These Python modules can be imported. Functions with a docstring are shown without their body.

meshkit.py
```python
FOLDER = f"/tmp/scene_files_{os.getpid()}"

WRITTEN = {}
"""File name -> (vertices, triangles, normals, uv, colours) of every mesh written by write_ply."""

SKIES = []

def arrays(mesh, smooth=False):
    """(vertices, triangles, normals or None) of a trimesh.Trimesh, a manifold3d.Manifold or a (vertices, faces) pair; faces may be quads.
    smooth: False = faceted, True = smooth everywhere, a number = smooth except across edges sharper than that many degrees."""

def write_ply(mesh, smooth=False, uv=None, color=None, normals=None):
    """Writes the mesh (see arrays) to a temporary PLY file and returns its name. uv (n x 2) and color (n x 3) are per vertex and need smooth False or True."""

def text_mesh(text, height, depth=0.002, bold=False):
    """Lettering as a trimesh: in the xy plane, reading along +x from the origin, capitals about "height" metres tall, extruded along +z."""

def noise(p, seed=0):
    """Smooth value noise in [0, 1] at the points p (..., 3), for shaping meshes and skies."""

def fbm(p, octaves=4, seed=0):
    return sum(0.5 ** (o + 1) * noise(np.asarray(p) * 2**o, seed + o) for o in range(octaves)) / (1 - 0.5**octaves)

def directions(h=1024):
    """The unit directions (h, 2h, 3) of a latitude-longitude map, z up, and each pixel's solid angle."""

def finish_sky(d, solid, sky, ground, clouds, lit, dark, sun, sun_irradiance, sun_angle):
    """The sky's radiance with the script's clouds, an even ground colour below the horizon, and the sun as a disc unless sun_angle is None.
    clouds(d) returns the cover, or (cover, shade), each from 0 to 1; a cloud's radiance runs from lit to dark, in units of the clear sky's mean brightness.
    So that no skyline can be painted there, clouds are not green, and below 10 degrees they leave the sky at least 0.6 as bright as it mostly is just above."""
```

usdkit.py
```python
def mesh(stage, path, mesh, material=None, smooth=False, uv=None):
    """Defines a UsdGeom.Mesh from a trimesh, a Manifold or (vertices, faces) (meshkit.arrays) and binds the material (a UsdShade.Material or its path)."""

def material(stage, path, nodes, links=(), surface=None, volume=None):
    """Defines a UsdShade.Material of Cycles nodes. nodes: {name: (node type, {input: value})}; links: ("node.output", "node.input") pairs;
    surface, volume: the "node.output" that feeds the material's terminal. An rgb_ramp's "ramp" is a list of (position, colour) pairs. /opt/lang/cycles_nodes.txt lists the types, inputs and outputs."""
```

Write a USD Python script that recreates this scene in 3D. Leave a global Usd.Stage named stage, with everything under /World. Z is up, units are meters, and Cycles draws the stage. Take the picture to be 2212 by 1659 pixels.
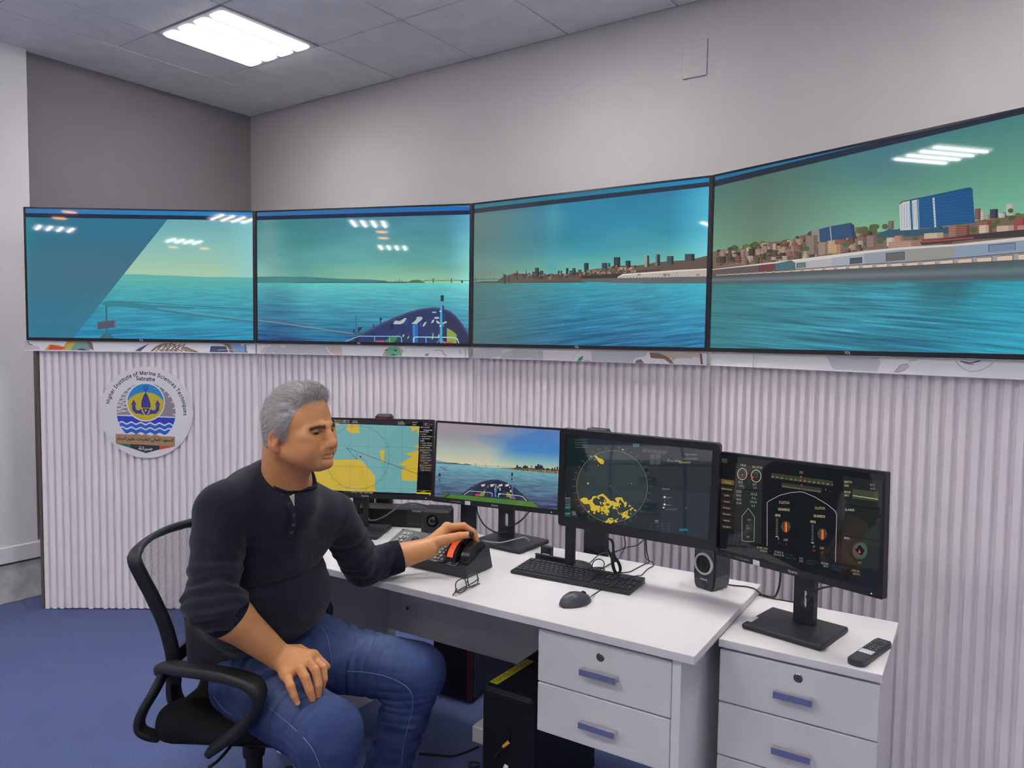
import math, numpy as np, trimesh, manifold3d as m3d, usdkit, meshkit
from pxr import Usd, UsdGeom, UsdLux, UsdShade, Sdf, Gf, Vt
from shapely.geometry import Polygon, LineString, Point, box as sbox
from shapely import affinity, union_all

stage = Usd.Stage.CreateInMemory()
UsdGeom.SetStageUpAxis(stage, UsdGeom.Tokens.z); UsdGeom.SetStageMetersPerUnit(stage, 1.0)
world = UsdGeom.Xform.Define(stage, '/World'); stage.SetDefaultPrim(world.GetPrim())
UsdGeom.Scope.Define(stage, '/World/Looks')
rng = np.random.default_rng(7)
pi = math.pi

# ---------------------------------------------------------------- camera, light levels, exposure
EXPOSURE = 0.20
LAMP = 120.0           # extra radiance of the LED rows of the LED strips straight down
LAMP_SIDE = 40.0        # and towards the side
LAMP_RGB = (1.0, 0.975, 0.955)
LENS = 6.0             # radiance of the milky covers round the LED rows
WARM = 26.0             # radiance of the warm downlights at the back of the room
pitch, roll = math.radians(3.37), math.radians(0.77)
EYE = (0.0, 0.0, 1.545)
cam = UsdGeom.Camera.Define(stage, '/World/camera')
cam.CreateHorizontalApertureAttr(36.0); cam.CreateVerticalApertureAttr(27.0)
cam.CreateFocalLengthAttr(1625.0 / 2212 * 36.0)
cam.CreateClippingRangeAttr(Gf.Vec2f(0.05, 100.0))
cam.CreateExposureAttr(EXPOSURE)
_fw = np.array([0, math.cos(pitch), -math.sin(pitch)]); _up = np.array([0, math.sin(pitch), math.cos(pitch)]); _rt = np.array([1.0, 0, 0])
_R = math.cos(roll) * _rt + math.sin(roll) * _up; _U = -math.sin(roll) * _rt + math.cos(roll) * _up
cam.AddTransformOp().Set(Gf.Matrix4d(*_R, 0, *_U, 0, *(-_fw), 0, *EYE, 1))

# ---------------------------------------------------------------- helpers
def lin(c):
    c = np.asarray(c, float) / 255.0
    return np.where(c <= 0.04045, c / 12.92, ((c + 0.055) / 1.055) ** 2.4)

_names = {}
def numbered(parent, name):
    k = (parent, name); n = _names.get(k, 0); _names[k] = n + 1
    return name if n == 0 else '%s_%03d' % (name, n)

def path_of(parent): return '/World' if parent is None else str(parent.GetPath())

def tag(prim, label=None, category=None, group=None, kind=None):
    for k, v in (('label', label), ('category', category), ('group', group), ('kind', kind)):
        if v: prim.SetCustomDataByKey(k, v)
    return prim

def thing(name, label, category, loc=(0, 0, 0), rz=0.0, group=None, kind=None, parent=None):
    p = path_of(parent)
    x = UsdGeom.Xform.Define(stage, p + '/' + numbered(p, name))
    x.AddTranslateOp().Set(Gf.Vec3d(*map(float, loc)))
    if rz: x.AddRotateZOp().Set(float(math.degrees(rz)))
    return tag(x.GetPrim(), label, category, group, kind)

def obj(name, mesh, mat, parent=None, label=None, category=None, group=None, kind=None, smooth=30, uvcol=None):
    p = path_of(parent)
    m = usdkit.mesh(stage, p + '/' + numbered(p, name), mesh, mat, smooth=smooth)
    return tag(m.GetPrim(), label, category, group, kind)

def colmesh(name, V, F, C, mat, parent=None, smooth=False, label=None, category=None, kind=None):
    p = path_of(parent)
    m = usdkit.mesh(stage, p + '/' + numbered(p, name), (V, F), mat, smooth=smooth)
    UsdGeom.PrimvarsAPI(m).CreatePrimvar('col', Sdf.ValueTypeNames.Color3fArray, 'vertex').Set(Vt.Vec3fArray.FromNumpy(np.asarray(C, np.float32)))
    return tag(m.GetPrim(), label, category, None, kind)

def copy_of(src, name, loc, rz, label, category, group=None):
    x = UsdGeom.Xform.Define(stage, '/World/' + numbered('/World', name))
    x.GetPrim().GetReferences().AddInternalReference(src.GetPath())
    x.GetPrim().SetInstanceable(True)
    x.ClearXformOpOrder()
    x.AddTranslateOp(opSuffix='at').Set(Gf.Vec3d(*map(float, loc)))
    x.AddRotateZOp(opSuffix='at').Set(float(math.degrees(rz)))
    return tag(x.GetPrim(), label, category, group)

_mats = {}
def pm(name, rgb, rough=0.5, metal=0.0, spec=0.5, noise=None, bump=None, sheen=0.0, coat=0.0, raw=None):
    """principled material; noise=(scale, other rgb, amount) mottles the colour, bump=(scale, distance, detail) roughens the relief."""
    if name in _mats: return _mats[name]
    n = {'p': ('principled_bsdf', {'base_color': tuple(lin(rgb)), 'roughness': rough, 'metallic': metal, 'specular_ior_level': spec, 'sheen_weight': sheen, 'coat_weight': coat})}
    l = []
    if noise or bump: n['tc'] = ('texture_coordinate', {})
    if noise:
        n['nz'] = ('noise_texture', {'scale': noise[0], 'detail': 4.0})
        n['mr'] = ('map_range', {'from_min': 0.35, 'from_max': 0.65, 'to_min': 0.0, 'to_max': noise[2], 'clamp': True})
        n['mx'] = ('mix_color', {'a': tuple(lin(rgb)), 'b': tuple(lin(noise[1]))})
        l += [('tc.object', 'nz.vector'), ('nz.fac', 'mr.value'), ('mr.result', 'mx.fac'), ('mx.result', 'p.base_color')]
    if bump:
        n['bn'] = ('noise_texture', {'scale': bump[0], 'detail': bump[2] if len(bump) > 2 else 3.0})
        n['bp'] = ('bump', {'strength': 1.0, 'distance': bump[1]})
        l += [('tc.object', 'bn.vector'), ('bn.fac', 'bp.height'), ('bp.normal', 'p.normal')]
    _mats[name] = usdkit.material(stage, '/World/Looks/' + name, n, l, surface='p.BSDF')
    return _mats[name]

def emit(name, rgb, strength):
    if name not in _mats:
        _mats[name] = usdkit.material(stage, '/World/Looks/' + name, {'e': ('emission', {'color': tuple(rgb), 'strength': float(strength)})}, [], surface='e.emission')
    return _mats[name]

def vmat(name, rough=0.5, spec=0.5, glow=None, bump=None, sss=0.0):
    """colours from the mesh's primvar "col": as base colour, or as the light of a screen (glow = strength)."""
    if name in _mats: return _mats[name]
    n = {'a': ('attribute', {'attribute': 'col'}), 'p': ('principled_bsdf', {'roughness': rough, 'specular_ior_level': spec})}
    l = []
    if glow is not None:
        n['p'][1].update(base_color=(0.004, 0.004, 0.005), emission_strength=float(glow)); l.append(('a.color', 'p.emission_color'))
    else: l.append(('a.color', 'p.base_color'))
    if sss: n['p'][1].update(subsurface_weight=sss, subsurface_scale=0.004, subsurface_radius=(1.0, 0.35, 0.2))
    if bump:
        n['tc'] = ('texture_coordinate', {}); n['bn'] = ('noise_texture', {'scale': bump[0], 'detail': 3.0}); n['bp'] = ('bump', {'strength': 1.0, 'distance': bump[1]})
        l += [('tc.object', 'bn.vector'), ('bn.fac', 'bp.height'), ('bp.normal', 'p.normal')]
    _mats[name] = usdkit.material(stage, '/World/Looks/' + name, n, l, surface='p.BSDF')
    return _mats[name]

def cat(*ms): return trimesh.util.concatenate([m for m in ms if m is not None])
def tm(man):
    m = man.to_mesh(); return trimesh.Trimesh(m.vert_properties[:, :3], m.tri_verts, process=False)
def bx(x0, x1, y0, y1, z0, z1):
    m = trimesh.creation.box((x1 - x0, y1 - y0, z1 - z0)); m.apply_translation(((x0 + x1) / 2, (y0 + y1) / 2, (z0 + z1) / 2)); return m
def rbx(x0, x1, y0, y1, z0, z1, r=0.003):
    """box with chamfered edges"""
    pts = []
    for sx in (0, 1):
        for sy in (0, 1):
            for sz in (0, 1):
                c = np.array([(x0, x1)[sx], (y0, y1)[sy], (z0, z1)[sz]]); s = np.array([1 - 2 * sx, 1 - 2 * sy, 1 - 2 * sz]) * r
                for k in range(3):
                    q = c + s; q[k] = c[k]; pts.append(q)
    return trimesh.convex.convex_hull(np.array(pts))
def sph(c, r, n=3, s=(1, 1, 1)):
    m = trimesh.creation.icosphere(n, r); m.apply_scale(s); m.apply_translation(c); return m
def cyl(a, b, r, n=24, r2=None):
    a, b = np.asarray(a, float), np.asarray(b, float); r2 = r if r2 is None else r2
    return lathe([(0, 0), (r, 0), (r2, np.linalg.norm(b - a)), (0, np.linalg.norm(b - a))], n, a, b - a)
def lathe(prof, n=32, at=(0, 0, 0), axis=(0, 0, 1)):
    """prof: (radius, height) pairs from bottom to top"""
    t = np.linspace(0, 2 * pi, n, endpoint=False); prof = np.array(prof, float)
    V = np.stack([np.outer(prof[:, 0], np.cos(t)), np.outer(prof[:, 0], np.sin(t)), np.repeat(prof[:, 1:], n, 1)], -1).reshape(-1, 3)
    F = []
    for i in range(len(prof) - 1):
        for j in range(n):
            a, b, c, d = i * n + j, i * n + (j + 1) % n, (i + 1) * n + (j + 1) % n, (i + 1) * n + j
            F += [(a, b, c), (a, c, d)]
    m = trimesh.Trimesh(V, F, process=True)
    ax = np.asarray(axis, float); m.apply_transform(trimesh.geometry.align_vectors((0, 0, 1), ax / np.linalg.norm(ax))); m.apply_translation(at); return m
def spline(pts, n=8, closed=False):
    p = np.asarray(pts, float); N = len(p); out = []
    for i in range(N if closed else N - 1):
        a, b, c, d = (p[(i + k) % N] if closed else p[min(max(i + k, 0), N - 1)] for k in (-1, 0, 1, 2))
        for t in np.linspace(0, 1, n, endpoint=False):
            out.append(0.5 * (2 * b + (c - a) * t + (2 * a - 5 * b + 4 * c - d) * t * t + (3 * b - a - 3 * c + d) * t ** 3))
    if not closed: out.append(p[-1])
    return np.array(out)
def tube(path, r, n=8, flat=None, closed=False, up=None):
    """sweep a round (or flat=(a,b) superellipse) section along the path; r may be a list"""
    p = np.asarray(path, float); N = len(p)
    T = (np.roll(p, -1, 0) - np.roll(p, 1, 0)) if closed else np.gradient(p, axis=0)
    T /= np.linalg.norm(T, axis=1, keepdims=True) + 1e-12
    u = np.array(up if up is not None else ([0, 0, 1] if abs(T[0][2]) < .9 else [1, 0, 0]), float)
    R = np.broadcast_to(np.asarray(r, float), (N,)) if flat is None else None
    t = np.linspace(0, 2 * pi, n, endpoint=False); V = []
    for i in range(N):
        if up is not None: u = np.array(up, float)
        s = np.cross(T[i], u); s /= np.linalg.norm(s) + 1e-12; w = np.cross(s, T[i]); 
        if up is None: u = w
        if flat is None: V.append(p[i] + R[i] * (np.outer(np.cos(t), s) + np.outer(np.sin(t), w)))
        else:
            fa = np.asarray(flat[0]); fb = np.asarray(flat[1]); a = fa if fa.ndim == 0 else fa[i]; b = fb if fb.ndim == 0 else fb[i]
            ct, st = np.cos(t), np.sin(t); e = 0.6
            V.append(p[i] + np.outer(a * np.sign(ct) * abs(ct) ** e, s) + np.outer(b * np.sign(st) * abs(st) ** e, w))
    V = np.vstack(V); F = []
    for i in range(N if closed else N - 1):
        for j in range(n):
            a, b = i * n + j, i * n + (j + 1) % n; c, d = ((i + 1) % N) * n + (j + 1) % n, ((i + 1) % N) * n + j
            F += [(a, b, c), (a, c, d)]
    if not closed:
        V = np.vstack([V, p[0], p[-1]]); k = N * n
        for j in range(n): F += [(k, (j + 1) % n, j), (k + 1, (N - 1) * n + j, (N - 1) * n + (j + 1) % n)]
    m = trimesh.Trimesh(V, F, process=False)
    if m.volume < 0: m.invert()
    return m
def extr(poly, h, z=0.0):
    gs = getattr(poly, 'geoms', [poly]); ms = []
    for g in gs:
        if g.geom_type == 'Polygon' and g.area > 1e-12:
            m = trimesh.creation.extrude_polygon(g, h, engine='earcut'); m.apply_translation((0, 0, z)); ms.append(m)
    return cat(*ms)
def frame_of(o, ax, up=(0, 0, 1)):
    """4x4: local x along ax, local y = up, local z = ax x up (towards the viewer for a picture)"""
    x = np.asarray(ax, float); x /= np.linalg.norm(x); y = np.asarray(up, float); y = y - x * (x @ y); y /= np.linalg.norm(y)
    M = np.eye(4); M[:3, 0], M[:3, 1], M[:3, 2], M[:3, 3] = x, y, np.cross(x, y), o; return M
def put(m, M):
    m = m.copy(); m.apply_transform(M); return m
def rot2(a): return np.array([[math.cos(a), -math.sin(a)], [math.sin(a), math.cos(a)]])
def rrect(w, h, r, cx=0, cy=0, n=6): return affinity.translate(sbox(-w / 2 + r, -h / 2 + r, w / 2 - r, h / 2 - r).buffer(r, quad_segs=n), cx, cy)

# -------- flat print: pictures and lettering laid out on a sheet, several thin layers of ink with per-vertex colour
_txt = {}
def glyphs(text, bold=False):
    if (text, bold) not in _txt:
        m = meshkit.text_mesh(text, 1.0, 0.01, bold)
        top = m.face_normals[:, 2] > 0.5
        f = m.faces[top]; used, inv = np.unique(f, return_inverse=True)
        _txt[(text, bold)] = (m.vertices[used][:, :2], inv.reshape(-1, 3))
    return _txt[(text, bold)]
def homography(src, dst):
    A = []
    for (x, y), (u, v) in zip(src, dst): A += [[x, y, 1, 0, 0, 0, -u * x, -u * y, -u], [0, 0, 0, x, y, 1, -v * x, -v * y, -v]]
    return np.linalg.svd(np.array(A, float))[2][-1].reshape(3, 3)
class Sheet:
    """drawing in layout units (any quadrilateral of the design given by four corners TL TR BR BL) mapped onto a w x h rectangle centred on 0"""
    def __init__(s, corners, w, h, off=(0, 0), scale=1.0, clip=None, dz=1.5e-5):
        s.H = homography(corners, [(-w / 2, h / 2), (w / 2, h / 2), (w / 2, -h / 2), (-w / 2, -h / 2)])
        s.off, s.scale, s.V, s.F, s.C, s.B, s.n, s.k, s.dz = np.array(off, float), scale, [], [], [], [], 0, 0, dz
        s.clip = clip if clip is not None else sbox(-w / 2, -h / 2, w / 2, h / 2)
    def m(s, p):
        p = np.atleast_2d(np.asarray(p, float)) / s.scale + s.off
        q = np.c_[p, np.ones(len(p))] @ s.H.T; return q[:, :2] / q[:, 2:]
    def _add(s, v, f, c):
        # a shape lies one layer of ink above the highest shape that it covers
        b = np.r_[v.min(0), v.max(0)]; o = np.array(s.B) if s.B else np.zeros((0, 5)); hit = (o[:, 0] < b[2]) & (o[:, 2] > b[0]) & (o[:, 1] < b[3]) & (o[:, 3] > b[1])
        lay = o[hit, 4].max() + 1 if hit.any() else 0; s.B.append([*b, lay])
        s.V.append(np.c_[v, np.full(len(v), lay * s.dz)]); s.F.append(np.asarray(f) + s.n); s.C.append(np.broadcast_to(c, (len(v), 3))); s.n += len(v)
    def shape(s, g, col, local=False, clip=True):
        if not local: g = affinity_map(g, s.m)
        if not g.is_valid: g = g.buffer(0)
        if clip: g = g.intersection(s.clip)
        s.k += 1
        for q in getattr(g, 'geoms', [g]):
            if q.geom_type == 'Polygon' and q.area > 1e-10:
                v, f = trimesh.creation.triangulate_polygon(q, engine='earcut')
                a, b, c = v[f[:, 0]], v[f[:, 1]], v[f[:, 2]]; neg = ((b - a)[:, 0] * (c - a)[:, 1] - (b - a)[:, 1] * (c - a)[:, 0]) < 0
                f = np.where(neg[:, None], f[:, ::-1], f)
                s._add(v, f, lin(col))
    def poly(s, pts, col): s.shape(Polygon(pts), col)
    def line(s, pts, w, col, closed=False): s.shape(LineString(list(pts) + ([pts[0]] if closed else [])).buffer(w / 2, cap_style=2, join_style=2), col)
    def rect(s, x0, y0, x1, y1, col): s.poly([(x0, y0), (x1, y0), (x1, y1), (x0, y1)], col)
    def disc(s, x, y, r, col, sx=1.0): s.shape(affinity.scale(Point(x, y).buffer(r, quad_segs=10), sx, 1), col)
    def ring(s, x, y, r, w, col, sx=1.0, a0=0, a1=360):
        t = np.radians(np.linspace(a0, a1, 60)); s.line(np.c_[x + sx * r * np.cos(t), y + r * np.sin(t)], w, col)
    def grid(s, quad, fn, nx=60, ny=40):
        """quad TL TR BR BL in layout units, coloured by fn(u, v) -> sRGB 0..255 with u right, v down"""
        a, b, c, d = (np.array(q, float) for q in quad); u, v = np.meshgrid(np.linspace(0, 1, nx + 1), np.linspace(0, 1, ny + 1))
        P = (a * ((1 - u) * (1 - v))[..., None] + b * (u * (1 - v))[..., None] + c * (u * v)[..., None] + d * ((1 - u) * v)[..., None]).reshape(-1, 2)
        x0, y0, x1, y1 = s.clip.bounds; q = s.m(P); q = np.c_[np.clip(q[:, 0], x0, x1), np.clip(q[:, 1], y0, y1)]
        i = (np.arange(ny)[:, None] * (nx + 1) + np.arange(nx)).ravel(); w = nx + 1
        s.k += 1; s._add(q, np.vstack([np.c_[i, i + w, i + w + 1], np.c_[i, i + w + 1, i + 1]]), lin(np.asarray(fn(u.ravel(), v.ravel()))))
    def text(s, t, x, y, h, col, sx=1.0, ang=0.0, center=False, bold=False, shear=0.0, right=False):
        v, f = glyphs(t, bold); v = v.copy()
        if center: v[:, 0] -= v[:, 0].max() / 2
        if right: v[:, 0] -= v[:, 0].max()
        v = v * (h * sx, h); c, sn = math.cos(math.radians(ang)), math.sin(math.radians(ang))
        P = np.c_[x + v[:, 0] * c + v[:, 1] * sn, y + v[:, 0] * sn - v[:, 1] * c]
        P[:, 1] += shear * (P[:, 0] - x)
        s.k += 1; s._add(s.m(P), f, lin(col))
    def done(s, name, mat, M, parent, label=None):
        V, F, C = np.vstack(s.V), np.vstack(s.F), np.vstack(s.C)
        V = V @ M[:3, :3].T + M[:3, 3]
        return colmesh(name, V, F, C, mat, parent, label=label)
def affinity_map(g, fn):
    def one(q): return Polygon(fn(np.array(q.exterior.coords)), [fn(np.array(r.coords)) for r in q.interiors])
    qs = [one(q) for q in getattr(g, 'geoms', [g]) if q.geom_type == 'Polygon' and not q.is_empty]
    return qs[0] if len(qs) == 1 else union_all([q.buffer(0) for q in qs])
def mixc(a, b, t): 
    t = np.clip(np.asarray(t, float), 0, 1)[..., None]; return np.asarray(a, float) * (1 - t) + np.asarray(b, float) * t
def ramp(stops, t):
    x = [q[0] for q in stops]; return np.stack([np.interp(t, x, [q[1][k] for q in stops]) for k in range(3)], -1)

SCREEN = vmat('screen_glow', rough=0.03, spec=0.55, glow=0.87)
PRINT = vmat('printed_colour', rough=0.45)

# ---------------------------------------------------------------- the room
ZC = 3.145
CO = np.array([-1.936, 5.597]); TH = math.radians(-35.1)
U = np.array([math.cos(TH), math.sin(TH)]); VV = np.array([U[1], -U[0]])       # along the right wall, along the left wall (towards the viewer)
def uv(a, b): return CO + U * a + VV * b
LU, LV = 6.5, 12.6
def slab(a0, a1, b0, b1, z0, z1, r=0.0):
    """box in room axes"""
    m = bx(a0, a1, -b1, -b0, z0, z1) if not r else rbx(a0, a1, -b1, -b0, z0, z1, r)
    M = np.eye(4); M[:2, :2] = rot2(TH); M[:2, 3] = CO; return put(m, M)

carpet = usdkit.material(stage, '/World/Looks/blue_carpet', {
    'tc': ('texture_coordinate', {}), 'n1': ('noise_texture', {'scale': 260.0, 'detail': 3.0}), 'n2': ('noise_texture', {'scale': 5.0, 'detail': 3.0}),
    'r': ('rgb_ramp', {'ramp': [(0.3, tuple(lin((64, 75, 116)))), (0.7, tuple(lin((98, 112, 162))))]}),
    'm': ('mix_color', {'blend_type': 'multiply', 'fac': 0.25, 'b': (0.5, 0.5, 0.5)}), 'b': ('bump', {'strength': 0.8, 'distance': 0.004}),
    'p': ('principled_bsdf', {'roughness': 0.95, 'specular_ior_level': 0.1, 'sheen_weight': 0.1})},
    [('tc.object', 'n1.vector'), ('tc.object', 'n2.vector'), ('n1.fac', 'r.fac'), ('r.color', 'm.a'), ('n2.color', 'm.b'), ('m.result', 'p.base_color'), ('n1.fac', 'b.height'), ('b.normal', 'p.normal')], surface='p.BSDF')
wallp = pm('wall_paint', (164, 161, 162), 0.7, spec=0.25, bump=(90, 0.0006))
whitew = pm('white_paint', (234, 231, 232), 0.7, spec=0.25, bump=(90, 0.0004))
tilew = pm('ceiling_tile_white', (240, 238, 239), 0.85, spec=0.1, noise=(7, (228, 226, 228), 0.7), bump=(160, 0.0008))
grook = pm('tile_joint_grey', (120, 118, 122), 0.9)

obj('floor', slab(-0.4, LU + .2, -0.3, LV + .2, -0.06, 0.0), carpet, kind='structure', label='blue carpet floor of the simulator room')
obj('wall_right', slab(-0.2, LU + .2, -0.2, 0.0, 0.0, ZC + .1), wallp, kind='structure', label='light grey wall behind the big screens, right of the corner')
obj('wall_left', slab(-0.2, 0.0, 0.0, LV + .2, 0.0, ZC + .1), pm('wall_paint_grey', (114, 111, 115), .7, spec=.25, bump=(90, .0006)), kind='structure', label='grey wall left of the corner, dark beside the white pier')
obj('wall_back', slab(-.2, LU + .2, LV, LV + .2, 0.0, ZC + .1), whitew, kind='structure')
obj('wall_far', slab(LU, LU + .2, 0.0, LV, 0.0, ZC + .1), whitew, kind='structure')
# white plaster pier standing a little proud of the left wall
pier = tag(UsdGeom.Xform.Define(stage, '/World/wall_pier').GetPrim(), 'white plastered wall face at the left edge of the room', None, None, 'structure')
obj('plaster_face', slab(-0.05, 0.035, 1.50, LV, 0.33, ZC + .05), pm('pier_paint', (206, 203, 205), .7, spec=.25, bump=(90, .0004)), pier)
obj('trunking', rbx(0, 1, 0, 1, 0, 1, .004) if False else slab(-0.02, 0.05, 1.30, LV, 0.235, 0.33, .004), pm('trunking_white', (206, 203, 204), .5), pier, label='white cable trunking strip')
obj('skirting_stone', slab(-0.02, 0.03, 1.30, LV, 0.0, 0.222, .003), pm('skirting_stone', (196, 194, 190), 0.5, noise=(14, (160, 158, 156), .8)), pier, label='grey streaked skirting board')
# ceiling of square panels in a thin grid
ceil = tag(UsdGeom.Xform.Define(stage, '/World/ceiling').GetPrim(), 'suspended ceiling of white square panels', None, None, 'structure')
obj('backing', slab(-.2, LU + .2, -.2, LV + .2, ZC + .03, ZC + .1), grook, ceil)
ua = [0.0, .512] + [.864 + .61 * k for k in range(8)]; vb = [0.0] + [.616 + .61 * k for k in range(9)]
LAMPS = [(2, 1)]
lampcell = {}
g = 0.0035
for i in range(len(ua) - 1):
    if i == 0:
        obj('border_panel', slab(0, ua[1] - g, 0, vb[-1], ZC, ZC + .02, .002), tilew, ceil); continue
    for j in range(len(vb) - 1):
        if (i, j) in ((2, 1), (5, 1), (2, 6), (5, 6), (8, 1), (8, 6)): lampcell[(i, j)] = ((ua[i] + ua[i + 1]) / 2, (vb[j] + vb[j + 1]) / 2); continue
        obj('ceiling_panel', slab(ua[i] + g, ua[i + 1] - g, vb[j] + g, vb[j + 1] - g, ZC + rng.uniform(0, .0015), ZC + .02, .002), tilew, ceil)
obj('ceiling_field', cat(slab(ua[-1] + g, LU + .1, 0, vb[-1] - g, ZC, ZC + .02), slab(0, LU + .1, vb[-1] + g, LV + .1, ZC, ZC + .02)), tilew, ceil)
# little blanked opening high on the right wall
M = frame_of((*(uv(3.36, -.0005)), 2.87), (*U, 0))
hatch = obj('trim_1', put(rbx(-.06, .06, -.085, .085, 0, .008, .003), frame_of((*uv(*(3.40, 0.0)), 2.88), (*U, 0))), wallp, kind='structure', label='painted over wall box high on the right wall')

# LED panels with four lit strips each
# LED strips behind small lenses: bright straight down, weaker to the side
strip_mat = usdkit.material(stage, '/World/Looks/led_strip', {'lw': ('layer_weight', {'blend': 0.5}), 'c': ('math', {'math_type': 'subtract', 'value1': 1.0}), 'p': ('math', {'math_type': 'power', 'value2': 1.4}), 's': ('math', {'math_type': 'multiply_add', 'value2': LAMP, 'value3': LAMP_SIDE}), 'e': ('emission', {'color': LAMP_RGB})},
    [('lw.facing', 'c.value2'), ('c.value', 'p.value1'), ('p.value', 's.value1'), ('s.value', 'e.strength')], surface='e.emission')
lens_mat = emit('led_cover', LAMP_RGB, LENS)
trayw = pm('lamp_tray', (196, 196, 202), 0.5)
def make_lamp(name, a, b, label, group=None):
    x, y = uv(a, b)
    t = thing(name, label, 'ceiling light', (x, y, ZC), TH, group)
    outer = sbox(-.3, -.3, .3, .3); slots = [rrect(.122, .56, .03, (k - 1.5) * .14, 0) for k in range(4)]
    fr = outer.difference(union_all(slots))
    obj('frame', extr(fr, .022, -.004), trayw, t)
    obj('tray', extr(outer, .006, .024), trayw, t)
    for s in slots:
        sp_ = obj('light_strip', cat(extr(s.buffer(-.007), .016, -.009), extr(s.buffer(-.013), .006, -.014)), lens_mat, t)
        x0, y0, x1, y1 = s.bounds; obj('led_row', rbx((x0 + x1) / 2 - .013, (x0 + x1) / 2 + .013, y0 + .02, y1 - .02, -.018, -.0145, .001), strip_mat, sp_)
    return t
lamp0 = make_lamp('ceiling_light', *lampcell[(2, 1)], 'square ceiling light with four glowing strips, in view above the corner')
lamps_at = [lampcell[k] for k in lampcell if k != (2, 1)]
# the rest of the room, behind the viewer: same lamps, mirrored in the screens; the last is added to brighten the slats
for (a, b) in lamps_at + [(1.29, 7.45), (3.2, 7.3), (5.2, 7.4), (1.45, 10.2), (3.36, 10.4), (5.2, 10.6), (5.2, 5.8)]:
    x, y = uv(a, b)
    copy_of(lamp0, 'ceiling_light', (x, y, ZC), TH, 'square four-strip ceiling light out of frame, mirrored in the big screens or added behind the viewer', 'ceiling light', 'ceiling lights beyond the picture')
warm = emit('warm_lamp', (1.0, .36, .07), WARM)
for (a, b) in ((1.40, 8.3), (1.37, 9.0), (3.46, 11.5), (3.95, 11.3)):
    x, y = uv(a, b)
    t = thing('downlight', 'orange downlight out of frame, mirrored in the big screens', 'downlight', (x, y, ZC), 0, 'warm downlights at the back of the room')
    obj('rim', lathe([(.09, 0), (.11, -.006), (.12, 0), (.09, 0)], 32), trayw, t); obj('lens', lathe([(0, -.002), (.09, -.002), (.09, .0), (0, 0)], 32), warm, t)

# ---------------------------------------------------------------- faceted fluted partition, printed board ledge and the four big screens
J = np.array([[-2.634, 4.08], [-1.4015, 4.11], [-.21, 3.795], [.80, 3.09], [1.501, 2.077]])
TZ0, TZ1 = 1.507, 2.2205
def facet(i, back):
    """2D ends of facet i of the screen line, pushed back by so many metres (mitred at the joints)"""
    def nrm(k): d = J[k + 1] - J[k]; d = d / np.linalg.norm(d); return np.array([d[1], -d[0]])
    def mitre(k):
        if k == 0: n = nrm(0); return J[0] - n * back
        if k == 4: n = nrm(3); return J[4] - n * back
        n0, n1 = nrm(k - 1), nrm(k); b = n0 + n1; b /= np.linalg.norm(b); return J[k] - b * back / (b @ n0)
    return mitre(i), mitre(i + 1), nrm(i)
flute = pm('fluted_panel_white', (238, 230, 233), 0.5, spec=0.35)
fluted = thing('fluted_partition', 'faceted partition clad in white vertical fluted slats under the big screens', 'partition', kind=None)
BACK = 0.055
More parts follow.
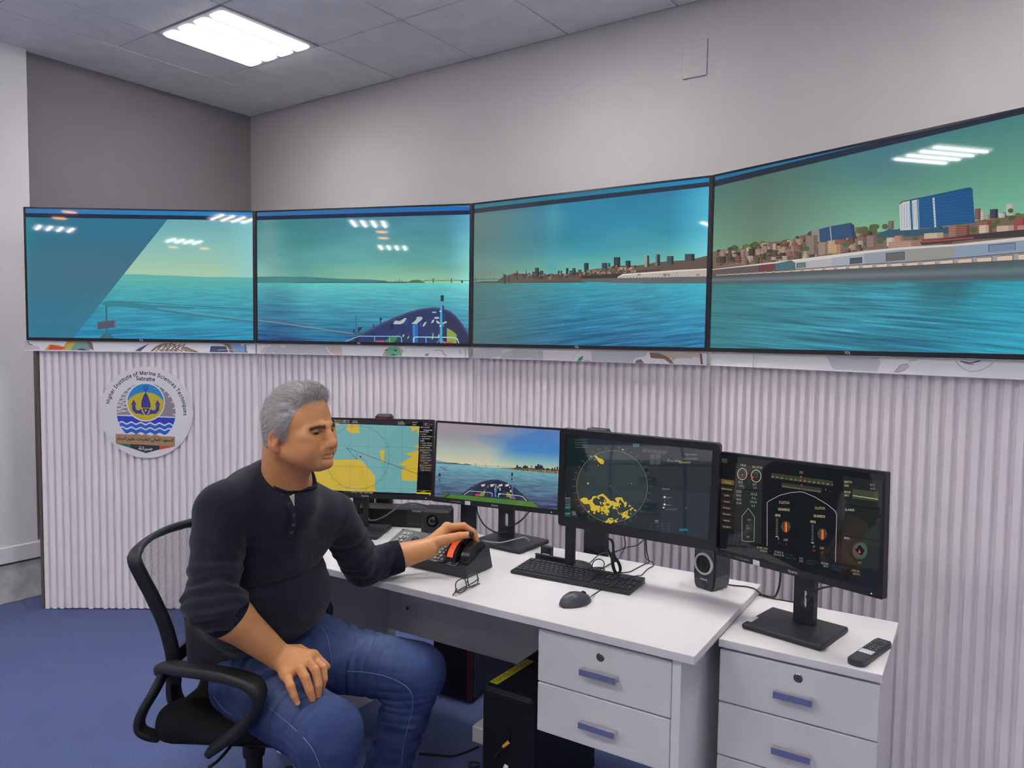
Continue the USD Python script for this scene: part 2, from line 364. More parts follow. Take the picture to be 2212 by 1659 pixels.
for i in range(4):
    a, b, n = facet(i, BACK)
    d = (b - a) / np.linalg.norm(b - a); L = np.linalg.norm(b - a); s0 = 0.028 if i == 0 else 0.0; L1 = L + (.5 if i == 3 else 0)
    M = frame_of((*a, 0), (*d, 0))                       # x along, y up, z towards the viewer
    obj('backing_board', put(bx(s0, L1, 0.004, 1.46, -.035, -.0155), M), flute, fluted)
    k = s0 + 0.004
    while k + .027 < L1 - .002:
        w = .0252; prof = Polygon([(k - .0005, -.0165), (k + .0012, -.003), (k + .0035, 0), (k + w - .0035, 0), (k + w - .0012, -.003), (k + w + .0005, -.0165)])
        r = extr(prof, 1.452 - rng.uniform(0, .003))       # polygon in (along, depth), extruded up
        r.vertices = r.vertices[:, [0, 2, 1]] + (0, .005 + (rng.uniform(-.002, .004) if i == 0 else 0), 0); r.invert()
        obj('slat', put(r, M), flute, fluted, smooth=False); k += .0402
    if i == 0: obj('edge_strip', put(bx(.012, .0275, 0, 1.46, -.045, -.006), M), pm('raw_board_edge', (96, 84, 74), .8), fluted, label='dark raw board edge')
# printed board ledge
INK = Sheet
def ledge(name, i, x0, x1, label, draw, off, scale, corners):
    a, b, n = facet(i, 0.018); d = (b - a) / np.linalg.norm(b - a)
    M = frame_of((*a, 0), (*d, 0)); t = thing(name, label, 'printed board')
    obj('board', put(rbx(x0, x1, 1.449, 1.505, -.05, 0, .0012), M), pm('board_white', (244, 241, 243), .4), t)
    w, h = x1 - x0, .056
    s = Sheet(corners, w - .002, h - .002, off, scale); draw(s)
    if s.V: s.done('print', PRINT, M @ frame_of(((x0 + x1) / 2, 1.477, .0001), (1, 0, 0), (0, 1, 0)), t)

bezel = pm('tv_bezel_black', (18, 20, 28), 0.22, spec=0.5)
backshell = pm('black_plastic', (26, 27, 31), 0.45)
silver_ink = (205, 208, 214)
def make_tv(i, corners, label, draw):
    a, b = J[i], J[i + 1]; d = (b - a) / np.linalg.norm(b - a); n = np.array([d[1], -d[0]]); mid = (a + b) / 2
    t = thing('television', label, 'television', (*mid, TZ0), math.atan2(d[1], d[0]), 'row of four big wall screens')
    # local: x along the screen, y away from the viewer, z up
    W, H = np.linalg.norm(b - a) - .004, TZ1 - TZ0
    M = np.eye(4); M[:3, :3] = [[1, 0, 0], [0, 0, -1], [0, 1, 0]]; M[2, 3] = H / 2      # picture plane -> local
    fr = sbox(-W / 2, -H / 2, W / 2, H / 2).difference(sbox(-W / 2 + .010, -H / 2 + .016, W / 2 - .010, H / 2 - .008))
    obj('bezel', put(extr(fr, .03, -.028), M), bezel, t)
    obj('back_housing', cat(bx(-W / 2 + .004, W / 2 - .004, .028, .032, .004, H - .004), rbx(-W / 2 + .2, W / 2 - .2, .032, .05, .1, H - .2, .01)), backshell, t)
    s = Sheet(corners, W + .004, H, *draw[:2], clip=sbox(-W / 2 + .010, -H / 2 + .016, W / 2 - .010, H / 2 - .008)); draw[2](s)
    Ms = M.copy(); Ms[1, 3] = .0012
    s.done('screen', SCREEN, Ms, t)
    v, f = glyphs('TCL', True); q = extr(sbox(0, 0, .001, .001), .0001)
    tx = meshkit.text_mesh('TCL', .0085, .0006, True); tx.apply_translation((-tx.bounds[1][0] / 2, -H / 2 + .0045, .002)); obj('maker_mark', put(tx, M), pm('silver_print', silver_ink, .35), t)
    return t
def waves(u, v, seed, top, bot, streak, fine=60.0, slope=0.0, amp=.5):
    """sea colour: u right, v down from the horizon"""
    per = 0.06 + v; x = u * 14 / (per * 2 + .3); y = v ** .6 * fine + slope * u * fine * .3
    nz = meshkit.fbm(np.stack([x, y, 0 * u], -1), 4, seed) - .5
    base = mixc(top, bot, v ** .8)
    return np.clip(base + nz[:, None] * np.asarray(streak) * (amp + .9 * v)[:, None] * 2.0, 0, 255)

# -- first screen: sea seen past a dark window pillar, boom with a hanging block
def tv_a(s):
    def sky(u, v): 
        c = ramp([(0, (96, 158, 172)), (.45, (128, 184, 178)), (1, (170, 200, 168))], v); return mixc(c, (132, 200, 208), np.clip((u - .86) / .14, 0, 1) * .8)
    s.grid([(180, 70), (2200, 110), (2200, 715), (180, 660)], sky, 60, 30)
    s.poly([(1010, 640), (1230, 643), (1330, 650), (1450, 651), (1600, 658), (1750, 665), (1950, 664), (2180, 672), (2180, 730), (990, 716)], (92, 172, 166))
    s.grid([(180, 690), (2200, 715), (2200, 1230), (180, 1215)], lambda u, v: waves(u, v, 3, (84, 174, 168), (18, 122, 164), (24, 40, 36), 70, .5, .3), 240, 130)
    s.grid([(900, 700), (2200, 712), (2200, 722), (900, 710)], lambda u, v: mixc((80, 160, 156), (84, 168, 165), v), 10, 2)
    s.line([(1075, 876), (1400, 893), (1660, 912), (2180, 944)], 5, (30, 96, 118)); s.line([(1660, 930), (2180, 958)], 4, (36, 110, 130))
    s.poly([(850, 893), (900, 871), (1045, 869), (1090, 882), (1300, 905), (1655, 921), (1668, 930), (1640, 938), (1345, 925), (1600, 958), (2180, 1030), (2180, 1054), (1700, 1005), (1300, 948), (1050, 920), (920, 918), (880, 903)], (42, 122, 142))
    s.poly([(1345, 925), (1600, 958), (2180, 1030), (2180, 1040), (1700, 985), (1340, 935)], (78, 150, 166))
    s.line([(905, 905), (909, 1045)], 13, (40, 92, 112)); s.line([(909, 1100), (911, 1142)], 11, (40, 92, 112))
    s.poly([(830, 1050), (985, 1034), (990, 1095), (831, 1113)], (76, 76, 96)); s.poly([(972, 1036), (988, 1034), (990, 1095), (975, 1098)], (100, 98, 116))
    s.poly([(838, 1196), (890, 1142), (935, 1140), (978, 1200)], (38, 98, 118))
    s.grid([(180, 66), (1520, 60), (560, 1260), (180, 1230)], lambda u, v: mixc(mixc((38, 112, 142), (58, 108, 126), np.exp(-((v - .45) / .28) ** 2)), (46, 138, 150), np.clip(.12 - u, 0, 1) * 6), 20, 30)
    s.poly([(560, 1262), (1516, 64), (1500, 60), (1424, 170), (616, 1186)], (36, 104, 132))
    s.grid([(180, 82), (2200, 108), (2200, 158), (180, 122)], lambda u, v: mixc((52, 112, 164), (24, 128, 190), u), 20, 2)
    s.poly([(180, 119), (2200, 150), (2200, 184), (180, 154)], (28, 40, 58))
make_tv(0, [(49.8,447.0),(550.5,455.7),(552.4,741.4),(56.9,734.9)], 'leftmost big screen, its picture half hidden behind a dark window pillar', ((0, 430), 3.95, tv_a))

# -- second screen: open bay, low hills, bridge and the bow of a workboat
def tv_b(s):
    def sky(u, v):
        c = ramp([(0, (62, 118, 140)), (.3, (74, 140, 150)), (.7, (98, 164, 158)), (1, (150, 196, 160))], v)
        c = mixc(c, (88, 176, 226), np.clip((u - .86) / .14, 0, 1) * (1 - v) * .8); c = mixc(c, (150, 236, 226), np.clip((u - .9) / .1, 0, 1) * v * .7)
        c = mixc(c, (124, 158, 152), np.exp(-((u - .07) / .05) ** 2) * .55); c = mixc(c, (60, 132, 128), np.exp(-((u - .2) / .14) ** 2) * .5)  # grey upright band at the left: room reflection painted into the picture
        n = meshkit.fbm(np.stack([u * 4, v * 5, 0 * u], -1), 3, 5) - .5; return np.clip(c + n[:, None] * 26, 0, 255)
    s.grid([(40, 120), (2120, 60), (2110, 805), (50, 805)], sky, 70, 40)
    s.poly([(40, 742), (300, 739), (420, 744), (500, 740), (620, 746), (750, 756), (900, 763), (1000, 765), (1130, 768), (1300, 779), (1330, 805), (40, 806)], (62, 126, 126))
    s.poly([(410, 797), (560, 794), (820, 796), (1100, 795), (1300, 790), (1500, 790), (1560, 803), (410, 803)], (46, 84, 88))
    for x, h in ((1345, 14), (1362, 10), (1380, 20), (1405, 26), (1424, 34), (1447, 28), (1470, 12)): s.rect(x, 800 - h, x + 6, 800, (58, 98, 104))
    s.poly([(1480, 802), (1520, 786), (1550, 774), (1600, 770), (1640, 778), (1680, 803)], (86, 106, 78))
    s.line([(1655, 780), (2120, 778)], 5, (60, 86, 84)); s.line([(1660, 778), (1750, 762), (1838, 776), (1925, 762), (2020, 776)], 2, (70, 100, 98))
    for x, w, t in ((1750, 8, 757), (1925, 8, 757)): s.rect(x - w / 2, t, x + w / 2, 803, (52, 70, 74))
    s.poly([(2016, 780), (2036, 780), (2032, 803), (2020, 803)], (56, 62, 60))
    s.grid([(40, 802), (2120, 802), (2110, 1400), (50, 1380)], lambda u, v: np.clip(waves(u, v, 11, (96, 196, 190), (32, 100, 146), (22, 36, 34), 80, -.2) - (np.exp(-((u - .1) / .12) ** 2) * 18)[:, None] * (1, 1.6, 1.2) + (np.clip((u - .85) / .15, 0, 1) * (1 - v) * 30)[:, None], 0, 255), 240, 140)
    s.line([(60, 1156), (300, 1185), (640, 1236), (990, 1286)], 9, (128, 132, 138))
    s.line([(1012, 1110), (1016, 1300)], 8, (44, 92, 118)); s.rect(985, 1244, 1000, 1280, (34, 46, 62)); s.poly([(1030, 1228), (1074, 1222), (1050, 1262), (1030, 1274)], (42, 52, 60))
    bow = [(880, 1372), (950, 1340), (1050, 1290), (1180, 1225), (1300, 1165), (1400, 1122), (1500, 1085), (1580, 1060), (1650, 1045), (1750, 1036), (1800, 1038), (1860, 1050), (1910, 1070), (1960, 1108), (2020, 1180), (2064, 1245), (2090, 1290), (2092, 1400), (870, 1400)]
    s.poly(bow, (66, 68, 96)); s.poly([(x + (1750 - x) * .022, y + 16) for x, y in bow[:-2]] + [(2092, 1400), (900, 1400)], (33, 50, 96))
    s.poly([(1860, 1080), (1960, 1150), (2030, 1240), (2085, 1320), (2090, 1400), (1960, 1400), (1975, 1300), (1880, 1230)], (36, 40, 74))
    for k in range(34):
        x, y = rng.uniform(1150, 1850), rng.uniform(1130, 1340); w, h = rng.uniform(6, 40), rng.uniform(14, 70); s.rect(x, y, x + w, min(y + h, 1372), [(28, 46, 96), (24, 38, 80), (44, 70, 132), (36, 58, 116), (30, 34, 64)][k % 5])
    s.rect(1552, 1195, 1604, 1375, (34, 98, 168)); s.rect(1560, 1205, 1574, 1375, (56, 128, 196))
    for pts in ([(1366, 1190), (1390, 1160), (1430, 1166), (1480, 1136), (1498, 1140), (1470, 1182), (1440, 1196), (1380, 1196)], [(1540, 1190), (1580, 1160), (1600, 1130), (1645, 1126), (1648, 1146), (1620, 1170), (1590, 1196)], [(1648, 1214), (1664, 1178), (1690, 1172), (1676, 1200), (1660, 1222)], [(1730, 1190), (1740, 1156), (1762, 1150), (1756, 1176)], [(1775, 1166), (1790, 1160), (1820, 1186), (1876, 1166), (1882, 1180), (1840, 1198), (1790, 1190)], [(1452, 1310), (1470, 1288), (1478, 1300), (1466, 1322)], [(1500, 1330), (1518, 1304), (1522, 1316), (1510, 1336)], [(1736, 1340), (1746, 1282), (1754, 1282), (1748, 1340)], [(1790, 1330), (1800, 1290), (1812, 1292), (1806, 1330)]): s.poly(pts, (176, 178, 178) if pts[0][1] < 1280 else (150, 176, 110))
    s.disc(1618, 1136, 12, (168, 172, 172), 2.4); s.disc(1784, 1136, 10, (176, 178, 178), 2.6); s.disc(1760, 1082, 8, (120, 170, 200), 3.0)
    s.poly([(1300, 1346), (1360, 1310), (1420, 1298), (1396, 1352), (1350, 1385), (1284, 1374)], (66, 122, 62)); s.poly([(1882, 1232), (1930, 1256), (1976, 1296), (1974, 1390), (1880, 1390)], (132, 152, 62)); s.poly([(1200, 1352), (1290, 1350), (1280, 1372), (1204, 1372)], (190, 64, 96)); s.poly([(1842, 1362), (1932, 1360), (1934, 1384), (1842, 1384)], (196, 62, 84)); s.rect(1000, 1310, 1040, 1370, (30, 34, 62))
    rail = (120, 176, 214)
    s.line([(900, 1366), (1010, 1322), (1040, 1310), (1420, 1312), (1446, 1320), (1450, 1378)], 8, rail); s.line([(1190, 1312), (1192, 1376)], 6, rail); s.line([(1333, 1312), (1335, 1376)], 6, rail)
    s.line([(1562, 1382), (1564, 1330), (1580, 1318), (1940, 1322), (1980, 1336), (1998, 1384)], 9, (170, 206, 226)); s.line([(1680, 1320), (1682, 1380)], 6, rail); s.line([(1780, 1382), (1824, 1330), (1862, 1384)], 7, (96, 160, 190))
    s.poly([(1820, 960), (1836, 960), (1838, 1380), (1812, 1380)], (70, 156, 192)); s.rect(1822, 920, 1852, 976, (44, 50, 56)); s.rect(1838, 1014, 1852, 1070, (48, 54, 66)); s.disc(1818, 1072, 8, (190, 220, 230)); s.disc(1818, 1212, 8, (210, 226, 236)); s.line([(1848, 1180), (1852, 1212), (1836, 1216)], 5, (96, 150, 190))
    s.grid([(40, 118), (2120, 66), (2120, 108), (40, 166)], lambda u, v: mixc((56, 106, 152), (26, 102, 176), u), 20, 2)
    s.poly([(40, 165), (2120, 106), (2120, 146), (40, 202)], (26, 38, 66))
make_tv(1, [(550.5,455.7),(1020.2,439.3),(1017.1,748.9),(552.4,741.4)], 'second big screen from the left, showing a boat bow with railings and open bay', ((540, 430), 4.424, tv_b))

# -- third and fourth screens: the city shore
def building(s, x, y, w, h, col, seed, win=True, skew=0.0):
    r = np.random.default_rng(seed); s.poly([(x, y), (x + w, y + skew * w), (x + w, y + h), (x, y + h)], col)
    s.poly([(x + w * .68, y + skew * w * .68), (x + w, y + skew * w), (x + w, y + h), (x + w * .68, y + h)], [max(0, c - 26) for c in col])
    if win and w > 14:
        nx, ny = max(2, int(w / 9)), max(1, int(h / 12))
        for i in range(nx):
            for j in range(ny):
                wx, wy = x + (i + .25) * w / nx, y + skew * (x + (i + .25) * w / nx - x) + (j + .3) * h / ny
                s.rect(wx, wy, wx + w / nx * .45, wy + h / ny * .4, [max(0, c - 45) for c in col])
def tv_c(s):
    hz = 940
    def sky(u, v):
        c = ramp([(0, (40, 116, 152)), (.35, (44, 130, 160)), (.65, (58, 146, 160)), (1, (142, 196, 160))], v)
        c = mixc(c, (98, 116, 104), np.clip(1 - u / .42, 0, 1) * (.9 - .15 * v)); c = mixc(c, (72, 152, 168), np.exp(-((u - .345) / .035) ** 2) * .5)  # left side greyed: reflection of the room painted over the sky colours
        c = mixc(c, (90, 196, 226), np.clip((u - .82) / .18, 0, 1) * .7); c = mixc(c, (170, 222, 196), np.clip((u - .7) / .3, 0, 1) * np.clip((v - .5) * 2, 0, 1) * .7)
        n = meshkit.fbm(np.stack([u * 3, v * 4, 0 * u], -1), 3, 8) - .5; return np.clip(c + n[:, None] * 18, 0, 255)
    s.grid([(60, 300), (2050, 60), (2000, 950), (60, 950)], sky, 80, 50)
    def sea(u, v):
        c = waves(u, v, 21, (58, 158, 170), (24, 100, 146), (24, 42, 50), 90, .9, .45); c = mixc(c, (76, 104, 98), np.clip(1 - u / .45, 0, 1) * .85)  # the painted room reflection greys the left of the water too
        c = mixc(c, (60, 196, 222), np.clip((u - .72) / .28, 0, 1) * (1 - v) * .55); nz = meshkit.fbm(np.stack([u * 26, v * 40, 0 * u], -1), 3, 4) - .5
        return np.clip(mixc(c, (44, 100, 108), np.clip(1 - v / (.025 + .05 * np.clip(u - .45, 0, 1) + .08 * np.clip(nz + .1, 0, 1)), 0, 1) * np.clip((u - .5) * 6, 0, 1) * .9), 0, 255)
    s.grid([(60, hz), (2010, hz - 30), (1990, 1500), (60, 1480)], sea, 260, 150)
    s.line([(80, 918), (300, 914)], 5, (72, 92, 84)); s.line([(100, 904), (104, 940)], 5, (66, 84, 80)); s.line([(245, 900), (249, 920)], 4, (66, 84, 80))
    s.poly([(96, 940), (180, 934), (280, 932), (320, 900), (420, 868), (520, 880), (640, 890), (800, 888), (1000, 880), (1000, 944), (300, 948), (110, 946)], (72, 74, 62))
    hill = [(300, 936), (340, 890), (420, 868), (520, 876), (700, 882), (850, 872), (980, 856), (1060, 834), (1160, 826), (1260, 806), (1400, 806), (1480, 798), (1560, 780), (1700, 768), (1800, 762), (1890, 748), (2010, 720), (2010, 900), (1400, 920), (1000, 930), (320, 946)]
    s.poly(hill, (92, 78, 68))
    for x, y, w, h, c in ((326, 876, 22, 50, (60, 70, 66)), (354, 888, 26, 30, (74, 80, 72)), (412, 866, 34, 30, (84, 80, 62)), (434, 850, 12, 26, (70, 72, 62)), (480, 872, 26, 14, (70, 76, 70)), (532, 866, 14, 16, (60, 66, 62)), (564, 856, 90, 32, (62, 72, 72)), (586, 823, 32, 50, (52, 58, 58)), (626, 848, 26, 34, (58, 64, 64)), (650, 872, 22, 14, (80, 82, 76)), (696, 870, 34, 24, (104, 112, 100)), (772, 848, 14, 30, (52, 70, 68)), (794, 846, 12, 30, (56, 66, 62)), (838, 826, 20, 52, (42, 58, 56)), (866, 846, 54, 24, (56, 84, 88)), (890, 826, 26, 28, (50, 74, 80)), (936, 838, 28, 22, (64, 88, 86)), (986, 784, 36, 72, (38, 60, 60)), (1066, 844, 64, 30, (54, 62, 66)), (1130, 784, 44, 44, (48, 70, 74)), (1178, 784, 22, 26, (60, 90, 94)), (1228, 737, 52, 70, (36, 58, 56)), (1324, 766, 40, 48, (40, 54, 58)), (1478, 724, 36, 66, (142, 148, 132)), (1498, 724, 18, 66, (48, 66, 68)), (1566, 714, 38, 66, (110, 122, 116)), (1580, 714, 24, 66, (38, 58, 62)), (1660, 728, 54, 44, (70, 76, 82)), (1806, 710, 80, 30, (66, 72, 78))): building(s, x, y, w, h + 26, c, x, False)
    s.poly([(508, 880), (513, 826), (518, 880)], (58, 66, 60))
    r = np.random.default_rng(5)
    for k in range(420):
        x = 400 + 1600 * r.random() ** .8; top = np.interp(x, [p[0] for p in hill[:19]], [p[1] for p in hill[:19]]); y = top + r.uniform(-6, 1) + r.random() * (896 - x * .02 - top); w, h = r.uniform(10, 20) * (.5 + x / 1800), r.uniform(9, 19) * (.5 + x / 1800)
        c = [(178, 124, 110), (196, 158, 140), (140, 98, 88), (206, 184, 166), (84, 72, 66), (96, 98, 62), (160, 88, 80), (64, 58, 56)][r.integers(8)]; f = np.clip(x / 1900 * 1.2 - .2, .0, 1); s.rect(x, y, x + w, min(y + h, 905), [c[0] * (.5 + .5 * f), c[1] * (.5 + .5 * f), c[2] * (.5 + .5 * f)])
    s.poly([(960, 890), (1270, 870), (1400, 862), (1600, 832), (1600, 852), (1300, 884), (1270, 905), (960, 912)], (52, 48, 48)); s.poly([(1404, 846), (1600, 834), (1602, 852), (1410, 864)], (78, 60, 54))
    s.poly([(1256, 900), (1300, 874), (1740, 842), (2010, 828), (2010, 886), (1500, 908), (1260, 908)], (176, 168, 162)); s.poly([(1256, 900), (1300, 874), (1740, 842), (2010, 828), (2010, 838), (1740, 854), (1310, 884)], (210, 204, 198))
    for x in (1420, 1630, 1660, 1900): s.rect(x, 872, x + 26, 890, (140, 96, 88) if x == 1630 else (134, 132, 134))
    s.line([(1740, 850), (1742, 900)], 3, (120, 116, 116)); s.line([(1260, 908), (2010, 890)], 5, (196, 176, 160))
    for x in np.arange(1280, 2000, 26): s.rect(x, 900 - (x - 1280) * .012, x + 8, 912 - (x - 1280) * .012, (110, 100, 98))
    s.poly([(960, 914), (2010, 894), (2010, 950), (1500, 952), (960, 936)], (92, 92, 94)); 
    s.grid([(60, 308), (2050, 78), (2050, 120), (60, 348)], lambda u, v: mixc((44, 110, 124), (32, 130, 178), u), 20, 2)
    s.poly([(60, 346), (2050, 118), (2050, 156), (60, 384)], (40, 48, 62))
make_tv(2, [(1020.2,439.3),(1539.0,378.5),(1528.1,759.5),(1017.1,748.9)], 'third big screen from the left, its skyline rising towards the right', ((1000, 360), 3.77, tv_c))

def tv_d(s):
    def sky(u, v):
        c = ramp([(0, (60, 116, 118)), (.4, (88, 140, 122)), (1, (134, 188, 150))], v); c = mixc(c, (84, 96, 84), np.clip(1 - abs(u - .14) / .3, 0, 1) * .6)  # grey zone near the left is a painted reflection of the room
        c = mixc(c, (66, 112, 132), np.exp(-((u - .5) / .12) ** 2 - ((v - .12) / .25) ** 2) * .6); return mixc(c, (110, 200, 164), np.clip((u - .6) / .4, 0, 1) * v * .5)
    s.grid([(80, 440), (2160, -40), (2160, 900), (80, 960)], sky, 70, 50)
    def sea(u, v):
        c = waves(u, v, 31, (52, 138, 150), (34, 124, 152), (26, 48, 52), 74, -.6, .6); c = mixc(c, (58, 108, 104), np.clip(1 - u / .4, 0, 1) * .6); c = mixc(c, (34, 176, 204), np.clip((u - .6) / .4, 0, 1) * .5)
        nz = meshkit.fbm(np.stack([u * 22, v * 44, 0 * u], -1), 3, 14) - .5; sm = lambda x: np.clip(x, 0, 1) ** 2 * (3 - 2 * np.clip(x, 0, 1)); w = u + nz * .05; vv = v + nz * .06 - .09 + .04 * u
        m1 = sm((.5 - abs(w - .40)) * 5 - 1.6) * sm(1.2 - vv / .17); m2 = sm((.30 - abs(w - .665)) * 9 - 1.5) * sm(1.25 - vv / (.36 + .06 * np.cos((w - .66) * 9))); m3 = sm(1.15 - vv / .10)
        return mixc(mixc(mixc(c, (60, 96, 98), m3 * .8), (42, 86, 90), m1 * .75), (36, 92, 102), m2 * .82)
    s.grid([(60, 1010), (2160, 960), (2160, 1580), (50, 1490)], sea, 260, 160)
    hill = [(80, 895), (160, 882), (240, 880), (320, 845), (380, 840), (480, 832), (560, 822), (600, 800), (660, 785), (760, 790), (940, 770), (1010, 768), (1060, 780), (1200, 760), (1500, 740), (1650, 712), (1760, 690), (2160, 640), (2160, 960), (80, 1040)]
    s.poly(hill, (112, 92, 80))
    r = np.random.default_rng(9); bx_, by_ = [p[0] for p in hill[:18]], [p[1] for p in hill[:18]]
    for k in range(90):
        x = r.uniform(90, 1950); y = np.interp(x, bx_, by_) + r.uniform(-6, 40); q = r.uniform(8, 20); s.disc(x, y, q, [(70, 84, 46), (52, 66, 40), (92, 100, 52)][r.integers(3)], 1.3)
    for k in range(260):
        x = r.uniform(90, 1000); top = np.interp(x, bx_, by_); y = top + r.uniform(-4, 8) + r.random() ** 1.2 * (960 - x * .06 - top); w, h = r.uniform(18, 44), r.uniform(18, 44)
        c = [(136, 112, 100), (158, 132, 116), (108, 86, 76), (170, 154, 138), (124, 80, 72), (84, 80, 54), (72, 62, 56)][r.integers(7)]; building(s, x, y, w, min(h, max(8, 985 - x * .05 - y)), c, k, w > 30)
    tower = [(1195, 612), (1215, 598), (1258, 588), (1600, 516), (1618, 514), (1632, 528), (1648, 722), (1200, 768)]
    s.poly([(1040, 800), (1130, 762), (1280, 762), (1420, 756), (1500, 750), (1490, 785), (1220, 806), (1060, 812)], (44, 78, 98))
    s.poly(tower, (24, 78, 124)); s.poly([(1195, 612), (1215, 598), (1258, 590), (1310, 578), (1316, 762), (1200, 768)], (184, 190, 192)); s.poly([(1257, 592), (1270, 588), (1278, 764), (1266, 764)], (36, 92, 128)); s.poly([(1393, 574), (1405, 571), (1416, 750), (1405, 752)], (186, 190, 190)); s.line([(1196, 610), (1216, 596), (1310, 576)], 8, (120, 84, 96)); s.line([(1260, 588), (1600, 516), (1620, 514), (1634, 530)], 7, (44, 70, 112)); s.line([(1304, 580), (1312, 762)], 6, (36, 92, 130))
    for k in range(12):
        y = 560 + k * 17
        for j in range(22): x = 1325 + j * 14; yy = y + (1325 - x) * .08; 
        s.line([(1320, y + 24), (1640, y - 24 + k * 3)], 2.5, (34, 96, 146))
    for i in range(6):
        for j in range(14):
            x = 1206 + i * 16 + (8 if i > 3 else 0); s.rect(x, 618 + j * 10.5 - i * 4, x + 6, 623 + j * 10.5 - i * 4, (120, 132, 142))
    s.poly([(688, 768), (780, 744), (905, 722), (926, 736), (932, 806), (720, 838), (690, 830)], (30, 66, 102)); s.poly([(670, 776), (690, 764), (710, 762), (715, 835), (672, 838)], (128, 124, 120)); s.line([(712, 762), (717, 836)], 8, (136, 130, 124)); s.line([(782, 745), (790, 830)], 6, (160, 156, 148)); s.poly([(905, 722), (926, 736), (932, 806), (915, 810)], (22, 52, 84))
    for x, y, w, h, c in ((1128, 712, 34, 48, (120, 108, 94)), (932, 748, 60, 40, (124, 98, 88)), (1000, 800, 60, 66, (136, 112, 102)), (640, 800, 66, 110, (132, 116, 104)), (710, 840, 60, 70, (150, 126, 110)), (768, 846, 76, 60, (180, 150, 112)), (810, 826, 110, 26, (134, 84, 72)), (1120, 812, 46, 50, (186, 178, 162)), (1166, 800, 50, 52, (176, 128, 108)), (1130, 836, 200, 40, (170, 136, 122)), (1344, 786, 114, 36, (186, 172, 150)), (1490, 738, 66, 70, (150, 110, 96)), (1556, 740, 60, 60, (134, 88, 80)), (1330, 820, 180, 28, (138, 74, 66)), (1646, 638, 34, 66, (128, 92, 88)), (1680, 650, 20, 56, (186, 180, 174)), (1736, 642, 48, 52, (68, 70, 88)), (1832, 610, 54, 68, (176, 182, 180)), (1700, 674, 36, 30, (170, 150, 144)), (1786, 664, 40, 28, (190, 184, 178)), (1660, 714, 90, 72, (140, 96, 84)), (1672, 738, 58, 50, (196, 178, 158)), (1776, 742, 104, 40, (190, 166, 150)), (1880, 700, 80, 60, (152, 74, 80)), (1960, 660, 80, 70, (156, 120, 110)), (1900, 740, 120, 34, (176, 130, 120))): building(s, x, y, w, h, c, x, True, -.06)
    for x, y, q in ((960, 770, 16), (990, 762, 18), (1040, 752, 22), (1060, 744, 14), (1110, 745, 16), (1860, 650, 14), (1780, 718, 14), (1760, 740, 16), (880, 850, 20), (1080, 830, 18), (1290, 812, 14), (640, 876, 16), (1640, 764, 18)): s.disc(x, y, q, (74, 88, 48), 1.2)
    s.poly([(1320, 836), (1640, 790), (1960, 760), (2160, 740), (2160, 790), (1640, 822), (1330, 856)], (58, 52, 52)); s.poly([(1330, 830), (1640, 806), (1640, 816), (1330, 842)], (140, 70, 66))
    wh = [(78, 1000), (600, 940), (1000, 890), (1240, 868), (1520, 852), (1960, 806), (2160, 786), (2160, 900), (1640, 948), (1200, 965), (800, 995), (78, 1036)]
    s.poly(wh, (136, 132, 134)); s.poly([(78, 1000), (600, 938), (1000, 888), (1240, 866), (1520, 850), (1960, 804), (2160, 784), (2160, 806), (1520, 866), (1000, 910), (600, 956), (78, 1012)], (196, 190, 184))
    s.poly([(78, 1004), (455, 966), (458, 1014), (78, 1040)], (92, 78, 74)); s.poly([(352, 976), (456, 965), (458, 1012), (354, 1020)], (104, 54, 54)); s.poly([(456, 966), (550, 946), (574, 962), (574, 1006), (458, 1014)], (62, 100, 104)); s.poly([(574, 958), (790, 935), (796, 992), (576, 1006)], (166, 164, 164)); s.poly([(790, 932), (985, 908), (990, 975), (796, 992)], (150, 156, 166)); s.poly([(985, 906), (1225, 880), (1230, 955), (990, 972)], (136, 142, 154)); s.poly([(1225, 882), (1518, 862), (1524, 928), (1230, 950)], (140, 140, 136)); s.poly([(1520, 862), (2160, 812), (2160, 890), (1526, 930)], (132, 146, 166))
    for x, y, w, h, c in ((584, 966, 50, 28, (96, 110, 116)), (902, 936, 70, 34, (66, 70, 78)), (1118, 906, 108, 48, (96, 92, 90)), (1730, 856, 158, 44, (112, 128, 150))): s.poly([(x, y), (x + w, y - w * .09), (x + w, y + h - w * .09), (x, y + h)], c); s.line([(x, y + h), (x, y), (x + w, y - w * .09), (x + w, y + h - w * .09)], 4, [q * .6 for q in c])
    s.line([(78, 1030), (600, 1000), (1000, 970), (1300, 955), (1640, 925), (2160, 880)], 5, (84, 80, 84))
    s.poly([(78, 1036), (600, 1006), (1000, 976), (1300, 962), (1640, 934), (2160, 888), (2160, 930), (1640, 962), (1000, 996), (600, 1018), (78, 1046)], (70, 66, 68))
    x = 110.0
    while x < 2150:
        y = np.interp(x, [78, 600, 1000, 1300, 1640, 2160], [1036, 1006, 976, 962, 936, 892]); k = 16 + (x - 78) * .026
        s.poly([(x, y), (x + k * 1.5, y - k * .12), (x + k * 1.5, y + k * .42), (x, y + k * .55)], (206, 180, 160)); s.poly([(x - k * .5, y - 4), (x, y - 4), (x, y + k * .8), (x - k * .5, y + k * .85)], (150, 146, 144)); x += k * 2.1
    s.grid([(60, 1040), (2160, 930), (2160, 1070), (60, 1092)], lambda u, v: mixc(mixc((74, 78, 78), (104, 118, 126), np.exp(-((v - .5) / .2) ** 2) * .8), (58, 122, 134), np.clip(v - .75, 0, 1) * 3 + np.clip(u - .6, 0, 1) * .8), 60, 14)
    
    s.grid([(60, 440), (2180, -78), (2180, -26), (60, 480)], lambda u, v: mixc((34, 106, 142), (30, 128, 178), u), 20, 2)
    s.poly([(60, 478), (2180, -30), (2180, 14), (60, 514)], (34, 42, 56))
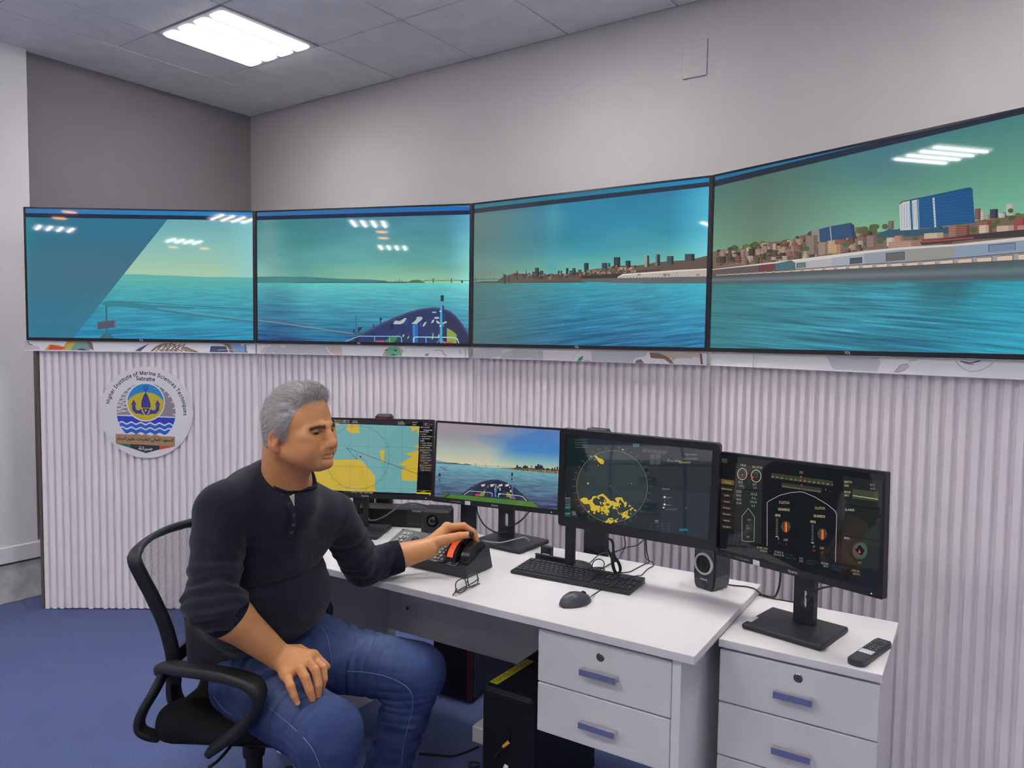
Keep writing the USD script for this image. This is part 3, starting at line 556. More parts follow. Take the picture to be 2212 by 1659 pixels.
make_tv(3, [(1539.0,378.5),(2313.8,209.3),(2281.9,779.4),(1528.1,759.5)], 'rightmost and largest-looking big screen, with a slab tower above a quay', ((1510, 220), 2.765, tv_d))

# ---------------------------------------------------------------- what is printed on the board ledge under the screens
def ink_a(s):
    s.rect(166, 1205, 250, 1290, (206, 203, 206)); s.poly([(232, 1212), (260, 1240), (330, 1262), (345, 1285), (232, 1288)], (206, 203, 206)); s.line([(232, 1212), (255, 1240), (275, 1245)], 6, (90, 76, 78))
    s.poly([(380, 1290), (420, 1240), (500, 1245), (540, 1260), (570, 1212), (660, 1212), (640, 1250), (590, 1290)], (232, 170, 70)); s.poly([(410, 1285), (430, 1242), (500, 1256), (560, 1270), (520, 1284)], (222, 86, 56)); s.poly([(556, 1290), (580, 1240), (630, 1220), (640, 1260), (600, 1292)], (206, 206, 88))
    s.poly([(600, 1290), (640, 1230), (660, 1214), (770, 1214), (790, 1240), (760, 1295)], (136, 176, 158)); s.poly([(740, 1214), (785, 1222), (800, 1290), (770, 1280)], (140, 118, 110)); s.poly([(660, 1290), (680, 1274), (720, 1278), (740, 1294)], (78, 86, 112))
    s.poly([(1150, 1298), (1190, 1270), (1278, 1230), (1240, 1262), (1200, 1300)], (96, 88, 102))
    br = (138, 104, 56)
    for k in range(6): a = 1290 + k * 40; s.line([(a, 1300), (a + 40, 1262), (a + 90, 1238), (a + 60, 1280), (a + 110, 1300)], 7, br)
    s.line([(1290, 1300), (1350, 1262), (1400, 1235), (1470, 1232), (1500, 1256), (1505, 1300)], 9, br); s.line([(1420, 1230), (1430, 1300)], 7, br)
    for k in range(4): s.line([(1550 + k * 12, 1262), (1600 + k * 22, 1296), (1690, 1306)], 6, br)
    s.poly([(1790, 1306), (1800, 1254), (1930, 1256), (1950, 1308)], (84, 92, 122)); s.poly([(1900, 1234), (1960, 1232), (2010, 1308), (1960, 1310), (1945, 1262)], (150, 124, 96)); s.poly([(1960, 1234), (2100, 1236), (2110, 1312), (2000, 1308)], (142, 170, 214)); s.line([(1860, 1290), (1960, 1284), (2010, 1292)], 5, (200, 214, 230)); s.line([(2100, 1250), (2096, 1290), (2112, 1312)], 6, (70, 74, 90)); s.disc(2070, 1240, 14, (235, 238, 242)); s.disc(2120, 1245, 12, (224, 226, 232))
ledge('printed_board', 0, -.026, 1.226, 'white ledge board with a colourful map print, under the leftmost screen', ink_a, (0, 430), 3.95, [(50.8,735.5),(551.9,742.1),(552.0,764.2),(51.4,757.8)])
def ink_b(s):
    s.poly([(90, 1470), (150, 1395), (170, 1395), (130, 1475)], (232, 208, 196)); s.poly([(130, 1478), (160, 1420), (200, 1396), (280, 1395), (320, 1425), (350, 1400), (730, 1404), (740, 1450), (780, 1484), (460, 1480)], (206, 205, 210)); s.line([(463, 1400), (463, 1480)], 3, (188, 186, 190)); s.poly([(200, 1476), (220, 1462), (240, 1478)], (240, 240, 240))
    s.poly([(740, 1404), (870, 1408), (880, 1450), (880, 1490), (800, 1486), (750, 1450)], (222, 200, 192)); s.line([(728, 1404), (745, 1450), (785, 1486)], 12, (244, 242, 242))
    s.poly([(1266, 1500), (1290, 1440), (1330, 1412), (1420, 1412), (1470, 1450), (1440, 1500)], (226, 184, 140)); s.poly([(1290, 1500), (1310, 1440), (1330, 1410), (1410, 1412), (1440, 1450), (1456, 1500)], (116, 196, 156)); s.poly([(1290, 1445), (1315, 1432), (1310, 1450)], (60, 60, 66)); s.poly([(1372, 1446), (1390, 1438), (1410, 1446), (1392, 1456)], (52, 74, 70)); s.poly([(1340, 1496), (1370, 1480), (1410, 1496)], (64, 84, 84))
    s.line([(1760, 1450), (1800, 1440), (1840, 1448), (1850, 1470), (1880, 1505)], 5, (196, 110, 110)); s.line([(1840, 1470), (1870, 1508)], 5, (220, 120, 96)); s.poly([(1670, 1500), (1680, 1478), (1710, 1474), (1704, 1504)], (150, 160, 196)); s.line([(2006, 1435), (2012, 1480)], 4, (110, 100, 104)); s.line([(2058, 1425), (2064, 1515)], 5, (120, 108, 100)); s.line([(1560, 1430), (1620, 1470)], 3, (214, 200, 206))
ledge('printed_board', 1, -.003, 1.215, 'white ledge board with a mint green and beige print, under the second screen', ink_b, (540, 430), 4.424, [(554.6,742.2),(1011.3,749.6),(1011.1,773.5),(554.7,764.3)])
def ink_c(s):
    s.poly([(20, 1480), (90, 1482), (70, 1560), (20, 1556)], (240, 239, 241)); s.poly([(80, 1560), (90, 1500), (130, 1482), (320, 1488), (300, 1540), (230, 1558), (420, 1568)], (214, 213, 216)); s.poly([(300, 1560), (310, 1520), (420, 1490), (650, 1495), (655, 1575)], (206, 205, 208)); s.line([(600, 1520), (608, 1575)], 5, (238, 236, 238)); s.line([(890, 1580), (900, 1540), (950, 1500)], 3, (198, 196, 198)); s.poly([(930, 1584), (945, 1556), (978, 1540), (976, 1566), (960, 1584)], (84, 168, 100)); s.line([(935, 1582), (975, 1545)], 3, (40, 110, 60)); s.line([(980, 1580), (1040, 1586)], 3, (70, 74, 72))
    s.poly([(1040, 1500), (1500, 1512), (1480, 1545), (1400, 1560), (1380, 1602), (1050, 1588)], (206, 207, 213)); s.poly([(1520, 1512), (1940, 1520), (1955, 1612), (1840, 1610), (1850, 1560), (1740, 1560), (1680, 1606), (1700, 1560)], (216, 196, 184))
    s.poly([(1520, 1512), (1600, 1518), (1680, 1555), (1720, 1606), (1690, 1606), (1640, 1566), (1530, 1558)], (148, 112, 96)); s.poly([(1402, 1600), (1412, 1578), (1450, 1568), (1476, 1602)], (150, 112, 96)); s.poly([(1930, 1520), (1948, 1522), (1956, 1612), (1940, 1612)], (128, 94, 80)); s.poly([(1830, 1610), (1840, 1570), (1890, 1545), (1930, 1560), (1935, 1612)], (238, 236, 238))
ledge('printed_board', 2, .003, 1.226, 'white ledge board with brown and grey blotches and a green leaf', ink_c, (1000, 360), 3.77, [(1021.7,749.8),(1527.0,760.4),(1526.1,789.7),(1021.5,773.7)])
def ink_d(s): s.line([(30, 1505), (70, 1510)], 3, (196, 194, 200)); s.line([(76, 1520), (60, 1570)], 3, (206, 204, 208))
ledge('printed_board', 3, 0.004, .215, 'short plain white ledge board at the start of the rightmost screen', ink_d, (1510, 220), 2.765, [(1534.8,760.6),(1626.8,763.1),(1625.8,794.2),(1533.9,790.0)])
def ink_e(s):
    s.poly([(760, 1520), (1070, 1528), (1085, 1560), (1060, 1612), (800, 1600)], (208, 208, 213)); s.poly([(1160, 1618), (1200, 1570), (1240, 1562), (1252, 1580), (1230, 1604), (1190, 1618)], (204, 198, 202)); s.line([(1168, 1616), (1204, 1572), (1244, 1564), (1252, 1582), (1226, 1606), (1180, 1618)], 3, (160, 152, 158)); s.line([(1250, 1545), (1300, 1540)], 10, (206, 202, 206))
    s.line([(1530, 1545), (1570, 1590), (1620, 1612), (1680, 1606), (1730, 1580), (1760, 1552)], 3, (150, 146, 160)); s.line([(1560, 1548), (1620, 1560), (1680, 1545)], 7, (92, 84, 130)); s.line([(1580, 1560), (1640, 1570)], 4, (120, 110, 150))
ledge('printed_board', 3, .217, 1.4, 'long white ledge board with faint grey line drawing, under the rightmost screen', ink_e, (1510, 220), 2.765, [(1627.8,763.1),(2447.6,785.2),(2444.7,831.8),(1626.8,794.2)])

# ---------------------------------------------------------------- desk and cabinets (local axes: X along the front edge, Y away from the sitter)
DT = math.radians(-32.0); DO = np.array([.472, 1.863])
DE1, DE2 = np.array([math.cos(DT), math.sin(DT)]), np.array([-math.sin(DT), math.cos(DT)])
def dk(x, y): return DO + DE1 * x + DE2 * y
MD = np.eye(4); MD[:2, :2] = rot2(DT); MD[:2, 3] = DO
def at_desk(name, label, cat_, x, y, z, rz=0.0, group=None):
    return thing(name, label, cat_, (*dk(x, y), z), DT + rz, group)
melw = pm('white_melamine', (206, 203, 204), 0.38, spec=0.4, bump=(420, 0.00012))
melg = pm('grey_melamine', (188, 188, 190), 0.5)
edgew = pm('white_edging', (212, 209, 211), 0.4)
chrome = pm('chrome', (205, 206, 210), 0.16, metal=1.0)
reflected_blue = pm('handle_face_blue', (120, 126, 164), 0.3, metal=0.4)  # blue reflection on the chrome handle front, put into the base colour
dark = pm('dark_void', (12, 12, 14), .8)
desk = at_desk('desk', 'long white desk with grey modesty panel, carrying the row of monitors', 'desk', 0, 0, 0)
obj('desk_top', rbx(-1.62, 0, 0, .68, .726, .75, .0015), melw, desk)
obj('modesty_panel', rbx(-1.55, -.066, .60, .618, .29, .7255, .001), melg, desk)
obj('end_panel', rbx(-.064, -.040, .018, .66, 0, .7255, .001), edgew, desk)
obj('end_panel', rbx(-1.58, -1.556, .018, .66, 0, .7255, .001), edgew, desk)
obj('screw_cap', lathe([(0, 0), (.007, 0), (.007, .002), (0, .003)], 16, (-1.44, .60, .40), (0, -1, 0)), pm('screw_cap_grey', (70, 70, 76), .4), desk)
lockm = pm('lock_nickel', (150, 146, 138), .25, metal=1.0)
def handle(parent, cx, z, y, w=.108):
    h = obj('handle', cat(rbx(cx - w / 2, cx + w / 2, y - .026, y - .0135, z + .004, z + .0085, .001), rbx(cx - w / 2, cx - w / 2 + .008, y - .026, y, z - .003, z + .0045, .0008), rbx(cx + w / 2 - .008, cx + w / 2, y - .026, y, z - .003, z + .0045, .0008)), chrome, parent, label='chrome bar handle')
    return h
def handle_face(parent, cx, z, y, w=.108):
    obj('handle_bar', rbx(cx - w / 2, cx + w / 2, y - .028, y - .0262, z - .009, z + .0085, .0006), reflected_blue, parent, label='front of the chrome bar handle with a blue-grey reflection painted in')
def lock(parent, cx, z, y):
    obj('lock', cat(lathe([(0, 0), (.0118, 0), (.0118, .002), (.0100, .0032), (.0095, .0024), (.007, .0024), (.0066, .004), (0, .004)], 28, (cx, y, z), (0, -1, 0))), lockm, parent, label='round nickel lock')
    obj('keyhole', cat(bx(cx - .0006, cx + .0006, y - .0044, y - .0039, z - .004, z + .004), lathe([(0, 0), (.0016, 0), (.0016, .0004), (0, .0004)], 12, (cx, y - .004, z), (0, -1, 0))), dark, parent)
ped = at_desk('drawer_unit', 'white two-drawer unit hung under the desk top', 'drawers', 0, 0, 0)
obj('carcass', rbx(-.466, -.067, .039, .56, .411, .7255, .001), edgew, ped)
for k, (z0, z1) in enumerate(((.5595, .712), (.412, .5555))):
    d = obj('drawer', rbx(-.468, -.0665, .020, .038, z0, z1, .0022), melw, ped)
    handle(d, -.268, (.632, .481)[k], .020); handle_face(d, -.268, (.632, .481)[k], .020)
    if k == 0: lock(d, -.270, .676, .020)
cab = at_desk('drawer_cabinet', 'white drawer cabinet with its own top, right of the desk', 'cabinet', .205, .415, 0)
obj('cabinet_top', rbx(-.205, .205, -.208, .21, .704, .727, .0015), melw, cab)
obj('carcass', rbx(-.200, .197, -.178, .205, .02, .7035, .001), edgew, cab)
for k, (z0, z1) in enumerate(((.548, .694), (.395, .544), (.242, .391), (.04, .238))):
    d = obj('drawer', rbx(-.203, .200, -.1985, -.1795, z0, z1, .0022), melw, cab)
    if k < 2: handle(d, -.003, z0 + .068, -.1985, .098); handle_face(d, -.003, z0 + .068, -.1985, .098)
    if k == 0: lock(d, .005, .665, -.1985)
obj('plinth', bx(-.19, .19, -.16, .19, 0, .02), dark, cab)

# ---------------------------------------------------------------- monitors
monb = pm('monitor_black', (30, 31, 35), 0.38, spec=0.4)
standb = pm('stand_black', (38, 39, 44), 0.5, spec=0.4, bump=(500, 0.00006))
blueled = emit('blue_led', (.12, .35, 1.0), 4.0)
def monitor(name, label, c, yaw, tilt, roll_, w, h, corners, draw, off, scale, bez=(.008, .008, .020), thick=.02, radius=.004, logo=None, rough=None):
    """c: centre of the front face (world); returns the thing and its picture frame matrix (local)"""
    yaw, tilt, roll_ = map(math.radians, (yaw, tilt, roll_))
    t = thing(name, label, 'monitor', (c[0], c[1], 0), yaw, None)
    T = np.eye(4); T[:3, :3] = [[1, 0, 0], [0, 0, -1], [0, 1, 0]]
    A = trimesh.transformations.rotation_matrix(-tilt, (1, 0, 0)) @ T @ trimesh.transformations.rotation_matrix(roll_, (0, 0, 1)); A[2, 3] = c[2]
    sd, tp, bt = bez
    ap = sbox(-w / 2 + sd, -h / 2 + bt, w / 2 - sd, h / 2 - tp); out = rrect(w, h, radius)
    obj('bezel', put(cat(extr(out.difference(ap), thick, -thick + .0015), extr(rrect(w - .004, h - .004, radius), .004, -thick - .0025)), A), monb, t)
    obj('back_housing', put(rbx(-w * .36, w * .36, -h * .32, h * .36, -thick - .024, -thick - .0026, .008), A), monb, t)
    s = Sheet(corners, w, h, off, scale, clip=ap.buffer(.0005, join_style=2)); draw(s)
    B = A.copy(); B[:3, 3] += A[:3, 2] * -.0002
    s.done('screen', rough or SCREEN, B, t)
    if logo:
        tx = meshkit.text_mesh('iiyama', .0072, .0005, True); tx.apply_translation((-tx.bounds[1][0] / 2 + logo[0], -h / 2 + logo[1], .0016)); obj('maker_mark', put(tx, A), pm('grey_print', (168, 170, 176), .4), t)
        obj('power_light', put(sph((w / 2 - .03, -h / 2 + .0085, .0016), .0016, 1), A), blueled, t)
    return t, A
def stand(t, A, px, foot, ztop, zbase, tower_w=.052, hole=True, swivel=0.0, over=0.0, back=.052):
    """column and foot slab, local to the monitor: px = shift along the width"""
    th = .016
    col = sbox(px - tower_w / 2, zbase + th - .001, px + tower_w / 2, ztop)
    if hole: col = col.difference(rrect(.019, .052, .006, px, zbase + .085))
    m = extr(col, .018); m.vertices = m.vertices[:, [0, 2, 1]] * (1, 1, 1); m.invert(); m.apply_translation((0, back - .006, 0))
    obj('stand_column', m, standb, t)
    R = trimesh.transformations.rotation_matrix(swivel, (0, 0, 1)); R[:3, 3] = (px + foot[2], back + foot[3], zbase)
    obj('stand_foot', put(cat(rbx(-foot[0] / 2, foot[0] / 2, -foot[1] / 2, foot[1] / 2, 0, th, .004)), R), standb, t)
    return R
UI = (176, 170, 146); DIM = (120, 116, 104)
# -- chart display
def scr_chart(s):
    s.rect(540, 0, 1452, 1200, (15, 15, 20)); s.rect(-600, 0, 600, 1200, (15, 15, 20))
    W, Y_ = (104, 158, 160), (192, 164, 58)
    s.poly([(-300, 175), (228, 180), (1172, 212), (1140, 965), (300, 935), (-320, 905)], W)
    for a, b in (((228, 178), (272, 176)),): s.poly([(228, 176), (272, 178), (268, 210), (232, 182)], Y_)
    s.poly([(376, 188), (498, 190), (496, 288), (404, 290), (348, 240)], Y_); s.poly([(1068, 210), (1174, 213), (1160, 330), (1144, 248), (1092, 270)], Y_)
    s.poly([(1164, 415), (1100, 440), (1166, 460)], Y_); s.poly([(724, 480), (790, 472), (772, 582), (796, 614), (746, 608)], Y_)
    s.poly([(-320, 590), (505, 585), (545, 618), (672, 762), (676, 946), (300, 934), (-320, 910)], Y_)
    s.poly([(1164, 484), (1004, 520), (1096, 552), (930, 644), (1032, 660), (968, 702), (975, 818), (1146, 828)], Y_)
    ln = (70, 106, 104)
    for a, b in (((410, 190), (390, 940)), ((602, 195), (580, 945)), ((795, 200), (774, 950)), ((985, 208), (964, 960)), ((-300, 410), (1170, 455)), ((-300, 640), (1155, 690)), ((300, 900), (1145, 915))): s.line([a, b], 2, ln)
    s.ring(478, 562, 355, 3, (64, 92, 84)); s.line([(354, 452), (1148, 745)], 4, (20, 40, 40)); s.line([(354, 452), (468, 582)], 4, (20, 40, 40)); s.line([(470, 512), (468, 582), (455, 566)], 3, (20, 40, 40)); s.line([(468, 582), (482, 566)], 3, (20, 40, 40))
    s.line([(512, 552), (578, 604)], 3, (60, 80, 70)); s.disc(512, 553, 11, (40, 56, 40)); s.line([(512, 553), (590, 560)], 3, (200, 110, 90)); s.disc(592, 561, 11, (222, 108, 84))
    for k in range(16):
        a = math.radians(-100 + k * 16); x, y = 478 + 368 * math.cos(a), 562 + 368 * math.sin(a); s.text('%03d' % (k * 20), x, y + 6, 11, (60, 90, 84), 1.2, center=True)
    for x in (40, 150, 420, 600, 780, 970): s.text("122 %02d.%dW" % (x % 60, x % 9), x, 950 if x > 300 else 930, 10, (50, 62, 40), 1.1)
    for x, y, t in ((215, 150, 'Speed, STW'), (322, 153, '0.1 kn'), (421, 157, 'Log1'), (220, 171, 'Speed SOG'), (322, 173, '0.4 kn'), (421, 176, 'SimW'), (930, 172, 'CURS'), (930, 192, 'RANGE'), (1094, 176, 'EAST'), (1094, 200, 'REC')): s.text(t, x, y, 13, (196, 192, 176), 1.3)
    s.line([(1216, 160), (1282, 162), (1282, 208), (1216, 205)], 2, (120, 120, 110), True); s.line([(1284, 163), (1334, 165), (1334, 210), (1284, 208)], 2, (120, 120, 110), True)
    s.text('Select', 1226, 184, 11, (180, 176, 160)); s.text('Menu', 1228, 200, 11, (180, 176, 160)); s.text('Save', 1292, 194, 11, (180, 176, 160))
    s.text('CDIS Display', 1178, 230, 13, (200, 196, 180)); s.rect(1320, 218, 1334, 242, (200, 200, 190)); s.rect(1216, 244, 1240, 262, (70, 96, 170)); s.text('Standard', 1242, 262, 14, (220, 216, 196))
    for k, q in enumerate(('ROUTING', '> Chart', '> Route Planning', '> Operation', 'OWN', '> Chart Work', '> Chart Plotting', 'FUNCTION')): s.text(q, 1176, 280 + k * 25, 13, (206, 202, 184), 1.2, shear=.02)
    for k, q in enumerate(('Highlight Buttons', 'Divisions', 'Clearing unit', 'Field mileout', 'Zones Legend', 'Tester', 'More calculation', 'CDIS Updates', 'Open AGCEX')):
        y = 464 + k * 28.5; s.line([(1172, y), (1318, y + 4)], 3, (150, 124, 108)); s.rect(1172, y + 3, 1316, y + 24, (38, 33, 32)); s.text(q, 1244, y + 20, 11, (190, 180, 160), 1.2, center=True)
    s.line([(1140, 930), (1302, 936)], 4, (170, 140, 60)); s.text('Legend', 1190, 946, 11, (200, 180, 90)); s.poly([(1138, 950), (1302, 956), (1300, 974), (1138, 968)], (196, 176, 30)); s.rect(1282, 978, 1298, 992, (200, 120, 60))
    s.line([(400, 944), (650, 954)], 3, (190, 170, 120))
    for x, t in ((320, '+ Buttons'), (414, 'SZ'), (456, 'B'), (500, 'STD'), (556, 'menu'), (606, 'DAMS')): s.text(t, x, 966, 12, (190, 170, 130), shear=.03)
m1, A1 = monitor('monitor', 'monitor showing a yellow and teal sea chart, half behind the head of the man', (-.580, 3.031, 1.056), -5, 3, 0, .54, .325, [(657.0,900.6),(938.5,907.1),(935.5,1081.2),(654.3,1072.1)], scr_chart, (680, 880), 5.186, logo=(-.010, .007))
stand(m1, A1, -.045, (.235, .19, .0, -.055), 1.15, .75, .062, True, math.radians(-4))
# -- camera view of the own ship
def scr_ship(s):
    def sky(u, v):
        c = ramp([(0, (150, 134, 146)), (.3, (142, 140, 146)), (.62, (160, 172, 166)), (1, (206, 196, 158))], v)
        b = ramp([(0, (84, 116, 172)), (.55, (70, 128, 186)), (.75, (120, 166, 176)), (1, (204, 202, 160))], v); n = meshkit.fbm(np.stack([u * 3.0, v * 3, 0 * u], -1), 3, 3) - .5
        return mixc(c, b, np.clip((u + n * .5 - .42) * 3.2, 0, 1))
    s.grid([(100, 150), (1360, 205), (1345, 665), (95, 560)], sky, 60, 40)
    s.grid([(95, 550), (1345, 655), (1340, 1040), (75, 960)], lambda u, v: waves(u, v, 41, (112, 168, 176), (58, 66, 100), (34, 38, 40), 46, .3), 150, 80)
    s.poly([(95, 520), (160, 535), (240, 556), (95, 552)], (120, 150, 156)); s.poly([(95, 546), (300, 552), (360, 566), (400, 560), (440, 568), (460, 578), (95, 556)], (74, 88, 84))
    s.line([(300, 545), (302, 565)], 3, (90, 110, 116)); s.line([(450, 572), (870, 598)], 3, (92, 92, 84))
    for x, y in ((493, 558), (598, 566), (718, 576)): s.line([(x, y), (x + 2, y + 32)], 4, (76, 84, 84))
    s.poly([(716, 602), (860, 606), (900, 596), (1000, 600), (1340, 620), (1345, 664), (1180, 650), (860, 618)], (96, 82, 66))
    for x, y, w, h in ((900, 576, 18, 30), (918, 592, 30, 14), (966, 584, 50, 22), (984, 572, 10, 20), (1086, 582, 80, 34), (1110, 566, 20, 40), (1136, 572, 16, 30), (1166, 604, 14, 14), (1200, 606, 24, 18), (1252, 602, 14, 26), (1278, 598, 12, 30), (1302, 590, 14, 38), (1324, 606, 14, 26)): s.rect(x, y, x + w, y + h, (38, 46, 54))
    s.poly([(1046, 600), (1051, 560), (1056, 600)], (44, 48, 52))
    for k in range(40): x = 900 + rng.uniform(0, 430); s.rect(x, 606 + (x - 900) * .06 + rng.uniform(0, 16), x + 9, 616 + (x - 900) * .06 + rng.uniform(4, 20), [(150, 118, 96), (128, 92, 84), (166, 140, 116)][k % 3])
    s.poly([(136, 590), (150, 585), (226, 625), (222, 632), (190, 628), (452, 806), (440, 812)], (84, 112, 140)); s.line([(140, 600), (137, 660)], 3, (70, 90, 112)); s.rect(124, 658, 148, 686, (40, 44, 56)); s.poly([(128, 712), (138, 700), (146, 740), (134, 752)], (58, 84, 116)); s.line([(200, 620), (436, 740)], 2, (120, 150, 170))
    bow = [(350, 868), (440, 800), (560, 738), (640, 720), (720, 720), (800, 744), (900, 810), (1010, 910), (1050, 960), (340, 890)]
    s.poly(bow, (48, 52, 74)); s.poly([(480, 800), (580, 745), (650, 734), (710, 734), (780, 760), (860, 820), (900, 900), (460, 880)], (34, 38, 66))
    s.rect(684, 760, 704, 890, (70, 120, 176))
    for k in range(26): x = rng.uniform(560, 840); y = rng.uniform(760, 860); s.rect(x, y, x + rng.uniform(4, 22), y + rng.uniform(6, 34), [(190, 180, 160), (52, 60, 96), (110, 124, 60), (28, 32, 60), (86, 104, 60)][k % 5])
    for x in (560, 650, 735, 800): s.poly([(x - 12, 770), (x + 30, 762), (x + 26, 782), (x - 4, 790)], (206, 186, 164))
    s.poly([(490, 862), (545, 858), (540, 884), (492, 884)], (176, 60, 70)); s.poly([(545, 850), (585, 838), (580, 886), (535, 884)], (120, 136, 54)); s.poly([(806, 840), (850, 866), (846, 900), (800, 888)], (120, 136, 54)); s.poly([(840, 892), (885, 896), (890, 916), (838, 910)], (176, 60, 70))
    s.line([(374, 876), (432, 832), (640, 848), (660, 856), (660, 890)], 5, (196, 200, 206)); s.line([(722, 896), (724, 858), (930, 880), (966, 890), (1000, 930)], 5, (206, 208, 212)); s.line([(452, 724), (450, 824)], 3, (90, 112, 140)); s.rect(442, 790, 456, 812, (50, 56, 66))
    s.line([(857, 690), (862, 905)], 8, (92, 118, 140)); s.rect(850, 652, 866, 684, (24, 26, 30)); s.rect(850, 704, 862, 724, (40, 44, 50)); s.line([(838, 910), (862, 860), (890, 912)], 4, (140, 170, 190))
    s.poly([(95, 905), (200, 856), (240, 860), (155, 912)], (66, 104, 46)); s.poly([(160, 912), (250, 862), (1060, 938), (1140, 1006), (1020, 1004)], (72, 116, 50)); s.line([(165, 908), (240, 862)], 7, (26, 34, 30)); s.line([(250, 862), (1060, 938), (1140, 1006)], 3, (30, 46, 30))
m2, A2 = monitor('monitor', 'monitor showing a ship bow at sea under a pink and blue sky', (-.061, 2.898, 1.054), -23.2, 4, 0, .54, .325, [(941.5,908.4),(1215.3,925.4),(1207.7,1112.9),(934.2,1082.7)], scr_ship, (920, 880), 4.61, logo=(.005, .007))
stand(m2, A2, .028, (.235, .20, .03, -.03), 1.20, .75, .064, True, math.radians(-13))
def stickers(t, A, w, h, x0, z0):
    st = Sheet([(0, 0), (1, 0), (1, 1), (0, 1)], .024, .0150); st.rect(0, 0, 1, 1, (224, 226, 228)); st.text('AMD', .08, .36, .22, (40, 40, 44), .7); st.text('FreeSync', .08, .76, .24, (110, 114, 120), .6)
    B = A @ trimesh.transformations.translation_matrix((x0, z0, .0017)); st.done('sticker', PRINT, B, t, 'white adaptive sync sticker')
    s2 = Sheet([(0, 0), (1, 0), (1, 1), (0, 1)], .092, .007); 
    for k, q in enumerate(('24"', 'FHD', '100Hz', 'IPS', 'DP')): s2.text(q, .36 + k * .125, .8, .7, (150, 152, 158), .072)
    s2.text('ProLite', .0, .62, .5, (120, 122, 128), .09); s2.done('spec_print', PRINT, A @ trimesh.transformations.translation_matrix((x0 - .066, z0, .0017)), t)
stickers(m2, A2, .54, .325, -.54 / 2 + .158, -.325 / 2 + .0085)
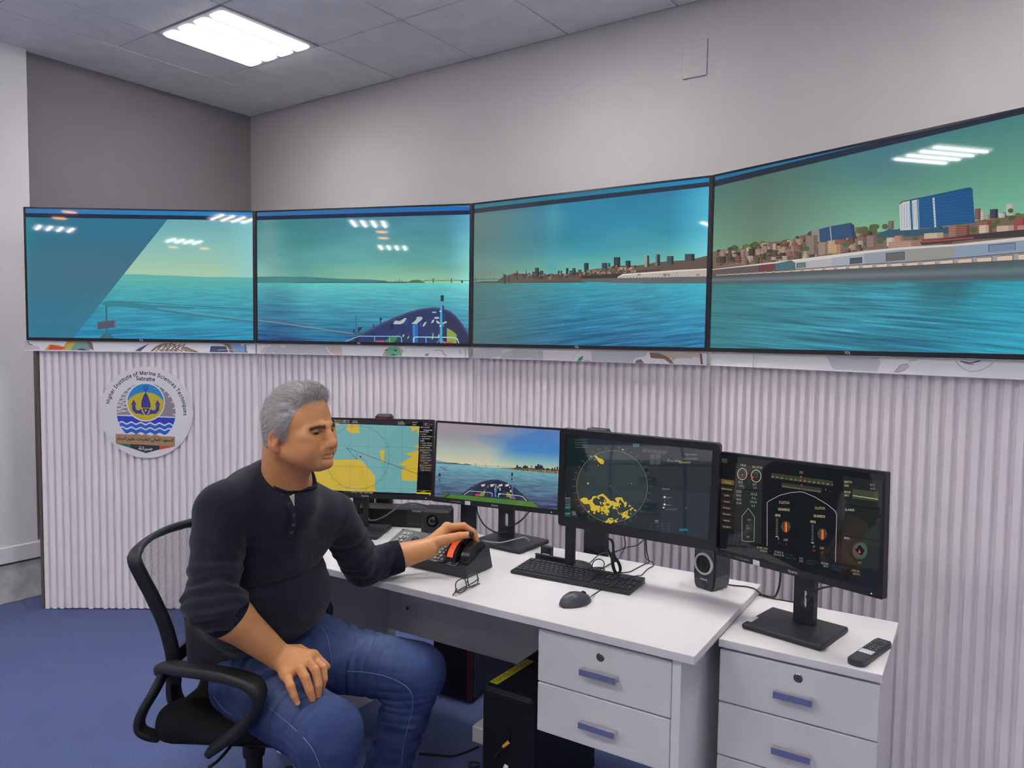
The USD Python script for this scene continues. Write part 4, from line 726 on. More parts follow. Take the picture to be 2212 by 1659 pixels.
# -- touch screen with the radar picture (thick black rim, glossy)
def scr_radar(s):
    s.rect(0, 0, 1854, 1659, (10, 14, 18))
    s.grid([(166, 204), (1700, 362), (1652, 1345), (128, 1075)], lambda u, v: mixc((18, 30, 32), (26, 34, 38), u), 6, 4)
    s.disc(645, 735, 380, (34, 46, 48)); s.ring(645, 735, 378, 3, (112, 128, 124), .985)
    for k in range(36):
        a = k * pi / 18; s.line([(645 + 384 * math.cos(a), 735 + 392 * math.sin(a)), (645 + 394 * math.cos(a), 735 + 404 * math.sin(a))], 3, (104, 118, 114))
        s.text('%03d' % (k * 10), 645 + 408 * math.cos(a), 740 + 418 * math.sin(a), 11, (86, 98, 94), 1.1, center=True)
    s.line([(628, 728), (860, 950)], 2, (86, 98, 94)); yl, yd = (184, 160, 40), (130, 112, 22)
    s.poly([(458, 416), (470, 406), (500, 434), (540, 446), (562, 470), (556, 498), (530, 502), (500, 476), (476, 440)], yl); s.ring(540, 470, 14, 3, yd, 1, -20, 140)
    for x, y, q in ((420, 418, 7), (462, 455, 6), (497, 514, 5), (756, 348, 8), (391, 704, 10), (628, 728, 4), (852, 701, 5), (645, 1078, 10), (712, 1014, 6), (812, 990, 7), (700, 1080, 8)): s.disc(x, y, q, yl)
    s.poly([(306, 870), (345, 852), (382, 856), (396, 884), (428, 868), (438, 842), (476, 834), (478, 852), (448, 866), (440, 900), (470, 936), (520, 940), (516, 974), (430, 996), (422, 962), (404, 920), (350, 922), (318, 890)], yl)
    s.poly([(480, 850), (500, 828), (548, 812), (580, 840), (628, 886), (680, 900), (720, 922), (700, 944), (640, 930), (600, 908), (560, 850), (530, 836), (500, 850), (520, 862), (506, 872)], yl)
    s.poly([(672, 866), (700, 850), (748, 852), (772, 900), (800, 898), (796, 940), (776, 958), (770, 916), (744, 890), (728, 868), (716, 900), (730, 960), (710, 940), (690, 890)], yl)
    r = np.random.default_rng(12)
    for x0, y0, n, sx, sy in ((570, 970, 60, 40, 70), (650, 930, 34, 60, 30), (470, 980, 26, 60, 40), (790, 1040, 40, 60, 36), (620, 1110, 34, 60, 28), (690, 970, 8, 40, 30)):
        for k in range(n): x, y = x0 + r.normal() * sx * .5, y0 + r.normal() * sy * .55; q = r.uniform(5, 14); s.poly([(x - q, y - q * .6), (x + q * .7, y - q), (x + q, y + q * .5), (x - q * .4, y + q * .8)], yl)
    for x, y in ((828, 940), (856, 964), (886, 986)): s.poly([(x - 12, y - 8), (x + 8, y - 6), (x + 16, y + 10), (x - 8, y + 8)], yl)
    for k, c in enumerate(((70, 80, 80), (60, 70, 70), (28, 84, 88), (40, 96, 100), (26, 40, 44), (44, 100, 104), (30, 60, 64))): s.rect(150, 850 + k * 32, 206, 874 + k * 32, c)
    s.rect(224, 996, 264, 1040, (74, 78, 78)); s.rect(864, 284, 932, 318, (50, 92, 96)); s.rect(1226, 444, 1254, 478, (34, 96, 92)); s.text('ALARM', 1180, 470, 16, (130, 52, 52)); s.text('AL VESSEL', 1262, 476, 16, (170, 168, 150)); s.text('AC4927/23', 1350, 492, 16, (190, 178, 70))
    for k in range(5): s.rect(966 + k * 52, 340 + k * 5, 1010 + k * 52, 374 + k * 5, (60, 62, 62))
    for k in range(4): s.rect(1045 + (k % 2) * 60, 394 + (k // 2) * 60, 1095 + (k % 2) * 60, 446 + (k // 2) * 60, (58, 62, 62))
    s.text('TRAIL RANGE', 1400, 408, 15, (128, 124, 112)); s.text('VECT 3.00 MIN', 1390, 452, 15, (128, 124, 112))
    s.poly([(1160, 750), (1670, 815), (1655, 1340), (1150, 1260)], (30, 38, 44)); s.text('Settings', 1170, 770, 16, (120, 128, 132))
    for y in (848, 926): s.disc(1198, y, 11, (190, 190, 180)); s.text('Radar', 1214, y + 12, 15, (110, 116, 118))
    s.disc(1198, 884, 9, (60, 70, 76)); s.rect(1180, 952, 1196, 966, (200, 200, 196)); s.text('Track display', 1206, 984, 14, (100, 108, 112)); s.disc(1426, 964, 9, (80, 88, 92)); s.rect(1352, 1180, 1442, 1206, (28, 92, 100)); s.rect(1094, 1088, 1136, 1114, (80, 84, 84))
    for k in range(16): s.text('menu', 250 + (k % 4) * 34, 250 + (k // 4) * 26, 11, (74, 110, 96)); s.text('view', 1040 + (k % 4) * 60, 1130 + (k // 4) * 30, 12, (72, 80, 84))
GLOSS = vmat('touch_screen_glow', rough=0.03, spec=0.8, glow=1.0)
m3, A3 = monitor('monitor', 'glossy thick-rimmed touch monitor with a yellow radar picture', (.403, 2.43, 1.071), -29.7, -2, -1.1, .545, .338, [(1209.7,925.1),(1555.7,959.3),(1546.3,1191.4),(1205.7,1133.7)], scr_radar, (1190, 900), 4.879, bez=(.022, .022, .034), radius=.012, thick=.028, rough=GLOSS)
obj('stand_post', rbx(-.265, -.229, .0355, .058, .762, .95, .006), standb, m3)
obj('round_foot', lathe([(0, 0), (.075, 0), (.078, .003), (.074, .010), (0, .011)], 48, (-.243, .045, .75)), standb, m3)
# -- engine conning display
def scr_conn(s):
    T_ = lambda t, x, y, h, col, sx=1.0, **k: s.text(t, x, y, h * .94, col, sx * .82, **k)
    s.rect(0, 0, 1551, 1659, (20, 23, 26)); pan = (36, 40, 40)
    s.poly([(212, 150), (424, 176), (420, 360), (208, 335)], pan); s.poly([(208, 345), (420, 368), (414, 775), (200, 745)], pan)
    s.poly([(1050, 245), (1350, 290), (1346, 500), (1046, 462)], (32, 37, 34)); s.poly([(1046, 470), (1346, 512), (1340, 750), (1040, 705)], (30, 35, 33)); s.poly([(1040, 715), (1338, 760), (1330, 985), (1036, 920)], (32, 37, 32))
    s.poly([(106, 108), (148, 112), (146, 146), (104, 140)], (62, 62, 50)); s.poly([(96, 268), (202, 282), (200, 320), (96, 306)], (98, 78, 44)); T_('Conning', 124, 298, 13, (186, 160, 110), shear=.12)
    for k, q in enumerate(('Instruments', 'Lights', 'Sound', 'Anchors', 'Winches', 'Alarms', 'Autopilot')):
        y = 318 + k * 49; s.poly([(94, y), (201, y + 14), (200, y + 54), (94, y + 40)], (40, 33, 30)); T_(q, 142, y + 36, 14, (170, 164, 146), center=True, shear=.12)
    T_('TRUE', 247, 168, 17, UI, shear=.1); T_('RELATIVE', 342, 182, 17, UI, .9, shear=.1)
    s.ring(264, 231, 44, 5, (190, 176, 140), .82); s.ring(264, 231, 30, 3, (110, 102, 84), .82); s.poly([(264, 222), (272, 246), (256, 246)], (196, 66, 40)); s.ring(372, 247, 47, 5, (190, 176, 140), .8); s.ring(372, 240, 20, 4, (86, 84, 78), .5); s.disc(342, 257, 11, (196, 60, 40))
    for x, y, q in ((232, 301, '010'), (239, 327, '1.6'), (343, 318, '247'), (349, 343, '1.4'), (218, 374, 'COG'), (218, 404, 'SOG'), (218, 434, 'HDG'), (218, 464, 'STW'), (328, 393, '131.2'), (337, 424, '0.4'), (324, 453, '124.5'), (336, 485, '0.3')): T_(q, x, y, 17, UI, shear=.1)
    for y in (330, 345, 400, 430, 460): T_('kn', 268 if y < 350 else 366, y, 12, DIM)
    s.line([(262, 745), (262, 560), (312, 498), (360, 565), (355, 756), (310, 758), (275, 752)], 4, (150, 146, 130), True)
    for y, q in ((595, '-0.0'), (637, '6'), (660, '0.3'), (726, '0.0')): T_(q, 296, y, 15, UI)
    T_('FU', 711, 228, 20, (190, 180, 150)); s.poly([(492, 222), (972, 285), (972, 326), (492, 262)], (52, 54, 42)); s.poly([(570, 296), (882, 340), (880, 378), (568, 334)], (52, 54, 42))
    for k in range(14): x = 500 + k * 35.8; T_(('250', '270', '300', '5', '100', '110', '120', '130', '140', '150', '160', '170', '180', '5')[k], x, 258 + k * 4.7, 12, UI, .9, center=True); s.line([(x, 232 + k * 4.6), (x, 238 + k * 4.6)], 2, DIM)
    for k in range(17): T_(str(abs(80 - k * 10)), 583 + k * 17.6, 331 + k * 2.6, 10, UI, .9, center=True)
    s.poly([(714, 246), (732, 248), (722, 262)], (196, 66, 40)); s.poly([(718, 312), (734, 314), (726, 326)], (196, 66, 40)); T_('2', 910, 359, 16, UI); s.poly([(946, 362), (956, 368), (946, 374)], (40, 110, 70))
    s.line([(458, 792), (458, 455), (472, 440), (560, 395), (640, 376), (712, 369), (740, 372), (830, 410), (930, 470), (984, 515), (1000, 548), (990, 916)], 5, (160, 156, 146))
    for x, y, q in ((550, 460, 'CLUTCH'), (542, 514, 'GEARBOX'), (520, 562, 'RPM'), (828, 504, 'CLUTCH'), (818, 566, 'GEARBOX'), (794, 612, 'RPM')): T_(q, x, y, 21, (214, 196, 146), .88, shear=.07)
    for x, y in ((535, 570), (813, 620)): s.poly([(x - 9, y), (x + 9, y + 2), (x + 7, y + 148), (x - 10, y + 146)], (56, 58, 56)); s.line([(x - 12, y + 147), (x + 10, y + 150)], 5, (200, 196, 180))
    for k in range(6): s.line([(529, 590 + k * 22), (536, 590 + k * 22)], 2, (160, 156, 140)); s.line([(806, 642 + k * 24), (813, 642 + k * 24)], 2, (160, 156, 140))
    for x, y in ((604, 640), (888, 698)): s.disc(x, y, 44, (62, 62, 52), .82); s.line([(x + 1, y - 32), (x, y + 44)], 17, (206, 92, 30)); s.line([(x + 5, y - 28), (x + 5, y + 40)], 5, (236, 130, 60)); s.line([(x - 34, y), (x - 28, y)], 3, UI); s.line([(x + 28, y), (x + 34, y)], 3, UI)
    for x, y, q, c in ((540, 742, '0', UI), (584, 752, '180', UI), (541, 774, '1', (170, 50, 44)), (600, 786, '0', (170, 50, 44)), (816, 804, '0', UI), (866, 816, '180', UI), (810, 836, '10', (170, 50, 44)), (882, 850, '0', (170, 50, 44))): T_(q, x, y, 18, c)
    for x, y, q in ((1058, 300, 'DEPTH'), (1058, 328, 'UKC'), (1058, 378, 'ECHO'), (1058, 404, 'UKC'), (1064, 516, 'ALARMS'), (1058, 738, 'ROLL')): T_(q, x, y, 18, (206, 198, 160), .95, shear=.06)
    for x, y, q in ((1258, 322, '22.1'), (1260, 352, '16.1'), (1166, 928, '0.1')): T_(q, x, y, 17, UI)
    s.poly([(1124, 346), (1326, 372), (1324, 446), (1122, 420)], (60, 66, 50)); s.line([(1124, 398), (1324, 428)], 4, (220, 214, 170))
    s.ring(1180, 828, 64, 6, (60, 106, 62), .86, -85, 85); s.ring(1180, 828, 64, 6, (128, 52, 46), .86, 95, 265); s.disc(1180, 828, 58, (72, 78, 66), .86); s.poly([(1140, 815), (1160, 812), (1164, 795), (1176, 785), (1190, 788), (1198, 806), (1218, 822), (1200, 862), (1172, 855)], (16, 18, 20)); s.poly([(1178, 816), (1188, 848), (1168, 844)], (206, 84, 50))
    for x, y, q in ((376, 808, '26 MAY 2017'), (400, 832, '19:00:46'), (514, 842, "37 49.5' N"), (508, 862, "122 24.0' W"), (708, 892, '16 C'), (708, 914, '12 C'), (874, 930, '1010 hPa'), (898, 954, '56 %'), (1114, 986, '4.000 L/h'), (1124, 1012, '100.0 %')): T_(q, x, y, 16, UI, .8, shear=.16)
    for x, y, q in ((304, 796, 'DATE'), (302, 818, 'UTC TIME'), (470, 836, 'LAT'), (600, 862, 'AIR TEMP'), (600, 886, 'WATER TEMP'), (766, 908, 'BAROMETER'), (766, 930, 'HUMIDITY'), (962, 950, 'FUEL CONSUMPTION'), (962, 974, 'FUEL LEVEL')): T_(q, x, y, 12, (62, 66, 64), 1, shear=.16)
m4, A4 = monitor('monitor', 'monitor on the drawer cabinet showing dark engine dials with orange pointers', (.802, 2.109, 1.051), -56.6, 2.0, 2.0, .54, .325, [(1555.3,975.4),(1914.9,1019.7),(1907.0,1295.7),(1549.5,1198.7)], scr_conn, (1530, 960), 3.607, logo=(.005, .007))
R4 = stand(m4, A4, .012, (.228, .195, .0, -.042), 1.2, .727, .066, True, math.radians(12.5))
stickers(m4, A4, .54, .325, -.54 / 2 + .150, -.325 / 2 + .0085)
ls = Sheet([(0, 0), (1, 0), (1, 1), (0, 1)], .052, .014); ls.rect(0, 0, 1, 1, (206, 208, 206)); ls.text('ProLite', .1, .45, .24, (120, 122, 124), .3); ls.text('Monitor', .1, .8, .22, (130, 132, 134), .3)
ls.done('label_sticker', PRINT, R4 @ frame_of((-.105, -.045, .0163), (.05, -1, 0), (1, .05, 0)), m4, 'pale label stuck on the foot')

# ---------------------------------------------------------------- things on and under the desk
satin = pm('satin_black', (33, 34, 38), 0.42, spec=0.4)
cons_m = pm('console_dark_grey', (50, 52, 58), 0.45, spec=0.4, bump=(700, 0.00008))
rubber = pm('black_rubber', (20, 20, 22), 0.6, spec=0.3)
gloss_b = pm('gloss_black', (16, 17, 20), 0.12, spec=0.6)
white_pl = pm('white_plastic', (214, 213, 210), 0.45)
# -- throttle console
con = at_desk('control_console', 'dark grey throttle console with orange dial under the hand of the man', 'console', -1.0275, .25, .75)
X0, X1 = -.1925, .1925
prof = Polygon([(-.074, 0), (-.074, .034), (.058, .086), (.082, .004), (.078, 0)])
b = extr(prof, X1 - X0); b.vertices = b.vertices[:, [2, 0, 1]] + (X0, 0, 0); obj('housing', b, cons_m, con)
SL = math.atan2(.052, .132)                                     # slope of the top panel
MP = np.eye(4); MP[:3, :3] = [[1, 0, 0], [0, math.cos(SL), -math.sin(SL)], [0, math.sin(SL), math.cos(SL)]]; MP[:3, 3] = (0, -.074, .034)   # panel frame: x along, y up the slope, z out
obj('face_plate', put(rbx(X0 + .002, X1 - .002, .002, .140, 0, .0015, .0007), MP), satin, con)
for x, y in ((X1 - .007, .008), (X1 - .007, .134), (X0 + .007, .008), (X0 + .007, .134)): obj('screw', put(lathe([(0, 0), (.0028, 0), (.0024, .0012), (0, .0012)], 10, (x, y, .0015)), MP), rubber, con)
for name, xa, xb, rr in (('dial_hump', .098, .140, .052), ('side_hump', .156, .188, .047)):
    t = np.linspace(0.02, pi - .02, 26); pf = Polygon(np.c_[.074 + rr * 1.18 * np.cos(t), rr * .86 * np.sin(t)])
    h = extr(pf, xb - xa); h.vertices = h.vertices[:, [2, 0, 1]] + (xa, 0, .001); obj(name, put(h, MP), pm('hump_black', (28, 29, 33), .32, spec=.5), con)
# orange scale on the hump
t = np.linspace(1.35, 2.72, 18); xx = np.linspace(.104, .128, 2); V, F = [], []
for k in t: V += [(x, .074 + .0522 * 1.18 * math.cos(k), .0522 * .86 * math.sin(k) + .001) for x in xx]
F = [(2 * i, 2 * i + 1, 2 * i + 3) for i in range(17)] + [(2 * i, 2 * i + 3, 2 * i + 2) for i in range(17)]
orange = usdkit.material(stage, '/World/Looks/orange_lit_scale', {'p': ('principled_bsdf', {'base_color': tuple(lin((226, 84, 44))), 'roughness': .4, 'emission_color': tuple(lin((238, 88, 46))), 'emission_strength': .55})}, [], surface='p.BSDF')
obj('orange_scale', put((np.array(V), np.array(F)) and trimesh.Trimesh(V, F, process=False), MP), orange, con, smooth=True, label='backlit orange dial strip')
tk = []
for i, k in enumerate(np.linspace(1.4, 2.68, 15)):
    c = np.array([0, .074 + .0526 * 1.18 * math.cos(k), .0526 * .86 * math.sin(k) + .001])
    for xa, L in ((.1045, .004 if i % 3 else .007), (.1275, -.004 if i % 3 else -.007)):
        tk.append(bx(min(xa, xa + L), max(xa, xa + L), c[1] - .0005, c[1] + .0005, c[2] - .0004, c[2] + .0003))
for k, q in ((1.62, '2'), (1.98, '4'), (2.3, '6'), (2.58, '8')):
    g_ = meshkit.text_mesh(q, .0055, .0004, True); g_.apply_transform(trimesh.transformations.rotation_matrix(k - pi / 2, (1, 0, 0))); g_.apply_translation((.1142, .074 + .0527 * 1.18 * math.cos(k), .0527 * .86 * math.sin(k) + .001)); tk.append(g_)
obj('scale_print', put(cat(*tk), MP), pm('pale_ink', (250, 206, 190), .5), con, kind='stuff')
lv = tube(spline([(.148, .078, .035), (.148, .088, .060), (.148, .094, .072)], 6), .008, 10, flat=(.009, .0055))
obj('lever', put(cat(lv, rbx(.128, .176, .084, .104, .060, .078, .006)), MP), rubber, con)
btn = pm('button_grey', (128, 124, 122), .4); btnd = pm('button_dark', (66, 64, 66), .4); btnl = pm('button_lit', (196, 194, 190), .4)
def button_group(x0, y0, nx, ny, px, py, sx, sy, mats):
    fr = LineString([(x0 - .004, y0 - .004), (x0 + (nx - 1) * px + sx + .004, y0 - .004), (x0 + (nx - 1) * px + sx + .004, y0 + (ny - 1) * py + sy + .004), (x0 - .004, y0 + (ny - 1) * py + sy + .004), (x0 - .004, y0 - .004)]).buffer(.0005)
    obj('button_frame', put(extr(fr, .0004, .0015), MP), pm('pale_line', (190, 190, 192), .5), con)
    for i in range(nx):
        for j in range(ny): obj('button', put(rbx(x0 + i * px, x0 + i * px + sx, y0 + j * py, y0 + j * py + sy, .0015, .0042, .0009), MP), mats[(i + j) % len(mats)], con)
button_group(.112, .006, 2, 1, .017, 0, .012, .010, [btn, btnd]); button_group(.042, .014, 3, 5, .015, .016, .011, .012, [btnl, btn]); button_group(-.168, .108, 2, 1, .017, 0, .013, .013, [btn]); button_group(-.168, .03, 2, 4, .017, .018, .013, .013, [btnd, btn])
button_group(-.09, .02, 5, 1, .018, 0, .013, .012, [btnd]); obj('trackball', put(sph((-.09, .085, .001), .016, 2), MP), gloss_b, con)

# -- keyboard with its keys
kb = at_desk('keyboard', 'full size black wired keyboard on the desk in front of the touch monitor', 'keyboard', -.5365, .394, .75, math.radians(2.6))
kt = lambda y: .0115 + (y + .07) * .045
bd = trimesh.convex.convex_hull(np.array([(x, y, z) for x in (-.2125, .2125) for y, z in ((-.074, .002), (-.074, .011), (.073, .0175), (.073, .0)) for _ in (0,)] + [(x, y, z) for x in (-.2145, .2145) for y, z in ((-.072, .004), (-.072, .0095), (.071, .016), (.071, .002))]))
obj('case', bd, satin, kb)
keym = pm('keycap', (40, 41, 46), 0.5, spec=0.35); legend = pm('keycap_legend', (206, 206, 210), .5)
u_ = .01835
rows = [(.0545, [1, -.6, 1, 1, 1, 1, -.4, 1, 1, 1, 1, -.4, 1, 1, 1, 1]), (.0305, [1] * 13 + [2]), (.0118, [1.5] + [1] * 12 + [1.5]), (-.0069, [1.8] + [1] * 11 + [2.2]), (-.0256, [2.25] + [1] * 10 + [2.75]), (-.0443, [1.3, 1.3, 1.3, 6.1, 1.25, 1.25, 1.25, 1.25])]
leg = []
ch = iter('QWERTYUIOPASDFGHJKLZXCVBNM1234567890' * 4)
def key(x, y, w, h=u_):
    z = kt(y); m = rbx(x + .0008, x + w - .0008, y - h / 2 + .0008, y + h / 2 - .0008, z - .002, z + .0022, .0009); obj('key', m, keym, kb)
    if w < .03:
        v, f = glyphs(next(ch)); q = extr(sbox(0, 0, .0032, .0028).difference(sbox(.0008, .0007, .0024, .0021)), .0002); leg.append(q.apply_translation((x + .004, y - .001 + h / 2 - .0085, z + .0021)) or q)
for y, ks in rows:
    x = -.207
    for k in ks:
        if k > 0: key(x, y, k * u_)
        x += abs(k) * u_
for bx0 in (.079,):
    for y, n in ((.0545, 3), (.0305, 3), (.0118, 3)):
        for i in range(n): key(bx0 + i * u_, y, u_)
    key(bx0 + u_, -.0256, u_)
    for i in range(3): key(bx0 + i * u_, -.0443, u_)
for i in range(4):
    key(.1385 + i * u_ * .98, .0305, u_ * .98)
    if i < 3:
        for y in (.0118, -.0069, -.0256): key(.1385 + i * u_ * .98, y, u_ * .98)
key(.1385, -.0443, u_ * 1.96); key(.1385 + 2 * u_ * .98, -.0443, u_ * .98); key(.1385 + 3 * u_ * .98, .0025, u_ * .98, u_ * 2); key(.1385 + 3 * u_ * .98, -.035, u_ * .98, u_ * 2)
obj('legends', cat(*leg), legend, kb, kind='stuff', label='pale key legends')
# -- flat black bar standing behind the keyboard, and a small hub
bar = at_desk('black_bar', 'low black plastic bar standing behind the left half of the keyboard', 'tray', -.684, .486, .75)
obj('body', cat(rbx(-.066, .066, -.004, .004, .0, .026, .0015), rbx(-.066, .066, .004, .018, .0, .006, .0015)), satin, bar); obj('rim', rbx(-.067, .067, -.006, .006, .025, .028, .001), satin, bar)
hub = at_desk('usb_hub', 'small upright black box with a white sticker behind the keyboard', 'hub', -.729, .532, .75)
obj('body', rbx(-.022, .022, -.011, .011, 0, .046, .003), satin, hub); obj('sticker', rbx(-.012, .018, -.0116, -.011, .017, .021, .0002), white_pl, hub, label='white sticker')
# -- mouse
ms = at_desk('mouse', 'dark grey wired mouse near the front of the desk', 'mouse', -.425, .168, .75, math.radians(66))
msm = pm('mouse_grey', (62, 63, 72), .42, spec=.4)
g0 = trimesh.creation.icosphere(4, 1.0); v = g0.vertices.copy()
w = 1 - .16 * np.clip(v[:, 0], 0, 1) ** 2; v = np.c_[v[:, 0] * .056, np.sign(v[:, 1]) * abs(v[:, 1]) ** .85 * .031 * w, np.where(v[:, 2] > 0, v[:, 2] * .036 * (1 - .22 * np.clip(v[:, 0] + .2, 0, 2)), v[:, 2] * .006)]
v[:, 2] = np.maximum(v[:, 2] + .004, 0.0008); obj('shell', (v, g0.faces), msm, ms, smooth=True)
obj('wheel', cyl((.030, -.0035, .0265), (.030, .0035, .0265), .0085, 20), rubber, ms)
obj('button_gap', tube([(.054, 0, .0165), (.04, 0, .0248), (.02, 0, .0322), (.008, 0, .0362)], .0007, 6), rubber, ms)
obj('badge', lathe([(.0032, 0), (.004, .0005), (.0048, 0)], 20, (-.018, 0, .0396), (-.1, 0, 1)), rubber, ms)
# -- eyeglasses lying folded, lenses up
gl = at_desk('eyeglasses', 'folded thin-rimmed eyeglasses lying near the front edge of the desk', 'glasses', -.764, .088, .75, math.radians(92))
gm = pm('glasses_frame', (78, 74, 72), .3, metal=.6)
lens = usdkit.material(stage, '/World/Looks/clear_lens', {'t': ('transparent_bsdf', {'color': (.97, .98, .97)}), 'g': ('glossy_bsdf', {'roughness': .02, 'color': (1, 1, 1)}), 'm': ('mix_closure', {'fac': .07})}, [('t.BSDF', 'm.closure1'), ('g.BSDF', 'm.closure2')], surface='m.closure')
def lens_ring(cx): return np.array([(cx + .029 * math.copysign(abs(math.cos(a)) ** .65, math.cos(a)), 0, .0225 + .0195 * math.copysign(abs(math.sin(a)) ** .75, math.sin(a))) for a in np.linspace(0, 2 * pi, 36, endpoint=False)])
TL = trimesh.transformations.rotation_matrix(math.radians(-14), (1, 0, 0)); TL[2, 3] = .0015
for sx in (-1, 1):
    rg = lens_ring(sx * .034); obj('rim', put(tube(rg, .0019, 8, closed=True), TL), gm, gl)
    obj('lens', put(extr(Polygon(rg[:, [0, 2]]), .0012).apply_transform(frame_of((0, .0006, 0), (1, 0, 0), (0, 0, 1))) , TL), lens, gl)
obj('bridge', put(tube(spline([(-.009, 0, .024), (0, -.004, .028), (.009, 0, .024)], 6), .0013, 8), TL), gm, gl)
for sx in (-1, 1):
    h = sx * .0635; obj('temple', tube(spline([(h * .95, .001, .022), (h, .006, .018), (h * .9, .012 + .004 * sx, .008), (-h * .2, .016 + .005 * sx, .0035), (-h * .85, .014 + .005 * sx, .002), (-h * 1.1, .006 + .005 * sx, .0022)], 6), .0018, 8), gm, gl)
    obj('nose_pad', put(sph((sx * .0085, -.004, .015), .0028, 2, (1, 1, 1)), TL), lens, gl)
# -- creative speaker
sp = at_desk('desk_speaker', 'small dark desktop speaker with a silver ring at the right end of the desk', 'speaker', -.131, .560, .75, math.radians(-19))
pf = Polygon([(-.030, 0), (.030, 0), (.036, .012), (.0395, .045), (.0385, .12), (.031, .148), (.018, .155), (-.018, .155), (-.031, .148), (-.0385, .12), (-.0395, .045), (-.036, .012)]).buffer(.003, quad_segs=4)
b = extr(pf, .075); b.vertices = b.vertices[:, [0, 2, 1]] + (0, -.036, .003); b.invert(); obj('cabinet', b, pm('speaker_shell', (52, 54, 60), .25, spec=.5), sp)
f2 = extr(pf.buffer(-.004), .006); f2.vertices = f2.vertices[:, [0, 2, 1]] + (0, -.0415, .003); f2.invert(); obj('front', f2, pm('speaker_front', (44, 46, 52), .16, spec=.6), sp)
obj('ring', lathe([(.027, 0), (.036, .001), (.0345, .006), (.0285, .006), (.027, .0)], 48, (0, -.0415, .084), (0, -1, 0)), pm('silver_ring', (186, 186, 188), .3, metal=.3), sp)
obj('cone', lathe([(0, .001), (.011, .0005), (.0125, -.0025), (.019, .0015), (.024, .005), (.0278, .0035), (.0278, -.001), (0, -.001)], 40, (0, -.0415, .084), (0, -1, 0)), rubber, sp)
tx = meshkit.text_mesh('CREATIVE', .0042, .0004, True); tx.apply_translation((-tx.bounds[1][0] / 2, 0, 0)); obj('maker_mark', put(tx, frame_of((0, -.0416, .031), (1, 0, 0))), pm('silver_print', (205, 208, 214), .35), sp)
obj('control_dial', lathe([(0, 0), (.008, 0), (.0078, .004), (0, .0045)], 24, (0, -.0415, .014), (0, -1, 0)), pm('speaker_shell', (52, 54, 60), .25), sp)
# -- sound bar and small round-driver speaker behind the console
xb, yb, _ = (-0.4394,3.0671,0.7500)
bar2 = thing('sound_bar', 'long black sound bar at the back of the desk under the chart monitor', 'sound bar', (xb + .01, yb + .095, .75), math.radians(-7))
obj('body', rbx(-.21, .185, -.04, .04, 0, .084, .008), pm('sound_bar_black', (30, 31, 35), .5, bump=(900, .0001)), bar2)
tx = meshkit.text_mesh('THOMSON', .008, .0005, True); obj('maker_mark', put(tx, frame_of((.02, -.0402, .068), (1, 0, 0))), pm('silver_print', (205, 208, 214), .35), bar2)
obj('grille', rbx(-.2, .0, -.0412, -.0402, .01, .075, .0004), pm('grille_cloth', (24, 25, 28), .8, bump=(1500, .0002)), bar2)
xl, yl, _ = (-0.2889,2.9037,0.7500)
ls_ = thing('cube_speaker', 'black box speaker with one glossy round driver beside the hand on the console', 'speaker', (xl, yl + .05, .75), math.radians(-9))
obj('cabinet', rbx(-.056, .056, -.05, .05, 0, .128, .012), pm('sound_bar_black', (30, 31, 35), .5), ls_)
obj('driver', lathe([(.0, .010), (.008, .0095), (.016, .006), (.0195, .001), (.021, .0035), (.0235, .0035), (.025, .0)], 40, (-.008, -.0495, .083), (0, -1, 0)), gloss_b, ls_)
tx = meshkit.text_mesh('logi', .009, .0005, True); obj('maker_mark', put(tx, frame_of((-.018, -.0502, .028), (1, 0, 0))), pm('grey_print', (168, 170, 176), .4), ls_)
rb = (-0.6402,3.0945,0.7500)
rd = thing('red_panel_box', 'narrow black box with a red front, half hidden behind the chart monitor stand', 'box', (rb[0] + .012, rb[1] + .12, .75), math.radians(-5))
obj('body', rbx(-.04, .03, 0, .05, 0, .12, .006), satin, rd); obj('front_panel', rbx(-.028, .02, -.001, .0005, .03, .10, .0005), pm('dark_red', (130, 30, 40), .4), rd)
# -- black uprights behind the monitors
col = at_desk('upright_block', 'tall black column standing behind the touch monitor', 'stand', -.629, .735, 0)
obj('column', rbx(-.046, .046, -.02, .02, .0, 1.212, .006), standb, col); obj('cap', rbx(-.04, .04, -.022, .022, 1.205, 1.216, .004), satin, col)
u3 = (-0.5364,3.2300,1.0053)
col3 = thing('upright_block', 'black column rising behind the chart monitor, its top showing above the screen', 'stand', (u3[0] - .02, u3[1] + .05, 0), math.radians(-8))
obj('column', rbx(-.038, .038, -.02, .02, .0, 1.213, .010), standb, col3); obj('red_grip', rbx(-.022, .022, -.0208, -.019, 1.190, 1.204, .0004), pm('dark_red', (130, 30, 40), .4), col3)
u2 = (-0.1808,2.9713,0.7500)
col2 = thing('upright_block', 'black slab standing behind the left half of the ship monitor', 'stand', (u2[0] + .012, u2[1] + .10, .75), math.radians(-10))
obj('slab', rbx(-.035, .032, -.012, .012, 0, .14, .003), satin, col2); obj('grip', rbx(.031, .034, -.009, .009, .01, .13, .001), pm('silver_ring', (196, 196, 198), .3), col2)
